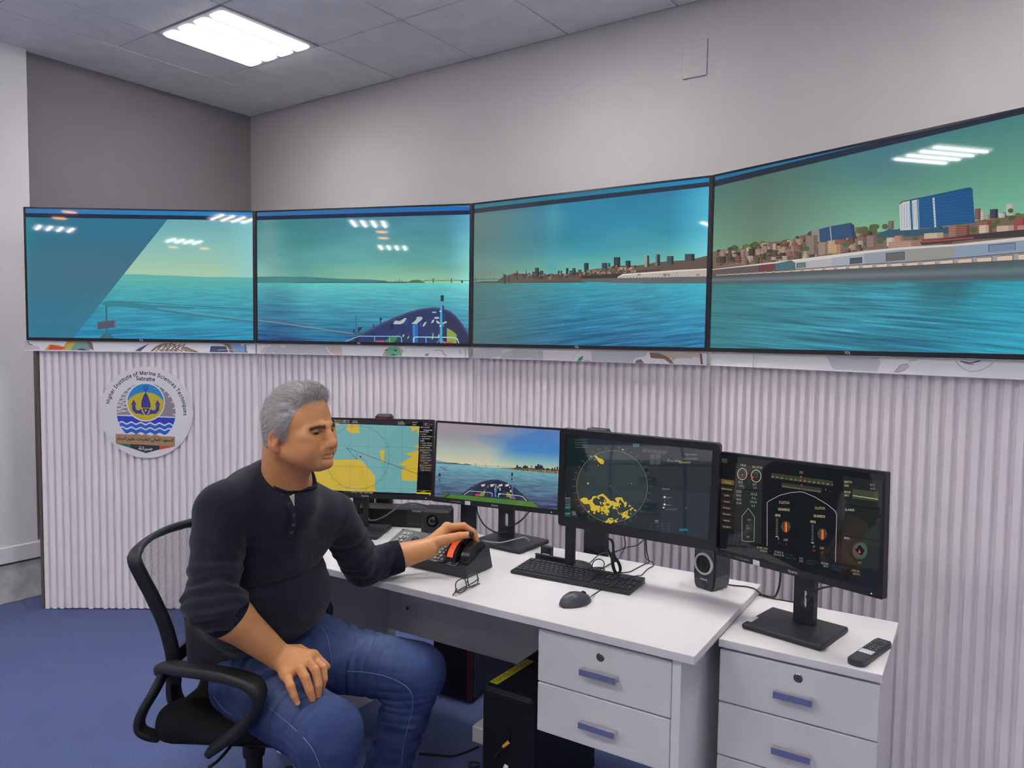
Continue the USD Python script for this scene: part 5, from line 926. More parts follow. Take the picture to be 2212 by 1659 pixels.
# -- remote control on the cabinet
rm = at_desk('remote_control', 'black television remote with three white keys on the drawer cabinet', 'remote', .3675, .322, .727, math.radians(-14.5))
ro = rrect(.044, .205, .017); b = cat(extr(ro.buffer(-.001), .0012, .0), extr(ro, .0115, .0012), extr(ro.buffer(-.0012), .0011, .0127), extr(ro.buffer(-.0035), .0009, .0138))
obj('body', b, pm('remote_black', (50, 51, 56), .45), rm)
for k in range(3): obj('white_key', rbx(-.0175, .0175, -.036 + k * .0095, -.029 + k * .0095, .0147, .0168, .0012), white_pl, rm)
rbm = pm('remote_key', (34, 34, 37), .4)
obj('direction_ring', lathe([(.0075, 0), (.0085, .0012), (.0155, .0012), (.0165, 0)], 32, (0, .063, .0145)), rbm, rm); obj('ok_key', lathe([(0, 0), (.006, 0), (.006, .0014), (0, .0016)], 24, (0, .063, .0145)), rbm, rm)
for k, (x, y) in enumerate([(-.013, .093), (.0, .093), (.013, .093), (-.014, .04), (0, .036), (.014, .04), (-.014, .022), (0, .018), (.014, .022), (-.014, .006), (0, .004), (.014, .006)]): obj('round_key', lathe([(0, 0), (.0042, 0), (.004, .0014), (0, .0016)], 16, (x, y, .0145)), rbm, rm); obj('key_mark', lathe([(0, 0), (.0014, 0), (.0014, .0003), (0, .0003)], 10, (x, y, .0160)), legend, rm)
# -- computers under the desk
pcm = pm('pc_black', (20, 21, 26), .5, spec=.35, bump=(800, .0001))
pc = at_desk('computer_tower', 'black computer tower with a yellow name label, beside the hung drawers', 'computer', -.620, .325, 0)
obj('case', rbx(-.098, .090, -.225, .235, .012, .448, .012), pcm, pc)
for x, y in ((-.08, -.2), (.07, -.2), (-.08, .2), (.07, .2)): obj('foot', lathe([(0, 0), (.013, 0), (.013, .013), (0, .013)], 12, (x, y, 0)), rubber, pc)
obj('rear_plate', rbx(-.088, .080, -.2262, -.2252, .03, .43, .0004), pm('pc_rear', (26, 27, 32), .45, metal=.3), pc)
for k in range(7): obj('slot_cover', rbx(-.08, .03, -.2275, -.2262, .06 + k * .021, .072 + k * .021, .0004), pm('pc_rear', (26, 27, 32), .45), pc)
ys = Sheet([(0, 0), (1, 0), (1, 1), (0, 1)], .215, .032); ys.rect(0, 0, 1, 1, (206, 196, 34)); ys.rect(.34, 0, 1, 1, (178, 168, 40)); ys.text('TAKNIS-TRAINEE 1', .03, .78, .58, (40, 38, 20), .118)
ys.done('name_label', PRINT, frame_of((-.070, -.085, .4484), (.05, 1, 0), (-1, .05, 0)), pc, 'yellow printed name label')
plugs = [((1098, 1548), (1103, 1545), (206, 140, 50), .007), ((1098, 1580), (1100, 1587), (206, 206, 206), .009)]
def plug(name, label, pa, pb, r, m, parent):
    a, b = np.array(pa), np.array(pb); obj(name, cyl(a, b, r, 12, r * .75), m, parent, label=label)
plug('orange_plug', 'orange cable plug', (.012, -.232, .30), (-.002, -.246, .285), .0065, pm('orange_plug', (206, 138, 50), .5), pc)
plug('white_plug', 'white cable plug', (.004, -.232, .222), (.002, -.250, .205), .008, white_pl, pc)
plug('green_plug', 'pale green cable plug', (.050, -.236, .195), (.062, -.240, .183), .006, pm('green_plug', (120, 150, 130), .5), pc)
obj('cable_tag', rbx(-.055, -.010, -.262, -.256, .125, .141, .002).apply_transform(trimesh.transformations.rotation_matrix(-.62, (0, 1, 0), (-.03, -.26, .133))), white_pl, pc, label='white label tag on a cable')
for pts in ([(-.002, -.246, .285), (-.02, -.265, .25), (-.012, -.26, .222), (.002, -.250, .205)], [(.002, -.25, .2), (-.012, -.258, .17), (-.02, -.26, .155), (-.05, -.262, .115), (-.08, -.27, .03)], [(.062, -.24, .183), (.07, -.25, .12), (.05, -.26, .06), (.0, -.26, .05), (-.03, -.262, .07), (.01, -.262, .095), (.06, -.25, .1)], [(.01, -.232, .34), (.014, -.236, .31), (.012, -.232, .3)]): obj('rear_cable', tube(spline(pts, 8), .0024, 6), rubber, pc)
pc2 = at_desk('computer_tower', 'second dark computer tower with a red front stripe, far under the desk', 'computer', -1.305, .93, 0, math.radians(6))
obj('case', rbx(-.10, .10, -.22, .22, .01, .45, .006), pcm, pc2); obj('red_stripe', rbx(.072, .098, -.2245, -.2195, .012, .446, .001), pm('dim_red', (92, 26, 36), .4), pc2, label='dim red front stripe'); obj('base', bx(-.09, .09, -.2, .2, 0, .011), rubber, pc2)
wb = at_desk('power_adapter', 'white plastic box on the carpet beside the labelled computer tower', 'box', -.955, .53, 0)
obj('body', rbx(-.062, .075, -.05, .05, 0, .062, .003), white_pl, wb); obj('lid', rbx(-.058, .07, -.046, .046, .061, .0645, .001), white_pl, wb)
# -- cables
cabm = pm('cable_black', (24, 24, 27), .5)
def cable(label, pts, r=.0022, m=cabm, n=8):
    t = obj('cable', tube(spline(pts, n), r, 8), m, None, label, 'cable'); return t
cable('thin mouse cable crossing over the keyboard', [(0.2391,2.2406,0.7640), (0.2671,2.3154,0.7530), (0.2992,2.3650,0.7530), (0.3168,2.3433,0.7680), (0.3485,2.3613,0.7760), (0.3855,2.3908,0.7790), (0.4182,2.4428,0.7720), (0.4485,2.5106,0.7540), (0.4796,2.5787,0.7525), (0.5088,2.6230,0.7525), (0.5157,2.6600,0.7515), (0.5015,2.7200,0.7505), (0.4974,2.7300,0.7821), (0.4945,2.7200,0.8297)], .0016)
cable('keyboard cable running back from the keyboard to the desk edge', [(0.3134,2.4599,0.7620), (0.3437,2.5264,0.7540), (0.3802,2.5379,0.7525), (0.4138,2.5496,0.7525), (0.4548,2.6043,0.7525), (0.4890,2.6498,0.7525), (0.5120,2.7200,0.7368), (0.5053,2.7350,0.7739), (0.4996,2.7300,0.8305)], .0018)
cable('black cable looping from under the touch monitor to the cable bundle', [(0.4676,2.5800,0.8599), (0.4389,2.5600,0.8422), (0.3976,2.5400,0.8391), (0.3808,2.5200,0.8237), (0.3874,2.6595,0.7600), (0.3531,2.6243,0.7550), (0.3330,2.5940,0.7540), (0.3025,2.5536,0.7530), (0.2785,2.5216,0.7530)], .0018)
cable('cable running along the desk from the black bar to the bundle', [(0.1978,2.5227,0.7660), (0.2233,2.5614,0.7560), (0.2577,2.5869,0.7535), (0.2906,2.6542,0.7535), (0.3224,2.7309,0.7535), (0.3371,2.6600,0.7862), (0.3549,2.6200,0.7979), (0.3781,2.6000,0.8105), (0.4006,2.5800,0.8329), (0.3964,2.5800,0.8737)], .0018)
cable('small loop of cable standing behind the keyboard', [(0.2879,2.5813,0.7540), (0.2801,2.5000,0.7932), (0.2892,2.5000,0.8061), (0.3048,2.5000,0.8094), (0.3174,2.5000,0.8017), (0.3193,2.5000,0.7890), (0.3223,2.5722,0.7540)], .0016)
def bundle(name, label, loops, tie, m=cabm, r=.002):
    t = thing(name, label, 'cable'); 
    for l in loops: obj('turn', tube(spline(l, 8, True), r, 8, closed=True), m, t)
    a, b = tie; obj('tie', cyl(a, b, .0085, 12), m, t)
lo = []
for k in range(4):
    d = (k - 1.5) * 1.6; q = .008 * (k % 2)
    lo.append([tuple(np.array(p) + (0, q, 0)) for p in ((0.3384,2.4500,0.8294), (0.3176,2.4500,0.8741), (0.3203,2.4500,0.8897), (0.3309,2.4500,0.8929), (0.3404,2.4500,0.8806), (0.3458,2.4500,0.8403), (0.3633,2.4500,0.8095), (0.3669,2.4500,0.7877), (0.3579,2.4500,0.7782), (0.3469,2.4500,0.7906), (0.3401,2.4500,0.8185))])
    lo[-1] = [(x + d * .0011 * (1 if i < 6 else 1.4), y, z - abs(d) * .001) for i, (x, y, z) in enumerate(lo[-1])]
bundle('cable_bundle', 'tied bundle of black cable hanging in front of the touch monitor edge', lo, ((0.3384,2.4520,0.8412), (0.3451,2.4520,0.8164)))
lo = [[(0.2558,2.5328,0.7540), (0.2790,2.5586,0.7560), (0.3137,2.5674,0.7570), (0.3293,2.5640,0.7550), (0.3100,2.5352,0.7540), (0.2755,2.5082,0.7540)], [(0.2455,2.5414,0.7560), (0.2751,2.5677,0.7580), (0.3206,2.5718,0.7590), (0.3240,2.5469,0.7570), (0.2922,2.5178,0.7560)], [(0.2401,2.5702,0.7535), (0.2464,2.5340,0.7535), (0.2592,2.5345,0.7535), (0.2686,2.5662,0.7535), (0.2572,2.5816,0.7535)]]
bundle('cable_bundle', 'coil of black cable lying on the desk behind the keyboard', lo, ((0.2845,2.5348,0.7570), (0.3016,2.5459,0.7570)))
cable('cable hanging in a curve left of the ship monitor stand', [(-0.1349,2.9500,0.8866), (-0.1263,2.9300,0.8543), (-0.1018,2.9200,0.8164), (-0.0646,2.9000,0.7963), (-0.0298,2.8650,0.8003), (-0.0102,2.8600,0.8073)], .003)
cable('cable passing through the hole of the ship monitor stand', [(-0.0105,2.9000,0.8117), (-0.0068,2.8300,0.8348), (0.0178,2.8400,0.8398), (0.0465,2.8800,0.8502), (0.0722,2.9200,0.8704)], .003)
cable('pale grey cable lying across the foot of the ship monitor', [(-0.1201,2.9390,0.7520), (-0.0782,2.7600,0.7938), (-0.0363,2.7200,0.8018), (-0.0025,2.7100,0.8118), (0.0316,2.7400,0.8128), (0.0567,2.8000,0.8007), (0.0743,2.8000,0.7885)], .0022, pm('cable_grey', (150, 150, 152), .5))
cable('thick cable from the chart monitor stand over the sound bar', [(-0.5703,3.0000,0.8166), (-0.5571,2.9600,0.8190), (-0.5294,2.9700,0.8207), (-0.4924,2.9700,0.8399), (-0.4556,2.9700,0.8666), (-0.4238,2.9800,0.8817), (-0.3880,2.9900,0.8837), (-0.3482,3.0000,0.8745), (-0.2978,3.0200,0.8574)], .0032, pm('cable_dark_grey', (66, 66, 70), .45))
cable('black cable from the desk speaker to the conning monitor', [(0.7080,2.4276,0.7530), (0.7407,2.4150,0.7530), (0.7715,2.4070,0.7530), (0.7916,2.3850,0.7530), (0.7959,2.3569,0.7520), (0.8218,2.3838,0.7310), (0.8514,2.3574,0.7300), (0.9030,2.3600,0.7208), (0.9208,2.3300,0.7287)], .0022)
cable('thick black cable hanging behind the conning monitor', [(0.8642,2.3600,0.8165), (0.8662,2.3700,0.7742), (0.8583,2.3700,0.7438), (0.8464,2.3688,0.7320), (0.8223,2.3853,0.7320), (0.8257,2.4400,0.7163)], .0035)
cable('cable threaded through the hole of the conning monitor stand', [(0.9202,2.1000,0.8587), (0.8719,2.0600,0.8661), (0.8455,2.0450,0.8604), (0.8359,2.0450,0.8420), (0.8507,2.1000,0.8176), (0.8611,2.1400,0.8146)], .003)
cable('black cable on the carpet between the man and the tower', [(-0.3270,2.7077,0.0060), (-0.2666,2.7046,0.0050), (-0.2058,2.6968,0.0050), (-0.1561,2.7230,0.0050), (-0.1078,2.7641,0.0060)], .004)
cable('loop of black cable on the carpet beside the tower', [(-0.0995,2.6536,0.0050), (-0.1267,2.6590,0.0050), (-0.1393,2.6437,0.0050), (-0.1248,2.6233,0.0050), (-0.0985,2.6328,0.0050)], .003)
# ---------------------------------------------------------------- round emblem on the partition


AR1=[[[1347,-74,1345,-4,1358,-4,1360,-74]],[[1091,-70,1095,-58,1104,-61,1113,-61,1119,-58,1118,-50,1107,-33,1117,-25,1120,-26,1124,-32,1134,-57,1140,-61,1149,-61,1156,-39,1162,-32,1170,-28,1180,-29,1187,-36,1188,-51,1184,-59,1189,-61,1214,-60,1205,-50,1203,-40,1210,-33,1222,-28,1237,-29,1244,-35,1245,-48,1239,-60,1256,-60,1265,-43,1271,-37,1278,-34,1285,-34,1290,-36,1296,-42,1302,-56,1306,-60,1316,-61,1320,-56,1318,-4,1332,-4,1333,-63,1327,-71,1322,-73,1305,-74,1297,-70,1292,-75,1282,-76,1272,-72,1267,-67,1257,-74,1241,-74,1224,-69,1206,-74,1192,-74,1192,-86,1187,-92,1180,-95,1169,-95,1159,-91,1153,-85,1149,-74,1137,-74,1129,-69,1117,-74,1104,-74],[1272,-55,1281,-63,1288,-62,1288,-56,1282,-47,1275,-49],[1217,-43,1227,-53,1232,-47,1232,-43,1228,-40,1219,-41],[1163,-73,1170,-82,1176,-82,1179,-80,1179,-74,1176,-71,1164,-71],[1168,-43,1163,-59,1165,-60,1174,-54,1174,-41]],[[1044,-74,1042,-4,1055,-4,1057,-74]],[[928,-5,942,-4,944,-55,946,-60,971,-60,961,-48,961,-38,975,-29,990,-28,996,-30,1002,-37,1002,-48,996,-60,1013,-61,1017,-56,1015,-4,1029,-4,1031,-55,1028,-67,1024,-71,1015,-74,998,-74,983,-69,963,-74,945,-74,936,-71,932,-66,930,-57],[974,-43,984,-53,989,-47,989,-43,985,-40,976,-41]],[[820,-76,821,-60,825,-51,836,-55,833,-68,834,-74,839,-79,849,-82,863,-82,876,-78,877,-74,875,-71,866,-68,868,-55,890,-61,901,-61,904,-56,902,-4,916,-4,918,-55,917,-63,911,-71,902,-74,890,-74,890,-81,884,-88,873,-93,862,-95,846,-95,831,-91,823,-84]],[[856,-109,860,-105,865,-105,869,-108,869,-115,865,-118,861,-118,856,-114]],[[839,-114,839,-109,843,-105,848,-105,852,-108,852,-115,848,-118,844,-118]],[[574,-5,588,-4,590,-55,595,-61,609,-60,613,-55,616,-41,628,-43,627,-55,630,-60,644,-61,649,-58,652,-42,655,-40,665,-42,664,-56,667,-60,684,-61,681,-52,683,-38,687,-33,694,-29,706,-28,715,-33,719,-39,720,-52,716,-61,734,-60,739,-52,741,-40,744,-40,753,-42,752,-55,755,-60,770,-61,774,-56,772,-4,786,-4,787,-63,781,-71,772,-74,757,-74,746,-68,732,-74,715,-74,703,-71,685,-74,668,-74,661,-72,657,-68,646,-74,632,-74,625,-72,621,-68,607,-74,586,-73,579,-68,577,-63],[695,-44,695,-53,698,-57,702,-57,706,-53,706,-45,703,-41,698,-41]],[[749,-21,753,-18,758,-18,762,-22,762,-27,758,-31,753,-31,749,-28]],[[732,-27,732,-22,736,-18,741,-18,745,-21,745,-28,741,-31,737,-31]],[[703,-9,707,-6,712,-6,716,-10,716,-15,712,-19,707,-19,703,-16]],[[686,-15,686,-10,690,-6,695,-6,699,-9,699,-16,695,-19,691,-19]],[[651,-26,651,-20,655,-16,661,-16,665,-20,665,-26,661,-30,655,-30]],[[620,-86,624,-83,630,-84,633,-87,632,-94,629,-96,622,-95,620,-93]],[[603,-87,608,-83,612,-83,616,-86,616,-93,612,-96,607,-96,603,-92]],[[474,-59,474,-48,477,-37,489,-39,487,-51,489,-57,495,-61,504,-63,530,-63,548,-59,551,-55,551,-49,547,-35,554,-32,560,-31,564,-45,564,-60,562,-64,551,-72,539,-75,495,-75,485,-72,478,-67]],[[521,-22,525,-19,530,-19,534,-23,534,-28,530,-32,525,-32,521,-29]],[[504,-28,504,-23,508,-19,513,-19,517,-22,517,-29,513,-32,509,-32]],[[315,-95,312,-82,326,-80,334,-75,320,-72,314,-64,316,-48,327,-36,338,-35,344,-38,351,-48,353,-61,369,-60,369,-4,382,-4,384,-54,389,-61,405,-60,400,-50,400,-41,402,-36,408,-30,418,-26,434,-28,432,-40,417,-40,413,-47,420,-56,425,-56,438,-51,442,-61,442,-64,439,-66,425,-71,407,-74,388,-74,380,-71,378,-68,374,-72,367,-74,352,-74,344,-86,337,-91,326,-95],[329,-51,328,-60,331,-62,339,-62,339,-55,335,-49]],[[258,-88,259,-71,266,-62,279,-57,292,-57,291,-50,288,-46,281,-45,274,-52,271,-52,263,-47,265,-42,272,-35,279,-32,289,-32,297,-36,305,-50,305,-65,302,-72,280,-70,273,-74,271,-83,276,-109,263,-112]],[[214,-74,212,-4,225,-4,227,-74]],[[52,-5,66,-4,68,-55,72,-61,94,-60,106,-57,115,-52,113,-49,101,-46,84,-46,83,-33,101,-32,127,-43,134,-43,135,-56,128,-57,131,-60,149,-60,153,-53,155,-41,159,-41,167,-43,166,-56,169,-60,183,-61,187,-56,185,-4,199,-4,200,-63,194,-71,185,-74,170,-74,159,-68,148,-74,133,-74,124,-71,117,-64,94,-73,64,-73,57,-68,55,-63]],[[151,-86,155,-82,162,-83,164,-86,164,-93,160,-96,155,-96,151,-92]],[[9,-96,5,-83,15,-80,25,-72,28,-65,28,-59,22,-43,35,-38,41,-53,41,-68,37,-78,27,-88,11,-96]]]
AR2=[[[120,-105,116,-93,126,-90,136,-82,139,-75,139,-68,133,-53,143,-48,147,-49,152,-66,159,-71,167,-71,172,-68,176,-51,188,-53,187,-66,194,-71,205,-70,208,-66,211,-53,215,-53,223,-55,222,-68,228,-72,237,-59,246,-51,264,-43,279,-45,285,-50,288,-56,288,-69,285,-75,279,-80,266,-85,236,-86,222,-83,216,-78,205,-84,191,-84,180,-78,169,-84,157,-84,151,-81,148,-88,139,-97,124,-105],[244,-72,259,-73,268,-71,274,-68,275,-62,269,-56,261,-57,250,-64]],[[172,-102,172,-96,176,-92,184,-94,185,-103,183,-105,176,-106]],[[99,-14,112,-14,114,-84,101,-84]],[[78,-27,78,-20,82,-17,86,-17,91,-21,91,-26,87,-30,82,-30]],[[9,-69,7,-55,12,-45,26,-36,33,-35,33,-27,47,-27,49,-65,52,-70,67,-71,73,-68,74,-63,69,-41,82,-38,87,-57,87,-69,84,-76,80,-80,68,-84,47,-83,42,-81,37,-76,18,-76],[21,-54,21,-60,25,-63,35,-63,34,-48,25,-50]],[[61,-26,61,-21,66,-17,70,-17,74,-20,74,-27,70,-30,65,-30]],[[34,-7,38,-4,43,-4,47,-8,47,-13,43,-17,38,-17,34,-14]],[[17,-13,17,-8,21,-4,26,-4,30,-7,30,-14,26,-17,22,-17]]]
a_, b_, n_ = facet(0, BACK); d_ = (b_ - a_) / np.linalg.norm(b_ - a_)
ec = np.array((-2.0186,4.1050,1.1160)); off_ = (ec[:2] - a_) @ n_; ec[:2] += n_ * (.0005 - off_)
em = thing('emblem_sign', 'round white institute sign with anchor emblem on the fluted partition', 'sign')
ME = frame_of(ec, (*d_, 0)); RE = .2545
obj('disc', put(cat(extr(Point(0, 0).buffer(RE, quad_segs=32), .009), extr(Point(0, 0).buffer(RE - .0012, quad_segs=32), .0012, .009)), ME), pm('sign_white', (228, 224, 228), .4), em)
# layout: disc centre (826, 838), horizontal radius 646, vertical radius 633
s = Sheet([(826 - 646, 838 - 633), (826 + 646, 838 - 633), (826 + 646, 838 + 633), (826 - 646, 838 + 633)], 2 * RE, 2 * RE, clip=Point(0, 0).buffer(RE - .002, quad_segs=32), dz=2e-5)
sh = math.radians(1.6)
def arc_text(t, r, a0, h, col, sx=.92):
    """letters round the circle, a0 = angle of the start, degrees clockwise from the top"""
    adv = {}
    tot = 0
    for c in t:
        if c == ' ': tot += h * .34; continue
        v, f = glyphs(c, True); w = v[:, 0].max() * h * sx; a = math.radians(a0) + (tot + w / 2) / r
        q = v * (h * sx, h) - (w / 2, 0); P = np.c_[826 + (r + q[:, 1]) * math.sin(a) + q[:, 0] * math.cos(a), 838 - (r + q[:, 1]) * math.cos(a) + q[:, 0] * math.sin(a)]
        s.k += 1; s._add(s.m(P), f, lin(col)); tot += w + h * .085
    return math.degrees(tot / r)
ink = (34, 32, 38)
span = arc_text('Higher Institute of Marine Sciences Techniques', 520, -78, 50, ink) 
s.text('Sabratha', 820, 398, 50, ink, .92, center=True, bold=True, shear=.05)
gr = (150, 140, 150)
body = Point(826, 838).buffer(408, quad_segs=24)
def half(y0, y1): return body.intersection(Polygon([(0, y0), (1700, y0 + 44), (1700, y1 + 44), (0, y1)]))
s.shape(body.intersection(Polygon([(0, 0), (1700, 0), (1700, 924), (0, 862)])), gr)
wh_ = (224, 219, 224)
for k in range(7):
    y = 500 + k * 52; x = 826 - math.sqrt(max(0, 408 ** 2 - (y - 838) ** 2)); s.line([(x - 14, y - 18), (x + 130, y + 8), (x - 14, y + 34)], 12, wh_)
s.line([(400, 870), (560, 690)], 9, wh_); s.line([(400, 780), (560, 620)], 9, wh_)
for k in range(7):
    a = math.radians(-62 + k * 13); s.poly([(826 + 372 * math.cos(a), 838 + 372 * math.sin(a)), (826 + 420 * math.cos(a - .022), 838 + 420 * math.sin(a - .022)), (826 + 420 * math.cos(a + .03), 838 + 420 * math.sin(a + .03)), (826 + 372 * math.cos(a + .035), 838 + 372 * math.sin(a + .035))], wh_)
def wave(y, x0=380, x1=1290, amp=13): return [(x, y + (x - 380) * .026 + amp * math.sin((x - 520) / 131 * 2 * pi)) for x in np.linspace(x0, x1, 80)]
def sea(ya, yb, col, flat=False):
    top = [(380, ya), (1290, ya + 24)] if flat else wave(ya); s.shape(body.intersection(Polygon(top + wave(yb)[::-1]).buffer(0)), col)
s.shape(body.intersection(Polygon([(380, 868), (1290, 894), (1290, 1140), (380, 1140)])), wh_)
sea(886, 968, (42, 70, 188), True); sea(990, 1038, (38, 104, 206)); sea(1060, 1112, (40, 104, 206))
s.disc(820, 692, 270, (232, 230, 236)); s.disc(822, 694, 252, (38, 142, 208))
cir = Point(822, 694).buffer(250, quad_segs=24); s.shape(cir.intersection(Point(822, 880).buffer(322, quad_segs=32)), (206, 188, 44))
for k in range(9): a = math.radians(-160 + k * 17.5); s.line([(822 + 205 * math.cos(a), 694 + 205 * math.sin(a)), (822 + 240 * math.cos(a), 694 + 240 * math.sin(a))], 5, (76, 168, 220))
nv = (66, 56, 148)
s.disc(826, 496, 34, (40, 84, 190)); s.poly([(796, 508), (856, 508), (830, 556), (822, 556)], (40, 84, 190)); s.disc(826, 494, 14, (60, 156, 214))
t = np.linspace(0, 1, 24); hull = [(824 + (-64) * math.sin(pi * (q ** .82)) , 562 + 200 * q) for q in t[:20]] + [(760, 762), (884, 766)] + [(824 + 64 * math.sin(pi * (q ** .82)), 562 + 200 * q) for q in t[:20][::-1]]
s.shape(Polygon([(824, 562), (796, 610), (770, 680), (764, 730), (766, 764), (884, 768), (886, 730), (876, 680), (852, 612)]).buffer(3), (40, 34, 92)); s.shape(Polygon([(824, 572), (800, 614), (776, 682), (770, 730), (772, 758), (878, 762), (880, 730), (870, 682), (848, 616)]), nv)
s.poly([(768, 778), (884, 780), (862, 838), (822, 888), (788, 838)], nv); s.disc(820, 808, 16, (206, 188, 44)); s.line([(768, 776), (798, 850), (822, 886)], 5, (230, 214, 120)); s.line([(884, 780), (852, 850), (822, 886)], 5, (230, 214, 120))
for sx in (-1, 1):
    X = lambda x: 822 + sx * (x - 822)
    s.shape(LineString([(X(898), 830), (X(950), 832), (X(985), 800), (X(988), 735)]).buffer(23, join_style=1, cap_style=2), nv); s.poly([(X(880), 800), (X(900), 792), (X(930), 822), (X(900), 856), (X(838), 880), (X(872), 842)], nv)
    s.poly([(X(988), 660), (X(1026), 736), (X(950), 732)], nv)
tan = (170, 138, 100)
ban = [(398, 1136), (560, 1142), (620, 1146), (690, 1130), (760, 1150), (815, 1134), (880, 1160), (950, 1140), (1020, 1162), (1222, 1170), (1220, 1306), (1000, 1294), (398, 1268)]
s.poly(ban, tan)
s.poly([(402, 1270), (600, 1276), (600, 1328)], (52, 116, 66)); s.poly([(600, 1276), (1006, 1294), (1006, 1346), (814, 1400), (600, 1328)], (52, 50, 60)); s.poly([(1006, 1294), (1218, 1304), (1006, 1350)], (206, 74, 66))
def arabic(data, x0, y0, w, col, shear):
    xs = [c for g_ in data for c in g_[0][0::2]]; mn, mx = min(xs), max(xs); k = w / (mx - mn)
    for g_ in data:
        rings = [[((r[i] - mn) * k + x0, y0 - r[i + 1] * k + shear * (r[i] - mn) * k) for i in range(0, len(r), 2)] for r in g_]
        q = Polygon(rings[0], rings[1:]).buffer(0)
        s.shape(q, col)
arabic(AR1, 412, 1172, 786, (44, 36, 34), .030); arabic(AR2, 714, 1298, 192, (222, 220, 226), .02)
s.done('print', PRINT, ME @ trimesh.transformations.translation_matrix((0, 0, .0103)), em, 'printed institute emblem and lettering')

# ---------------------------------------------------------------- soft bodies: smooth unions of round shapes, turned into one closed surface
class Soft:
    def __init__(s): s.p = []
    def add(s, fn, c, R, k=.01, op=1): s.p.append((fn, np.asarray(c, float), float(R), k, op)); return s
    def cap(s, a, b, ra, rb, k=.01, op=1):
        a, b = np.asarray(a, float), np.asarray(b, float); ab = b - a; L2 = ab @ ab + 1e-12
        def fn(p):
            t = np.clip((p - a) @ ab / L2, 0, 1); return np.linalg.norm(p - a - t[:, None] * ab, axis=1) - (ra + (rb - ra) * t)
        return s.add(fn, (a + b) / 2, math.sqrt(L2) / 2 + max(ra, rb), k, op)
    def chain(s, pts, rs, k=.004):
        for i in range(len(pts) - 1): s.cap(pts[i], pts[i + 1], rs[i], rs[i + 1], k)
        return s
    def ell(s, c, r, R=None, k=.01, op=1):
        c, r = np.asarray(c, float), np.asarray(r, float); R = np.eye(3) if R is None else np.asarray(R, float)
        def fn(p):
            q = (p - c) @ R; k0 = np.linalg.norm(q / r, axis=1); k1 = np.linalg.norm(q / (r * r), axis=1); return k0 * (k0 - 1) / (k1 + 1e-9)
        return s.add(fn, c, max(r), k, op)
    def cut(s, o, n, k=.004, R=9.0, c=None):
        """keeps the side the normal does not point to"""
        o, n = np.asarray(o, float), np.asarray(n, float) / np.linalg.norm(n)
        return s.add(lambda p: -((p - o) @ n), o if c is None else c, R, k, -1)
    def __call__(s, p, sel=None):
        d = np.full(len(p), 1e3)
        for i, (fn, c, R, k, op) in enumerate(s.p):
            if sel is not None and not sel[i]: continue
            e = fn(p)
            if op > 0: h = np.maximum(k - abs(d - e), 0) / k; d = np.minimum(d, e) - h * h * k * .25
            else: h = np.maximum(k - abs(d + e), 0) / k; d = np.maximum(d, -e) + h * h * k * .25
        return d
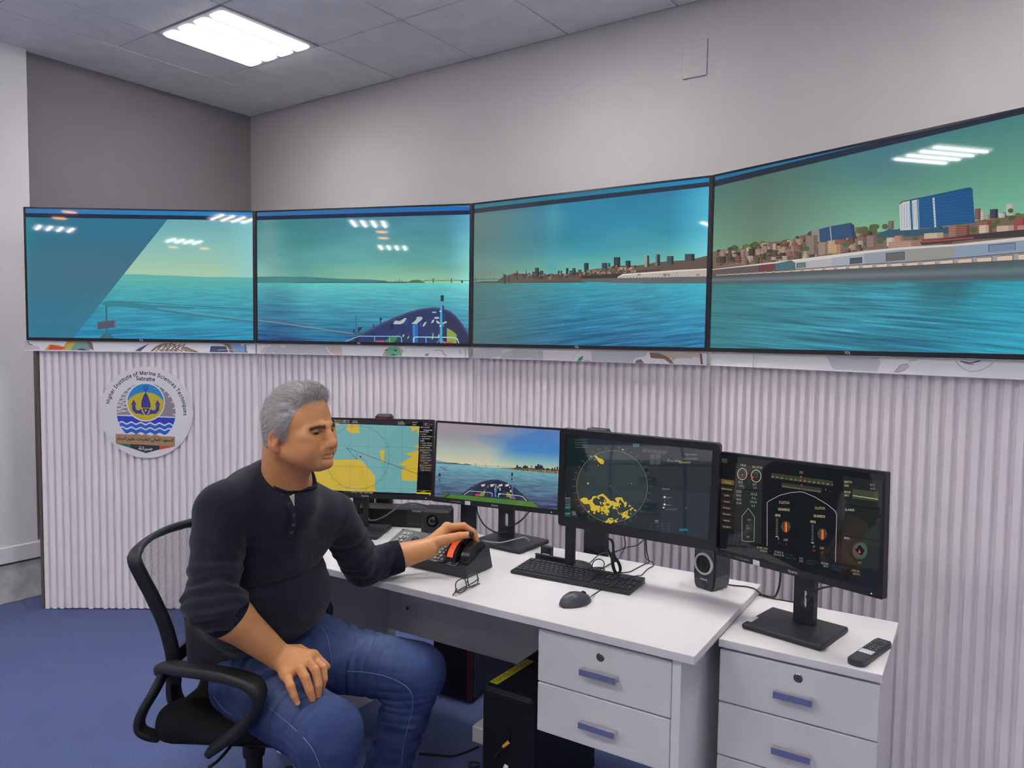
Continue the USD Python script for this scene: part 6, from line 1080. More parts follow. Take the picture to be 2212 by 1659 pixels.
def skin(soft, cell, lo, hi, disp=None, n=20, slack=.02):
    """surface nets over sparse blocks; disp(p) is added to the distance"""
    lo = np.asarray(lo, float); nb = np.ceil((np.asarray(hi, float) - lo) / (cell * n)).astype(int)
    bi = np.stack(np.meshgrid(*[np.arange(k) for k in nb], indexing='ij'), -1).reshape(-1, 3)
    ctr = lo + (bi + .5) * cell * n; half = cell * n * math.sqrt(3) / 2
    d = soft(ctr); bi = bi[abs(d) < half * 1.25 + slack]; dims = nb * n + 3
    gid = lambda q: (q[..., 0] * dims[1] + q[..., 1]) * dims[2] + q[..., 2]
    loc = np.stack(np.meshgrid(*[np.arange(n + 1)] * 3, indexing='ij'), -1); cid, cv, quads = [], [], []
    off = np.array([[0, 0, 0], [1, 0, 0], [0, 1, 0], [1, 1, 0], [0, 0, 1], [1, 0, 1], [0, 1, 1], [1, 1, 1]])
    edges = [(0, 1), (2, 3), (4, 5), (6, 7), (0, 2), (1, 3), (4, 6), (5, 7), (0, 4), (1, 5), (2, 6), (3, 7)]
    for b in bi:
        g = loc + b * n; P = lo + g.reshape(-1, 3) * cell; c = lo + (b + .5) * cell * n
        sel = [op < 0 and R > 5 or np.linalg.norm(c - cc) < R + half * 1.6 + slack + k for (_, cc, R, k, op) in soft.p]
        if not any(sel): continue
        v = soft(P, sel)
        if disp is not None:
            near = abs(v) < .03; v = v.copy(); v[near] += disp(P[near])
        v = v.reshape(n + 1, n + 1, n + 1); ins = v < 0
        cs = [v[o[0]:n + o[0], o[1]:n + o[1], o[2]:n + o[2]] for o in off]; ci = sum((q < 0).astype(int) for q in cs); act = (ci > 0) & (ci < 8)
        if not act.any(): continue
        A = np.argwhere(act); vals = np.stack([q[act] for q in cs], 1); S = np.zeros((len(A), 3)); N = np.zeros(len(A))
        for i, j in edges:
            x = (vals[:, i] < 0) != (vals[:, j] < 0); t = np.where(x, vals[:, i] / np.where(x, vals[:, i] - vals[:, j], 1), 0)
            S += np.where(x[:, None], off[i] + t[:, None] * (off[j] - off[i]), 0); N += x
        cid.append(gid(A + b * n + 1)); cv.append(lo + (A + b * n + S / N[:, None]) * cell)
        for ax in range(3):
            sl = [slice(0, n)] * 3; sh = list(sl); sh[ax] = slice(1, n + 1); a_, b2 = ins[tuple(sl)], ins[tuple(sh)]
            E = np.argwhere(a_ != b2)
            if not len(E): continue
            fl = a_[tuple(E.T)]; u, w = np.eye(3, dtype=int)[(ax + 1) % 3], np.eye(3, dtype=int)[(ax + 2) % 3]; G = E + b * n + 1
            q = np.stack([gid(G - u - w), gid(G - w), gid(G), gid(G - u)], 1); q[~fl] = q[~fl][:, ::-1]; quads.append(q)
    cid, cv, q = np.concatenate(cid), np.concatenate(cv), np.concatenate(quads); o = np.argsort(cid); cid, cv = cid[o], cv[o]
    i = np.searchsorted(cid, q).clip(0, len(cid) - 1); ok = (cid[i] == q).all(1); i = i[ok]
    return cv, np.vstack([i[:, [0, 1, 2]], i[:, [0, 2, 3]]])
def relax(V, F, it=2, lam=.5):
    E = np.vstack([F[:, [0, 1]], F[:, [1, 2]], F[:, [2, 0]]]); 
    for k in range(it):
        for l in (lam, -lam * 1.02):
            S = np.zeros_like(V); N = np.zeros(len(V)); np.add.at(S, E[:, 0], V[E[:, 1]]); np.add.at(N, E[:, 0], 1); V = V + l * (S / np.maximum(N, 1)[:, None] - V)
    return V
def march(soft, p, d, far=.4, start=0.0):
    """first hit of the rays p + t d with the surface"""
    p = np.atleast_2d(np.asarray(p, float)); d = np.asarray(d, float); d = np.broadcast_to(d / np.linalg.norm(d), p.shape); t = np.full(len(p), start)
    for k in range(60): t = np.minimum(t + soft(p + t[:, None] * d) * .8, far)
    return p + t[:, None] * d

# ---------------------------------------------------------------- the seated man
man = thing('person', 'grey-haired man in navy sweater and blue jeans, seated with a hand on the console', 'person')
A3_ = lambda *q: [np.array(x, float) for x in q]
ya = math.radians(-21); HF = np.array([math.cos(ya), math.sin(ya), 0]); HL = np.array([-math.sin(ya), math.cos(ya), 0]); HU = np.array([0, 0, 1.0])
tl = math.radians(2.0); HF, HU = HF * math.cos(tl) + HU * math.sin(tl), HU * math.cos(tl) - HF * math.sin(tl)
HO = np.array((-0.5526,1.9300,1.2940)); HR = np.stack([HF, HL, HU], 1)
hd = lambda x, y, z: HO + HF * x + HL * y + HU * z
yb = math.radians(-45); BF = np.array([math.cos(yb), math.sin(yb), 0]); BL = np.array([-math.sin(yb), math.cos(yb), 0]); BR = np.stack([BF, BL, [0, 0, 1.0]], 1)
shR, shL, elR, wrR, elL, wrL = A3_((-0.7504,1.9300,1.0882), (-0.5305,2.2400,1.0110), (-0.7487,1.8600,0.8754), (-0.6134,1.9550,0.6979), (-0.4774,2.4100,0.8009), (-0.2751,2.5000,0.8396))
hipR, hipL, knR, knL = A3_((-0.7597,2.1400,0.5350), (-0.6281,2.3400,0.5416), (-0.4670,1.8900,0.5194), (-0.2867,2.3000,0.5010))
anR, anL = knR + (-.02, .06, -.40), knL + (-.13, .03, -.44)
nkB = np.array((-0.6064,2.0200,1.1456))
body = Soft()
# head
def E(c, r, k=.012, op=1, R=None): body.ell(hd(*c), r, HR if R is None else HR @ R, k, op)
def K(a, b, ra, rb=None, k=.008, op=1): body.cap(hd(*a), hd(*b), ra, ra if rb is None else rb, k, op)
E((.010, 0, .040), (.072, .0745, .080)); E((.027, 0, .030), (.058, .064, .072), .02); E((.030, 0, -.034), (.054, .057, .054), .03)
for s_ in (-1, 1):
    K((-.002, s_ * .056, -.036), (.066, s_ * .022, -.070), .017, .015, .02); E((.052, s_ * .040, -.030), (.036, .030, .038), .025); E((.060, s_ * .046, .000), (.022, .022, .016), .014)
K((.076, 0, -.066), (.088, 0, -.070), .018, .0165, .02); E((.05, 0, -.044), (.043, .04, .038), .02)
K((.012, 0, -.062), (.060, 0, -.070), .026, .015, .025)
for s_ in (-1, 1):
    K((.068, s_ * .047, .017), (.0865, s_ * .014, .0225), .0095, .0105, .014)                       # brow ridge
    E((.0885, s_ * .0315, .009), (.0165, .0185, .0095), .014, -1)                                   # eye socket
    E((.0735, s_ * .0315, .0095), (.0135, .0165, .0125), .004)                                       # lids over the eyeball
    E((.0845, s_ * .0325, .0072), (.009, .0150, .0028), .0018, -1)                                   # opening between the lids
    K((.073, s_ * .045, -.003), (.0815, s_ * .022, -.0035), .0055, .005, .008)                        # bag under the eye
K((.083, 0, .018), (.096, 0, -.002), .0095, .0110, .012); K((.096, 0, -.002), (.1050, 0, -.0185), .0110, .0130, .008); E((.1055, 0, -.0225), (.0125, .0130, .0120), .006)
for s_ in (-1, 1):
    E((.0935, s_ * .0150, -.0255), (.0130, .0085, .0092), .006); E((.1015, s_ * .0065, -.0355), (.0055, .0035, .003), .003, -1)
E((.085, 0, -.040), (.0155, .027, .013), .012)
K((.079, -.028, -.0445), (.0965, 0, -.0435), .0050, .0056, .006); K((.079, .028, -.0445), (.0965, 0, -.0435), .0050, .0056, .006)
K((.078, -.024, -.0510), (.0945, 0, -.0545), .0050, .0066, .006); K((.078, .024, -.0510), (.0945, 0, -.0545), .0050, .0066, .006)
for s_ in (-1, 1):
    Re = trimesh.transformations.rotation_matrix(math.radians(14), (0, 1, 0))[:3, :3] @ trimesh.transformations.rotation_matrix(s_ * math.radians(22), (0, 0, 1))[:3, :3]
    E((-.012, s_ * .0785, -.004), (.0185, .0105, .032), .005, 1, Re); E((-.0075, s_ * .0890, .002), (.0105, .0135, .0190), .003, -1, Re); E((-.013, s_ * .0895, .016), (.0035, .006, .010), .003, -1, Re); E((-.006, s_ * .0775, -.028), (.010, .0065, .012), .006); E((-.001, s_ * .075, -.006), (.005, .004, .008), .004)
# neck, hidden trunk, arms
body.cap(hd(-.028, 0, -.035), nkB + BF * .005, .055, .060, .03); body.cap(hd(-.040, 0, .0), nkB - BF * .025 + (0, 0, -.02), .050, .054, .03); body.cap(hd(.018, 0, -.080), nkB + BF * .040 + (0, 0, -.01), .020, .026, .02)
for s_ in (-1, 1): body.cap(hd(-.012, s_ * .045, -.04), nkB + BF * .05 + BL * s_ * .018 + (0, 0, -.02), .013, .012, .014)
chest = np.array((-0.6894,2.1100,0.9688)); belly = np.array((-0.7229,2.1600,0.7901)); pelv = (hipR + hipL) / 2
body.cap(nkB, chest, .055, .05, .03); body.cap(chest, pelv, .05, .05, .03); body.cap(shR, nkB + (0, 0, -.07), .035, .045, .03); body.cap(shL, nkB + (0, 0, -.07), .035, .045, .03)
body.cap(shR, elR, .032, .040, .02); body.cap(elR, elR + (wrR - elR) * .3, .046, .0525, .015); body.cap(elR + (wrR - elR) * .3, wrR, .0525, .0345, .015)
body.cap(shL, elL, .032, .040, .02); body.cap(elL, elL + (wrL - elL) * .35, .044, .047, .015); body.cap(elL + (wrL - elL) * .35, wrL, .047, .034, .015)
for h_, k_, a_2 in ((hipR, knR, anR), (hipL, knL, anL)): body.cap(h_, k_, .04, .035, .02); body.cap(h_, pelv, .04, .045, .02); body.cap(k_, a_2, .035, .03, .02); body.cap(a_2 + (0, 0, -.03), a_2 + BF * .12 + (0, 0, -.05), .032, .025, .02)
# right hand, lying over the thigh
def hand(wr, palm, fingers, thumb, rw=.030):
    for q, r in palm: body.cap(wr, q, .021, r, .016)
    for i in range(len(palm) - 1): body.cap(palm[i][0], palm[i + 1][0], palm[i][1], palm[i + 1][1], .012)
    mid = sum(q for q, _ in palm) / len(palm); body.ell(wr * .45 + mid * .55, (.030, .030, .016), hand_R, .02)
    for pts, rs in fingers + [thumb]: body.chain(pts, rs, .0035)
H = A3_((-0.5251,1.9700,0.6889), (-0.5345,1.9500,0.6924), (-0.5510,1.9300,0.6834), (-0.5752,1.9050,0.6695))
x_ = H[0] - H[3]; x_ /= np.linalg.norm(x_); f_ = sum(H) / 4 - wrR; f_ -= x_ * (f_ @ x_); f_ /= np.linalg.norm(f_); hand_R = np.stack([x_, f_, np.cross(x_, f_)], 1)
fin = [A3_((-0.5251,1.9700,0.6889), (-0.4902,1.9400,0.6735), (-0.4853,1.9300,0.6481), (-0.4927,1.9350,0.6194)), A3_((-0.5345,1.9500,0.6924), (-0.5019,1.9100,0.6818), (-0.4910,1.9000,0.6471), (-0.4927,1.9020,0.6165)), A3_((-0.5510,1.9300,0.6834), (-0.5216,1.8850,0.6720), (-0.5096,1.8800,0.6416), (-0.5021,1.8830,0.6171)), A3_((-0.5752,1.9050,0.6695), (-0.5541,1.8700,0.6542), (-0.5450,1.8670,0.6328), (-0.5374,1.8690,0.6137))]
thR = A3_((-0.6071,1.9950,0.6950), (-0.5754,2.0250,0.6867), (-0.5244,2.0150,0.6682), (-0.4940,2.0050,0.6471))
hand(wrR, [(H[0], .0170), (H[1], .0175), (H[2], .0170), (H[3], .0160)], [(p, [.0136, .0120, .0106, .0092]) for p in fin[:3]] + [(fin[3], [.0124, .0108, .0096, .0084])], (thR, [.016, .0125, .011, .009]))
# left hand, on the lever
HLf = A3_((-0.2155,2.5450,0.9002), (-0.2172,2.5650,0.8935), (-0.2220,2.5850,0.8786), (-0.2297,2.6000,0.8615))
x_ = HLf[0] - HLf[3]; x_ /= np.linalg.norm(x_); f_ = sum(HLf) / 4 - wrL; f_ -= x_ * (f_ @ x_); f_ /= np.linalg.norm(f_); hand_R = np.stack([x_, f_, np.cross(x_, f_)], 1)
finL = [A3_((-0.2155,2.5450,0.9002), (-0.1600,2.5450,0.9058), (-0.1284,2.5500,0.8857), (-0.1139,2.5550,0.8490)), A3_((-0.2172,2.5650,0.8935), (-0.1587,2.5750,0.8967), (-0.1250,2.5800,0.8731), (-0.1134,2.5800,0.8390)), A3_((-0.2220,2.5850,0.8786), (-0.1686,2.6050,0.8808), (-0.1359,2.6050,0.8582), (-0.1272,2.6000,0.8300)), A3_((-0.2297,2.6000,0.8615), (-0.1861,2.6250,0.8622), (-0.1614,2.6250,0.8426), (-0.1527,2.6200,0.8209))]
thL = A3_((-0.2461,2.5050,0.8576), (-0.2020,2.5000,0.8738), (-0.1713,2.5050,0.8808), (-0.1412,2.5250,0.8808))
hand(wrL, [(HLf[0], .0150), (HLf[1], .0155), (HLf[2], .0150), (HLf[3], .0140)], [(p, [.0136, .0120, .0106, .0094]) for p in finL[:3]] + [(finL[3], [.011, .0096, .0086, .0075])], (thL, [.021, .0160, .0135, .0112]))
def seg_d(q, a, b):
    a, b = np.array(a, float), np.array(b, float); ab = b - a; t = np.clip((q - a) @ ab / (ab @ ab), 0, 1); return np.linalg.norm(q - a - t[:, None] * ab, axis=1)
def face_lines(p):
    q = (p - HO) @ HR; d = np.zeros(len(p)); m = q[:, 2] > -.13
    if not m.any(): return d
    q = q[m]; q[:, 1] = abs(q[:, 1]); e = np.zeros(len(q))
    for pts, dep, w in (([(.092, .024, -.018), (.086, .031, -.032), (.079, .038, -.046), (.074, .039, -.058)], .0024, .0055),      # nose to mouth
                        ([(.1025, 0, -.0490), (.094, .016, -.0490), (.0835, .0290, -.0460), (.078, .0345, -.0430)], .0044, .0022),                          # between the lips
                        ([(.098, 0, -.0615), (.090, .018, -.0600)], .0045, .0045),                                                    # under the lower lip
                        ([(.082, .020, -.004), (.074, .040, -.0055), (.066, .050, -.001)], .0012, .0022),                              # under the eye
                        ([(.066, .052, .008), (.056, .060, .004)], .0008, .0014), ([(.066, .052, .012), (.054, .060, .014)], .0008, .0014),
                        ([(.090, 0, .062), (.082, .030, .062)], .0006, .0020), ([(.094, 0, .048), (.086, .030, .050)], .0006, .0020), ([(.0985, .006, .022), (.097, .007, .032)], .0012, .0016),
                        ([(.060, .056, -.050), (.046, .056, -.075)], .0010, .006)):
        for i in range(len(pts) - 1): e += 0
        dm = np.min([seg_d(q, pts[i], pts[i + 1]) for i in range(len(pts) - 1)], axis=0); e += dep * np.exp(-(dm / w) ** 2)
    e -= .0022 * np.exp(-(seg_d(q, (.070, .040, -.022), (.058, .050, -.012)) / .014) ** 2)
    d[m] = e; return d
V, F = skin(body, .0023, (-1.12, 1.62, 0.0), (-.02, 2.80, 1.50), face_lines); V = relax(V, F, 1)
# skin tones: stubble, lips, ruddier knuckles and nose, nails
q = (V - HO) @ HR; C = np.tile(lin((192, 134, 87)), (len(V), 1)); head = q[:, 2] > -.14
def dab(c, r, col, amt): 
    global C
    w = np.exp(-(((q - c) / r) ** 2).sum(1)) * amt; C = C * (1 - w[:, None]) + lin(col) * w[:, None]
for s_ in (-1, 1): dab((.075, s_ * .045, -.018), (.03, .022, .02), (196, 118, 82), .5); dab((.05, s_ * .05, -.06), (.05, .03, .03), (164, 112, 80), .25); dab((-.01, s_ * .08, -.0), (.03, .02, .04), (190, 112, 86), .5)
dab((.112, 0, -.024), (.016, .018, .016), (190, 112, 82), .55); dab((.088, 0, -.044), (.02, .03, .012), (156, 110, 84), .3); dab((.085, 0, -.085), (.03, .035, .018), (164, 114, 86), .3); dab((.03, 0, -.11), (.07, .05, .03), (176, 112, 80), .6)
lip = np.exp(-(((q - (.093, 0, -.0485)) / (.016, .021, .0075)) ** 2).sum(1)); C = C * (1 - .55 * lip[:, None]) + lin((156, 90, 76)) * (.55 * lip[:, None])
for s_ in (-1, 1): dab((.079, s_ * .0325, .0100), (.014, .018, .0024), (70, 44, 36), .9); dab((.078, s_ * .03, .018), (.014, .02, .006), (164, 106, 76), .5)
n1 = meshkit.fbm(V * 60, 3, 4) - .5; C = np.clip(C * (1 + .16 * n1[:, None]), 0, 1)
for p in fin + finL + [thL]:
    w = np.exp(-((np.linalg.norm(V - p[1], axis=1)) / .012) ** 2); C = C * (1 - .3 * w[:, None]) + lin((176, 104, 76)) * .3 * w[:, None]
SKIN = vmat('skin', rough=.46, spec=.4, sss=.12, bump=(420, .00015))
colmesh('body', V, F, C, SKIN, man, smooth=True)
nail = pm('fingernail', (214, 164, 140), .3)
def add_nail(p, out, w=.0055):
    d = (p[-1] - p[-2]); d /= np.linalg.norm(d); o = np.array(out, float); o -= d * (o @ d); o /= np.linalg.norm(o)
    m = sph((0, 0, 0), 1, 2, (w * 1.25, w, .0014)); Mx = np.eye(4); Mx[:3, 0], Mx[:3, 1], Mx[:3, 2] = d, np.cross(o, d), o; Mx[:3, 3] = p[-1] + o * .0068 - d * .001; obj('fingernail', put(m, Mx), nail, man, smooth=True)
for p in fin: add_nail(p, np.array(EYE) - p[-1] + np.array((.2, 0, .6)))
add_nail(thL, np.array(EYE) - thL[-1] + np.array((0, 0, .3)), .0068)
# eyes
iris = pm('iris_brown', (30, 20, 16), .35); eyew = pm('eye_white', (150, 132, 120), .25)
for s_ in (-1, 1):
    e = obj('eye', put(sph((0, 0, 0), .0118, 3), frame_of(hd(.0715, s_ * .0315, .0095), HF)), eyew, man, smooth=True)
    g2 = hd(.0715, s_ * .0315, .0072); gd = HF * .98 + HL * (-.05) + HU * -.05; gd /= np.linalg.norm(gd); obj('iris', put(sph((0, 0, 0), 1, 2, (.0022, .0080, .0080)), frame_of(g2 + gd * .0108, gd)), iris, e, smooth=True)

# sweater
sw = Soft()
sw.ell(belly + BF * .015, (.168, .196, .165), BR, .05); sw.ell(chest + BF * -.01 + (0, 0, .03), (.128, .185, .19), BR, .06); sw.ell(pelv + BF * -.01 + (0, 0, .075), (.165, .190, .12), BR, .05)
sw.cap(shR + BL * .03, shL - BL * .03, .066, .060, .06); sw.cap(nkB + (0, 0, -.012) - BF * .01, shR + (0, 0, .008), .064, .060, .06); sw.cap(nkB + BF * .035 + (0, 0, -.055), chest + BF * .045 + (0, 0, .02), .058, .085, .05); sw.cap(nkB + (0, 0, -.040), shL, .056, .050, .05); sw.cap(nkB - BF * .045 - BL * .03 + (0, 0, .010), nkB - BF * .045 + BL * .03 + (0, 0, .010), .050, .050, .06); sw.cap(nkB - BF * .04 + (0, 0, -.03), chest - BF * .05, .05, .09, .05)
dL_ = wrL - elL; cuR = elR + (wrR - elR) * .07; cuL = elL + (wrL - elL) * .30
sw.cap(shR, elR, .070, .062, .012); sw.cap(elR, cuR, .064, .061, .02); sw.cap(np.array((-0.8633,2.2000,0.7673)), np.array((-0.8537,2.2000,0.6122)), .10, .10, .05); sw.cap(elR + (-.008, .0, -.012), elR + (.03, 0, -.015), .054, .056, .02)
sw.cap(shL, elL, .064, .060, .02); sw.cap(elL, cuL + dL_ * .1, .060, .053, .02)
sw0 = Soft(); sw0.p = list(sw.p)
NK = nkB + BF * .012
sw.cap(NK + (0, 0, -.06), NK + (0, 0, .16), .064, .066, .008, -1)                                          # neck opening
hA, hB, hC = A3_((-0.4895,2.1400,0.7317), (-0.6063,1.9800,0.6924), (-0.8995,2.1200,0.5822))
hn = np.cross(hB - hA, hC - hA); hn = hn if hn[2] < 0 else -hn
sw.cut(hA, hn, .012)
dR, dL = wrR - elR, wrL - elL
sw.cap(cuR + dR / np.linalg.norm(dR) * .054, wrR, .062, .06, .003, -1); sw.cap(cuL + dL / np.linalg.norm(dL) * .060, wrL + dL * .1, .06, .06, .003, -1)
def fold(p):
    """creases: round the elbows, under the chest, across the belly, along the sleeves"""
    d = np.zeros(len(p)); nz = meshkit.fbm(p * 9, 2, 2) - .5
    for e_, s_, k_, a in ((elR, shR, cuR, 1.0), (elL, shL, cuL, .9)):
        ax = (e_ - s_) / np.linalg.norm(e_ - s_); t = (p - e_) @ ax; r = np.linalg.norm(p - e_, axis=1); w = np.exp(-(r / .095) ** 2)
        d += a * w * .0048 * np.sin(t * 190 + nz * 12 + (p @ BF) * 50); d += a * np.exp(-(r / .2) ** 2) * .003 * np.sin(t * 95 + nz * 12)
    t = (p - belly); z = t[:, 2] - .085 - .35 * (t @ BL) * .3 + nz * .02; fr = np.clip((t @ BF) * 9, 0, 1)
    d += fr * .009 * np.exp(-(z / .012) ** 2) - fr * .006 * np.exp(-((z - .025) / .02) ** 2)
    z2 = t[:, 2] + .04 + nz * .04 + .1 * (t @ BL); d += fr * .003 * np.exp(-(z2 / .012) ** 2); z3 = t[:, 2] + .10 + nz * .03; d += fr * .003 * np.exp(-(z3 / .01) ** 2)
    u = (p - shR); d += .0016 * np.exp(-(np.linalg.norm(u + BL * -.03 + np.array((0, 0, .12)), axis=1) / .16) ** 2) * np.sin((u @ BL) * 150 + u[:, 2] * 40 + nz * 10)
    return d + .004 * nz
V, F = skin(sw, .0036, (-1.12, 1.66, .45), (-.10, 2.62, 1.35), fold); V = relax(V, F, 1)
navy = usdkit.material(stage, '/World/Looks/navy_knit', {'tc': ('texture_coordinate', {}), 'w': ('noise_texture', {'scale': 700.0, 'detail': 2.0}), 'n': ('noise_texture', {'scale': 9.0}), 'r': ('rgb_ramp', {'ramp': [(.3, tuple(lin((24, 26, 36)))), (.7, tuple(lin((34, 36, 50))))]}), 'b': ('bump', {'strength': .7, 'distance': .0012}), 'p': ('principled_bsdf', {'roughness': .9, 'specular_ior_level': .15, 'sheen_weight': .12, 'sheen_roughness': .5})},
    [('tc.object', 'w.vector'), ('tc.object', 'n.vector'), ('n.fac', 'r.fac'), ('r.color', 'p.base_color'), ('w.fac', 'b.height'), ('b.normal', 'p.normal')], surface='p.BSDF')
sweater = obj('sweater', (V, F), navy, man, smooth=True, label='navy long-sleeved sweater with a buttoned neck')
rib = pm('rib_knit', (25, 27, 37), .9, spec=.15)
def cuff(c, d, r, L):
    d = np.asarray(d, float) / np.linalg.norm(d); n = 84; t = np.linspace(0, 2 * pi, n, endpoint=False); V, F = [], []
    a = np.cross(d, (0, 0, 1)); a /= np.linalg.norm(a); b = np.cross(a, d); prof = [(-.004, -.004), (0, 0), (L * .3, .0015), (L * .7, .001), (L, -.001), (L + .001, -.006), (L * .6, -.008)]
    for x, o in prof:
        for k, th in enumerate(t): rr = r + o + (.0011 if k % 2 else -.0006); V.append(c + d * x + (a * math.cos(th) + b * math.sin(th)) * rr)
    for i in range(len(prof) - 1):
        for k in range(n): F += [(i * n + k, i * n + (k + 1) % n, (i + 1) * n + (k + 1) % n), (i * n + k, (i + 1) * n + (k + 1) % n, (i + 1) * n + k)]
    m = trimesh.Trimesh(np.array(V), F, process=False); obj('cuff', m, rib, sweater, smooth=50)
cuff(cuR - dR / np.linalg.norm(dR) * .010, dR, .0600, .060); cuff(cuL + dL / np.linalg.norm(dL) * .004, dL, .0525, .056)
ph_ = np.linspace(0, 2 * pi, 26, endpoint=False)
c0 = np.array([NK + (BF * math.cos(a) + BL * math.sin(a)) * .0665 + (0, 0, .16) for a in ph_]); cr_ = march(sw0, c0, (0, 0, -1), .4) + (0, 0, .001)
obj('collar', tube(spline(cr_, 4, True), .0062, 10, closed=True), rib, sweater, smooth=60)
tk_ = A3_((-0.5469,1.9000,1.1338), (-0.5375,1.9000,1.1124), (-0.5281,1.9000,1.0910), (-0.5211,1.9000,1.0647), (-0.5152,1.9000,1.0360), (-0.5129,1.9000,1.0120))
pl = march(sw, [p - BF * -.12 for p in tk_], -BF, .5); pl = spline(pl + BF * .001, 5)
obj('placket', tube(pl, None, 8, flat=(.0115, .0014), up=tuple(BF)), navy, sweater, smooth=40)
us = march(sw, [np.array(x) + BF * .12 for x in ((-0.5351,1.9000,1.1292), (-0.5185,1.9000,1.1342), (-0.5257,1.9000,1.1054))], -BF, .5) + BF * .004
obj('undershirt', trimesh.Trimesh(np.vstack([us, us - BF * .006]), [(0, 1, 2), (0, 2, 1), (3, 5, 4), (0, 3, 4), (0, 4, 1), (1, 4, 5), (1, 5, 2), (2, 5, 3), (2, 3, 0)], process=False), pm('undershirt_cream', (206, 200, 184), .8), man, label='cream undershirt showing at the neck')
bt = pm('button_navy', (44, 46, 60), .3)
for x in ((-0.5575,1.9000,1.1325), (-0.5422,1.9000,1.1100), (-0.5281,1.9000,1.0814), (-0.5211,1.9000,1.0539), (-0.5164,1.9000,1.0300)):
    c = march(sw, np.array(x) + BF * .12, -BF, .5)[0]; obj('button', lathe([(0, .0014), (.0035, .0014), (.0044, .0024), (.0056, .0024), (.006, .0008), (.005, -.001), (0, -.001)], 20, c + BF * .0035, BF), bt, sweater)

# jeans
je = Soft()
je.ell(pelv + (0, 0, .05) + BF * .0, (.150, .186, .125), BR, .05)
je.cap(hipR, knR, .108, .088, .05); je.cap(hipL, knL, .116, .088, .05); je.cap(knR, anR, .086, .064, .03); je.cap(knL, anL, .084, .064, .03)
def denim_fold(p):
    d = np.zeros(len(p)); nz = meshkit.fbm(p * 8, 2, 6) - .5
    for h_, k_, sd in ((hipR, knR, 1), (hipL, knL, -1)):
        ax = (k_ - h_) / np.linalg.norm(k_ - h_); t = (p - h_) @ ax; lat = (p - h_) @ np.cross(ax, (0, 0, 1)); w = np.exp(-((t - .06) / .16) ** 2)
        for fq, sl, am, ph in ((26, .8, .0062, 0.), (17, 1.25, .0050, .4)):
            u = (t - lat * sd * sl) * fq + nz * 2.2 + ph; f = u - np.floor(u) - .5; on = np.clip(meshkit.noise(np.stack([np.floor(u) * 3.7, lat * 7, p[:, 2] * 7], -1), 5) * 2.2 - .6, 0, 1); d += w * am * on * np.exp(-(f / .17) ** 2)
        rr = p - k_ + ax * .06 + np.array((0, 0, .085)); r = np.linalg.norm(rr, axis=1); u = p[:, 2] * 30 + lat * 9 * sd + nz * 2.4; f = u - np.floor(u) - .5; d += np.exp(-(r / .10) ** 2) * .0075 * np.exp(-(f / .18) ** 2)
    low = np.clip((.48 - p[:, 2]) * 8, 0, 1); d += low * .012 * (abs(meshkit.noise(np.stack([p[:, 0] * 14, p[:, 1] * 14, p[:, 2] * 30], -1), 3) - .5) * 2 - .5)
    return d + .004 * nz
V, F = skin(je, .0042, (-1.1, 1.6, .06), (-.05, 2.72, .85), denim_fold); V = relax(V, F, 1)
C = np.tile(lin((52, 66, 108)), (len(V), 1)); nz = meshkit.fbm(V * 14, 4, 9)
lit_fade = np.zeros(len(V))
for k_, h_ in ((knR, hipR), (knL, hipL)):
    top = k_ * .6 + h_ * .4 + np.array((0, 0, .08)); lit_fade += np.exp(-((V - top) ** 2 / (.13, .13, .05) ** np.array(2)).sum(1)) * .9  # thigh tops paler: denim wear and light from above in one colour
C = mixc(C, lin((100, 116, 156)), np.clip(lit_fade * .7 + (nz - .5) * .45, 0, .9)); C = mixc(C, lin((36, 46, 82)), np.clip((.5 - nz) * 1.2, 0, .6))
DEN = usdkit.material(stage, '/World/Looks/denim', {'a': ('attribute', {'attribute': 'col'}), 'tc': ('texture_coordinate', {}), 'w': ('noise_texture', {'scale': 900.0, 'detail': 1.0}), 'r': ('map_range', {'from_min': .3, 'from_max': .7, 'to_min': .72, 'to_max': 1.25}), 'c': ('combine_color', {}), 'm': ('mix_color', {'blend_type': 'multiply', 'fac': 1.0, 'use_clamp': False}), 'b': ('bump', {'strength': .5, 'distance': .0008}), 'p': ('principled_bsdf', {'roughness': .85, 'specular_ior_level': .2})},
    [('tc.object', 'w.vector'), ('w.fac', 'r.value'), ('r.result', 'c.r'), ('r.result', 'c.g'), ('r.result', 'c.b'), ('a.color', 'm.a'), ('c.color', 'm.b'), ('m.result', 'p.base_color'), ('w.fac', 'b.height'), ('b.normal', 'p.normal')], surface='p.BSDF')
jeans = colmesh('jeans', V, F, C, DEN, man, smooth=True, label='faded blue jeans with lit thigh tops painted in')
stm = pm('jeans_stitching', (116, 130, 166), .7)
def seam(pts, d, lift=.0022, r=.0009):
    h = march(lambda q_: je(q_) + denim_fold(q_), np.array(pts) - np.array(d, float) / np.linalg.norm(d) * .10, d, .4); obj('seam', tube(spline(h - np.array(d, float) / np.linalg.norm(d) * lift, 6), r, 6), stm, jeans)
dv = lambda p: np.array(p) - np.array(EYE)
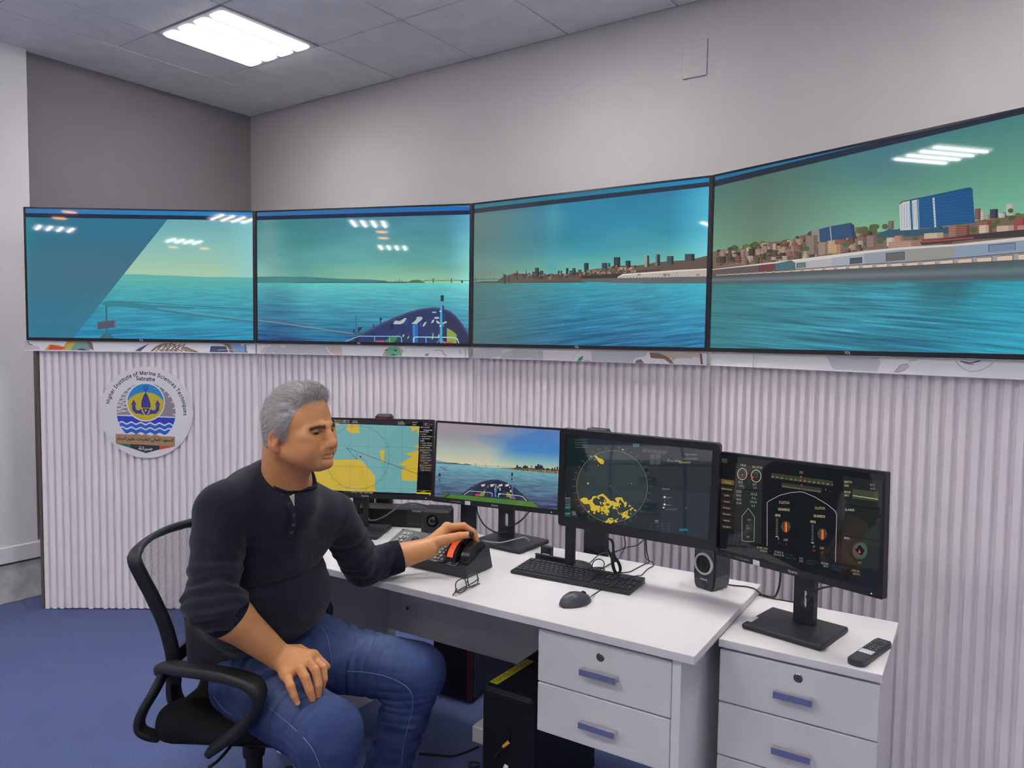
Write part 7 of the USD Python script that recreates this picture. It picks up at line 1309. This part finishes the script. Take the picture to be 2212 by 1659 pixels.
for pts in ([(-0.5358,2.1000,0.7260), (-0.5186,2.1000,0.6965), (-0.5107,2.1000,0.6588), (-0.5055,2.1000,0.6183), (-0.5055,2.1000,0.5966)], [(-0.4711,2.1000,0.5943), (-0.4207,2.1000,0.5923), (-0.3712,2.1200,0.5744), (-0.3260,2.1400,0.5479), (-0.2907,2.1600,0.5111), (-0.2809,2.1700,0.4642), (-0.2929,2.1800,0.4024), (-0.3091,2.1800,0.3310), (-0.3171,2.1800,0.2651)], [(-0.6471,1.9500,0.5658), (-0.6064,1.9300,0.5487), (-0.5432,1.8800,0.5335), (-0.4998,1.8600,0.5010), (-0.4786,1.8600,0.4513)], [(-0.8509,2.0500,0.5611), (-0.8187,2.0400,0.5399), (-0.7919,2.0300,0.5134), (-0.7626,2.0200,0.4992)]):
    seam(pts, dv(pts[len(pts) // 2]))
# shoes, out of frame below
shoe = pm('shoe_dark', (40, 36, 36), .5)
for a_2, dd in ((anR, BF), (anL, BF)):
    s2 = Soft(); s2.cap(a_2 + (0, 0, -.035), a_2 - dd * .02 + (0, 0, -.05), .046, .042, .02); s2.cap((*(a_2 - dd * .03)[:2], .045), (*(a_2 + dd * .17)[:2], .036), .044, .036, .03); s2.cut((0, 0, .004), (0, 0, -1))
    v, f = skin(s2, .006, a_2 - .3, a_2 + .3); obj('shoe', (v, f), shoe, man, smooth=True)

# hair: a soft cap over the skull, and strands combed back
def hairline(q):
    """>0 where hair grows; q in head axes"""
    x, y, z = q[:, 0], abs(q[:, 1]), q[:, 2]
    front = np.interp(y, [0, .02, .04, .055, .07], [.088, .086, .064, .050, .040])     # how far forward at the crown
    up = np.interp(x, [-.1, -.05, -.025, -.008, .012, .028, .05, .08, .1], [-.052, -.052, -.030, .024, -.012, .018, .078, .088, .094])
    lim = np.where(y < .045, np.interp(x, [-.1, .0, .05, .07, .09], [-.06, .02, .082, .092, .098]), up)
    return z - lim
cap = Soft()
cap.ell(hd(.008, 0, .042), (.0775, .0800, .0800), HR, .02); cap.ell(hd(.026, 0, .050), (.060, .060, .062), HR, .03); cap.ell(hd(-.018, 0, -.005), (.056, .064, .055), HR, .03)
def hair_disp(p):
    q = (p - HO) @ HR; n2 = meshkit.fbm(np.stack([q[:, 0] * 40 + q[:, 2] * 60, q[:, 1] * 60, q[:, 2] * 50], -1), 3, 3) - .5
    return .007 * n2 - np.clip(hairline(q), -.02, .02) * .55 + .0055
Vh, Fh = skin(cap, .0026, HO - .16, HO + .17, hair_disp); Vh = relax(Vh, Fh, 1)
qh = (Vh - HO) @ HR; keep = (hairline(qh) > -.006)[Fh].all(1); Fh = Fh[keep]; us_, inv = np.unique(Fh, return_inverse=True); Vh, Fh, qh = Vh[us_], inv.reshape(-1, 3), qh[us_]
nz = meshkit.fbm(np.stack([qh[:, 0] * 30 + qh[:, 2] * 90, qh[:, 1] * 90, qh[:, 2] * 70], -1), 3, 5)
side = np.exp(-((qh - (.0, -.07, .01)) / (.035, .04, .035)) ** 2).min(1)
Ch = mixc(lin((146, 142, 140)), lin((204, 200, 198)), np.clip((nz - .3) * 2.2, 0, 1)); Ch = mixc(Ch, lin((92, 84, 80)), np.clip(np.exp(-(((qh - (.075, 0, .088)) / (.035, .06, .02)) ** 2).sum(1)) * .6, 0, 1))
hair = colmesh('hair', Vh, Fh, Ch, vmat('hair_mass', rough=.7, spec=.3), man, smooth=True, label='short wavy grey hair')
r = np.random.default_rng(21); n_s = 12000
tri = r.choice(len(Fh), n_s); bc = r.dirichlet((1, 1, 1), n_s); root = (Vh[Fh[tri]] * bc[..., None]).sum(1); cen = hd(-.012, 0, .03)
nrm = root - cen; nrm /= np.linalg.norm(nrm, axis=1, keepdims=True); ql = (root - HO) @ HR
flow = -HF * 1.0 - HU * np.where(ql[:, 2] > .06, .1, .75)[:, None]; sw_ = meshkit.fbm(ql * 38, 2, 8) - .5; flow = flow + HL * (sw_ * 2.4)[:, None] + r.normal(0, .22, (n_s, 3))
fz = (ql[:, 0] > .045) & (ql[:, 2] > .07); flow[fz] = (HF * .30 + HU * .9) + r.normal(0, .6, (fz.sum(), 3))
flow -= nrm * (flow * nrm).sum(1, keepdims=True); flow /= np.linalg.norm(flow, axis=1, keepdims=True); L = r.uniform(.012, .030, n_s) * np.where(ql[:, 2] < .0, .7, 1)
pts = []; p = root - nrm * .002; ph = r.uniform(0, 6, n_s)
for k in range(6):
    t = k / 5; lift = .006 * math.sin(t * 2.6) * (1 + fz * 1.2); wob = np.cross(nrm, flow) * (.0022 * np.sin(ph + t * 5))[:, None]
    pts.append(p + flow * (L * t)[:, None] + nrm * (lift if np.ndim(lift) else np.full(n_s, lift))[:, None] + wob)
pts = np.stack(pts, 1); keep = np.ones(n_s, bool)
HM = [usdkit.material(stage, '/World/Looks/hair_strand_%d' % i, {'p': ('principled_bsdf', {'base_color': tuple(lin(c)), 'roughness': .45, 'specular_ior_level': .5})}, [], surface='p.BSDF') for i, c in enumerate(((214, 211, 209), (176, 172, 170), (112, 106, 103)))]
pick = np.where(fz, r.choice(3, n_s, p=[.25, .35, .40]), r.choice(3, n_s, p=[.42, .38, .20]))
def strands(name, P3, width, m, parent, label=None):
    c = UsdGeom.BasisCurves.Define(stage, str(parent.GetPath()) + '/' + numbered(str(parent.GetPath()), name)); c.CreateTypeAttr('cubic'); c.CreateBasisAttr('catmullRom'); c.CreateWrapAttr('nonperiodic')
    c.CreateCurveVertexCountsAttr([P3.shape[1]] * len(P3)); c.CreatePointsAttr(Vt.Vec3fArray.FromNumpy(P3.reshape(-1, 3).astype(np.float32)))
    w = np.tile(np.linspace(1, .35, P3.shape[1]) * width, len(P3)); c.CreateWidthsAttr(Vt.FloatArray.FromNumpy(w.astype(np.float32))); c.SetWidthsInterpolation('vertex')
    UsdShade.MaterialBindingAPI.Apply(c.GetPrim()).Bind(m); tag(c.GetPrim(), label, kind='stuff'); return c
for i in range(3): strands('hair_strands', pts[pick == i], .00042, HM[i], hair)
# eyebrows
for s_ in (-1, 1):
    n_b = 280; t = r.uniform(0, 1, n_b); y = s_ * (.012 + .038 * t); x = .0955 - .0235 * t ** 1.8; z = .0190 + .0055 * np.sin(t * 2.4) - .004 * t + r.normal(0, .0023, n_b)
    b0 = HO + HF * (x + .0)[:, None] + HL * y[:, None] + HU * z[:, None]; b0 = march(body, b0 + HF * .03, -HF, .1); dirs = HL * (s_ * (.5 + t * .5))[:, None] + HU * (.55 - t * .8)[:, None] + HF * (.15 - t * .3)[:, None] + r.normal(0, .15, (n_b, 3)); dirs /= np.linalg.norm(dirs, axis=1, keepdims=True)
    st = np.stack([b0 + dirs * .0075 * q2 + HF * (.0013 * math.sin(q2 * 3)) for q2 in (0, .35, .7, 1)], 1); strands('eyebrow', st, .0005, usdkit.material(stage, '/World/Looks/eyebrow_dark', {'p': ('principled_bsdf', {'base_color': tuple(lin((80, 70, 64))), 'roughness': .6})}, [], surface='p.BSDF'), man, 'dark eyebrow')

# ---------------------------------------------------------------- mesh-backed office chair
chair = thing('office_chair', 'black mesh-backed swivel armchair the man sits on', 'chair')
plast = pm('chair_plastic', (27, 28, 31), .5, spec=.4, bump=(700, .0001)); fabric = pm('chair_fabric', (22, 23, 26), .95, spec=.15, bump=(900, .0008))
yc = math.radians(-3); CF = np.array([math.cos(yc), math.sin(yc), 0]); CL = np.array([-math.sin(yc), math.cos(yc), 0]); SC = np.array([-.762, 2.195, 0.0])
cw = lambda f, l, z: SC + CF * f + CL * l + np.array([0, 0, z])
st_ = Soft(); MC = np.stack([CF, CL, [0, 0, 1.0]], 1)
for f in (-.14, .15):
    for l in (-.135, .135): st_.cap(cw(f, l, .452), cw(f * 1.05, l * 1.05, .455), .070, .070, .12)
st_.ell(cw(0, 0, .44), (.22, .215, .052), MC, .05); st_.cut(cw(0, 0, .425), (0, 0, -1), .01); st_.cut(cw(0, 0, .515), (0, 0, 1), .03)
v, f = skin(st_, .006, (-1.2, 1.6, .3), (-.2, 2.6, .6)); obj('seat', (v, f), fabric, chair, smooth=True)
obj('seat_pan', rbx(-.18, .18, -.18, .18, .408, .426, .01).apply_transform(frame_of(SC, CF, CL)), plast, chair)
# back frame: loop of plastic with a tensioned mesh
def bk(l, z):
    """point of the back surface: l along the width, z height; curved in plan and in profile"""
    pr = np.interp(z, [.50, .58, .66, .74, .82, .90, .98], [-.225, -.215, -.215, -.228, -.252, -.285, -.315]); return cw(pr + .9 * l * l + .018, l, z)
wt = lambda z: np.interp(z, [.52, .60, .70, .80, .90, .97], [.095, .110, .138, .170, .200, .210])
left = [bk(-wt(z), z) for z in np.linspace(.55, .935, 9)]; right = [bk(wt(z), z) for z in np.linspace(.935, .55, 9)]
top = [bk(l, .944 + .010 * (1 - (l / .21) ** 2)) for l in np.linspace(-.213, .213, 9)]
loop = spline(left + top[1:-1] + right, 4)
fw_ = np.concatenate([np.linspace(.021, .019, 34), np.full(len(loop) - 68, .022), np.linspace(.019, .021, 34)])
obj('back_frame', tube(loop, None, 12, flat=(.010, fw_), up=tuple(CL * .0 + np.array([0, 0, 1.0])) if False else None), plast, chair, smooth=50)
nu, nv_ = 28, 30; Vm = []
for i in range(nv_ + 1):
    z = .56 + (.945 - .56) * i / nv_
    for j in range(nu + 1): l = wt(z) * (2 * j / nu - 1) * .985; Vm.append(bk(l, z + .006 * (i / nv_) * (1 - (l / .21) ** 2)) - CF * .0)
Fm = [(a, a + 1, a + nu + 2, a + nu + 1) for i in range(nv_) for j in range(nu) for a in [i * (nu + 1) + j]]
meshm = usdkit.material(stage, '/World/Looks/chair_mesh', {'tc': ('texture_coordinate', {}), 'r': ('vector_rotate', {'rotate_type': 'z_axis', 'angle': 0.56}), 's': ('separate_xyz', {}), 'y': ('math', {'math_type': 'multiply', 'value2': 900.0}), 'z': ('math', {'math_type': 'multiply', 'value2': 900.0}), 'sy': ('math', {'math_type': 'sine'}), 'sz': ('math', {'math_type': 'sine'}), 'm': ('math', {'math_type': 'multiply'}), 'g': ('math', {'math_type': 'greater_than', 'value2': 0.22}), 'a': ('math', {'math_type': 'absolute'}),
    't': ('transparent_bsdf', {}), 'd': ('principled_bsdf', {'base_color': tuple(lin((30, 31, 35))), 'roughness': .7}), 'x': ('mix_closure', {})},
    [('tc.object', 'r.vector'), ('r.vector', 's.vector'), ('s.y', 'y.value1'), ('s.z', 'z.value1'), ('y.value', 'sy.value1'), ('z.value', 'sz.value1'), ('sy.value', 'm.value1'), ('sz.value', 'm.value2'), ('m.value', 'a.value1'), ('a.value', 'g.value1'), ('g.value', 'x.fac'), ('d.BSDF', 'x.closure1'), ('t.BSDF', 'x.closure2')], surface='x.closure')
obj('back_mesh', (np.array(Vm), np.array(Fm)), meshm, chair, smooth=True, label='see-through black mesh')
obj('back_stem', tube(spline([cw(-.02, 0, .38), cw(-.16, 0, .38), cw(-.235, 0, .44), cw(-.245, 0, .52), cw(-.235, 0, .60)], 6), None, 12, flat=(.034, .012)), plast, chair, smooth=50)
obj('lumbar_bar', tube(spline([bk(l, .60 - .3 * l * l) - CF * .018 for l in (-.12, -.06, 0, .06, .12)], 6), None, 10, flat=(.009, .022)), plast, chair, smooth=50)
armR = spline(A3_((-0.9689,2.0600,0.6081), (-0.9465,2.0400,0.6253), (-0.8757,1.9900,0.6408), (-0.7967,1.9500,0.6522), (-0.7202,1.9100,0.6603), (-0.6650,1.8900,0.6543), (-0.6420,1.8850,0.6349), (-0.6426,1.8900,0.6056), (-0.6631,1.9000,0.5645), (-0.7032,1.9200,0.5149), (-0.7502,1.9400,0.4707), (-0.8008,1.9700,0.4252)), 6)
arm2 = spline(A3_((-0.9564,2.0500,0.6128), (-0.9700,2.0450,0.5831), (-0.9840,2.0300,0.5504), (-1.0027,2.0200,0.5156), (-1.0135,2.0150,0.4851), (-1.0126,2.0150,0.4602), (-0.9962,2.0200,0.4432), (-0.9751,2.0400,0.4261)), 6)
ar = obj('armrest', tube(armR, None, 12, flat=(np.r_[np.linspace(.026, .032, 30), np.linspace(.032, .022, len(armR) - 30)], np.r_[np.full(30, .016), np.linspace(.016, .012, len(armR) - 30)])), plast, chair, smooth=50)
obj('arm_support', tube(arm2, None, 12, flat=(np.linspace(.026, .018, len(arm2)), .011)), plast, ar, smooth=50)
# the far arm mirrored across the chair
def mirror(p): q = (np.asarray(p) - SC); l = q @ CL; return np.asarray(p) - np.outer(l * 2, CL)
al = obj('armrest', tube(mirror(armR), None, 12, flat=(.022, .012)), plast, chair, smooth=50); obj('arm_support', tube(mirror(arm2), None, 12, flat=(.022, .011)), plast, al, smooth=50)
obj('gas_lift', cat(cyl(cw(0, 0, .14), cw(0, 0, .30), .025, 24), lathe([(.025, 0), (.032, .004), (.034, .03), (.030, .036), (.025, .036)], 24, cw(0, 0, .285))), plast, chair); obj('piston', cyl(cw(0, 0, .30), cw(0, 0, .41), .014, 20), chrome, chair)
obj('lever', tube(spline(A3_((-0.7694,2.0500,0.4048), (-0.7763,2.0200,0.3974), (-0.7891,2.0000,0.3849), (-0.7990,1.9800,0.3807), (-0.8076,1.9700,0.3786)), 5), .0045, 8), plast, chair)
obj('hub', lathe([(0, 0), (.05, 0), (.055, .03), (.035, .07), (.026, .07), (0, .06)], 28, cw(0, 0, .075)), plast, chair)
for k in range(5):
    a = yc + .3 + k * 2 * pi / 5; d = np.array([math.cos(a), math.sin(a), 0]); b = SC
    lg = obj('leg', tube([b + d * .03 + (0, 0, .115), b + d * .15 + (0, 0, .100), b + d * .29 + (0, 0, .072)], None, 10, flat=(np.array([.028, .024, .018]), np.array([.022, .016, .011]))), plast, chair, smooth=50)
    c = b + d * .29; s3 = np.array([-d[1], d[0], 0]); obj('caster', cat(cyl(c - s3 * .026 + (0, 0, .03), c - s3 * .008 + (0, 0, .03), .03, 20), cyl(c + s3 * .008 + (0, 0, .03), c + s3 * .026 + (0, 0, .03), .03, 20), cyl(c + (0, 0, .05), c + (0, 0, .075), .009, 12)), rubber, lg)

# ---------------------------------------------------------------- cabinets behind the viewer, seen only mirrored in the touch screen
for x, y in ((-1.20, 1.00), (-1.475, 1.325), (-.925, .675)):
    copy_of(cab, 'drawer_cabinet', (x, y, 0), math.radians(130), 'white drawer cabinet out of frame, mirrored in the touch monitor', 'cabinet', 'cabinets beyond the picture')
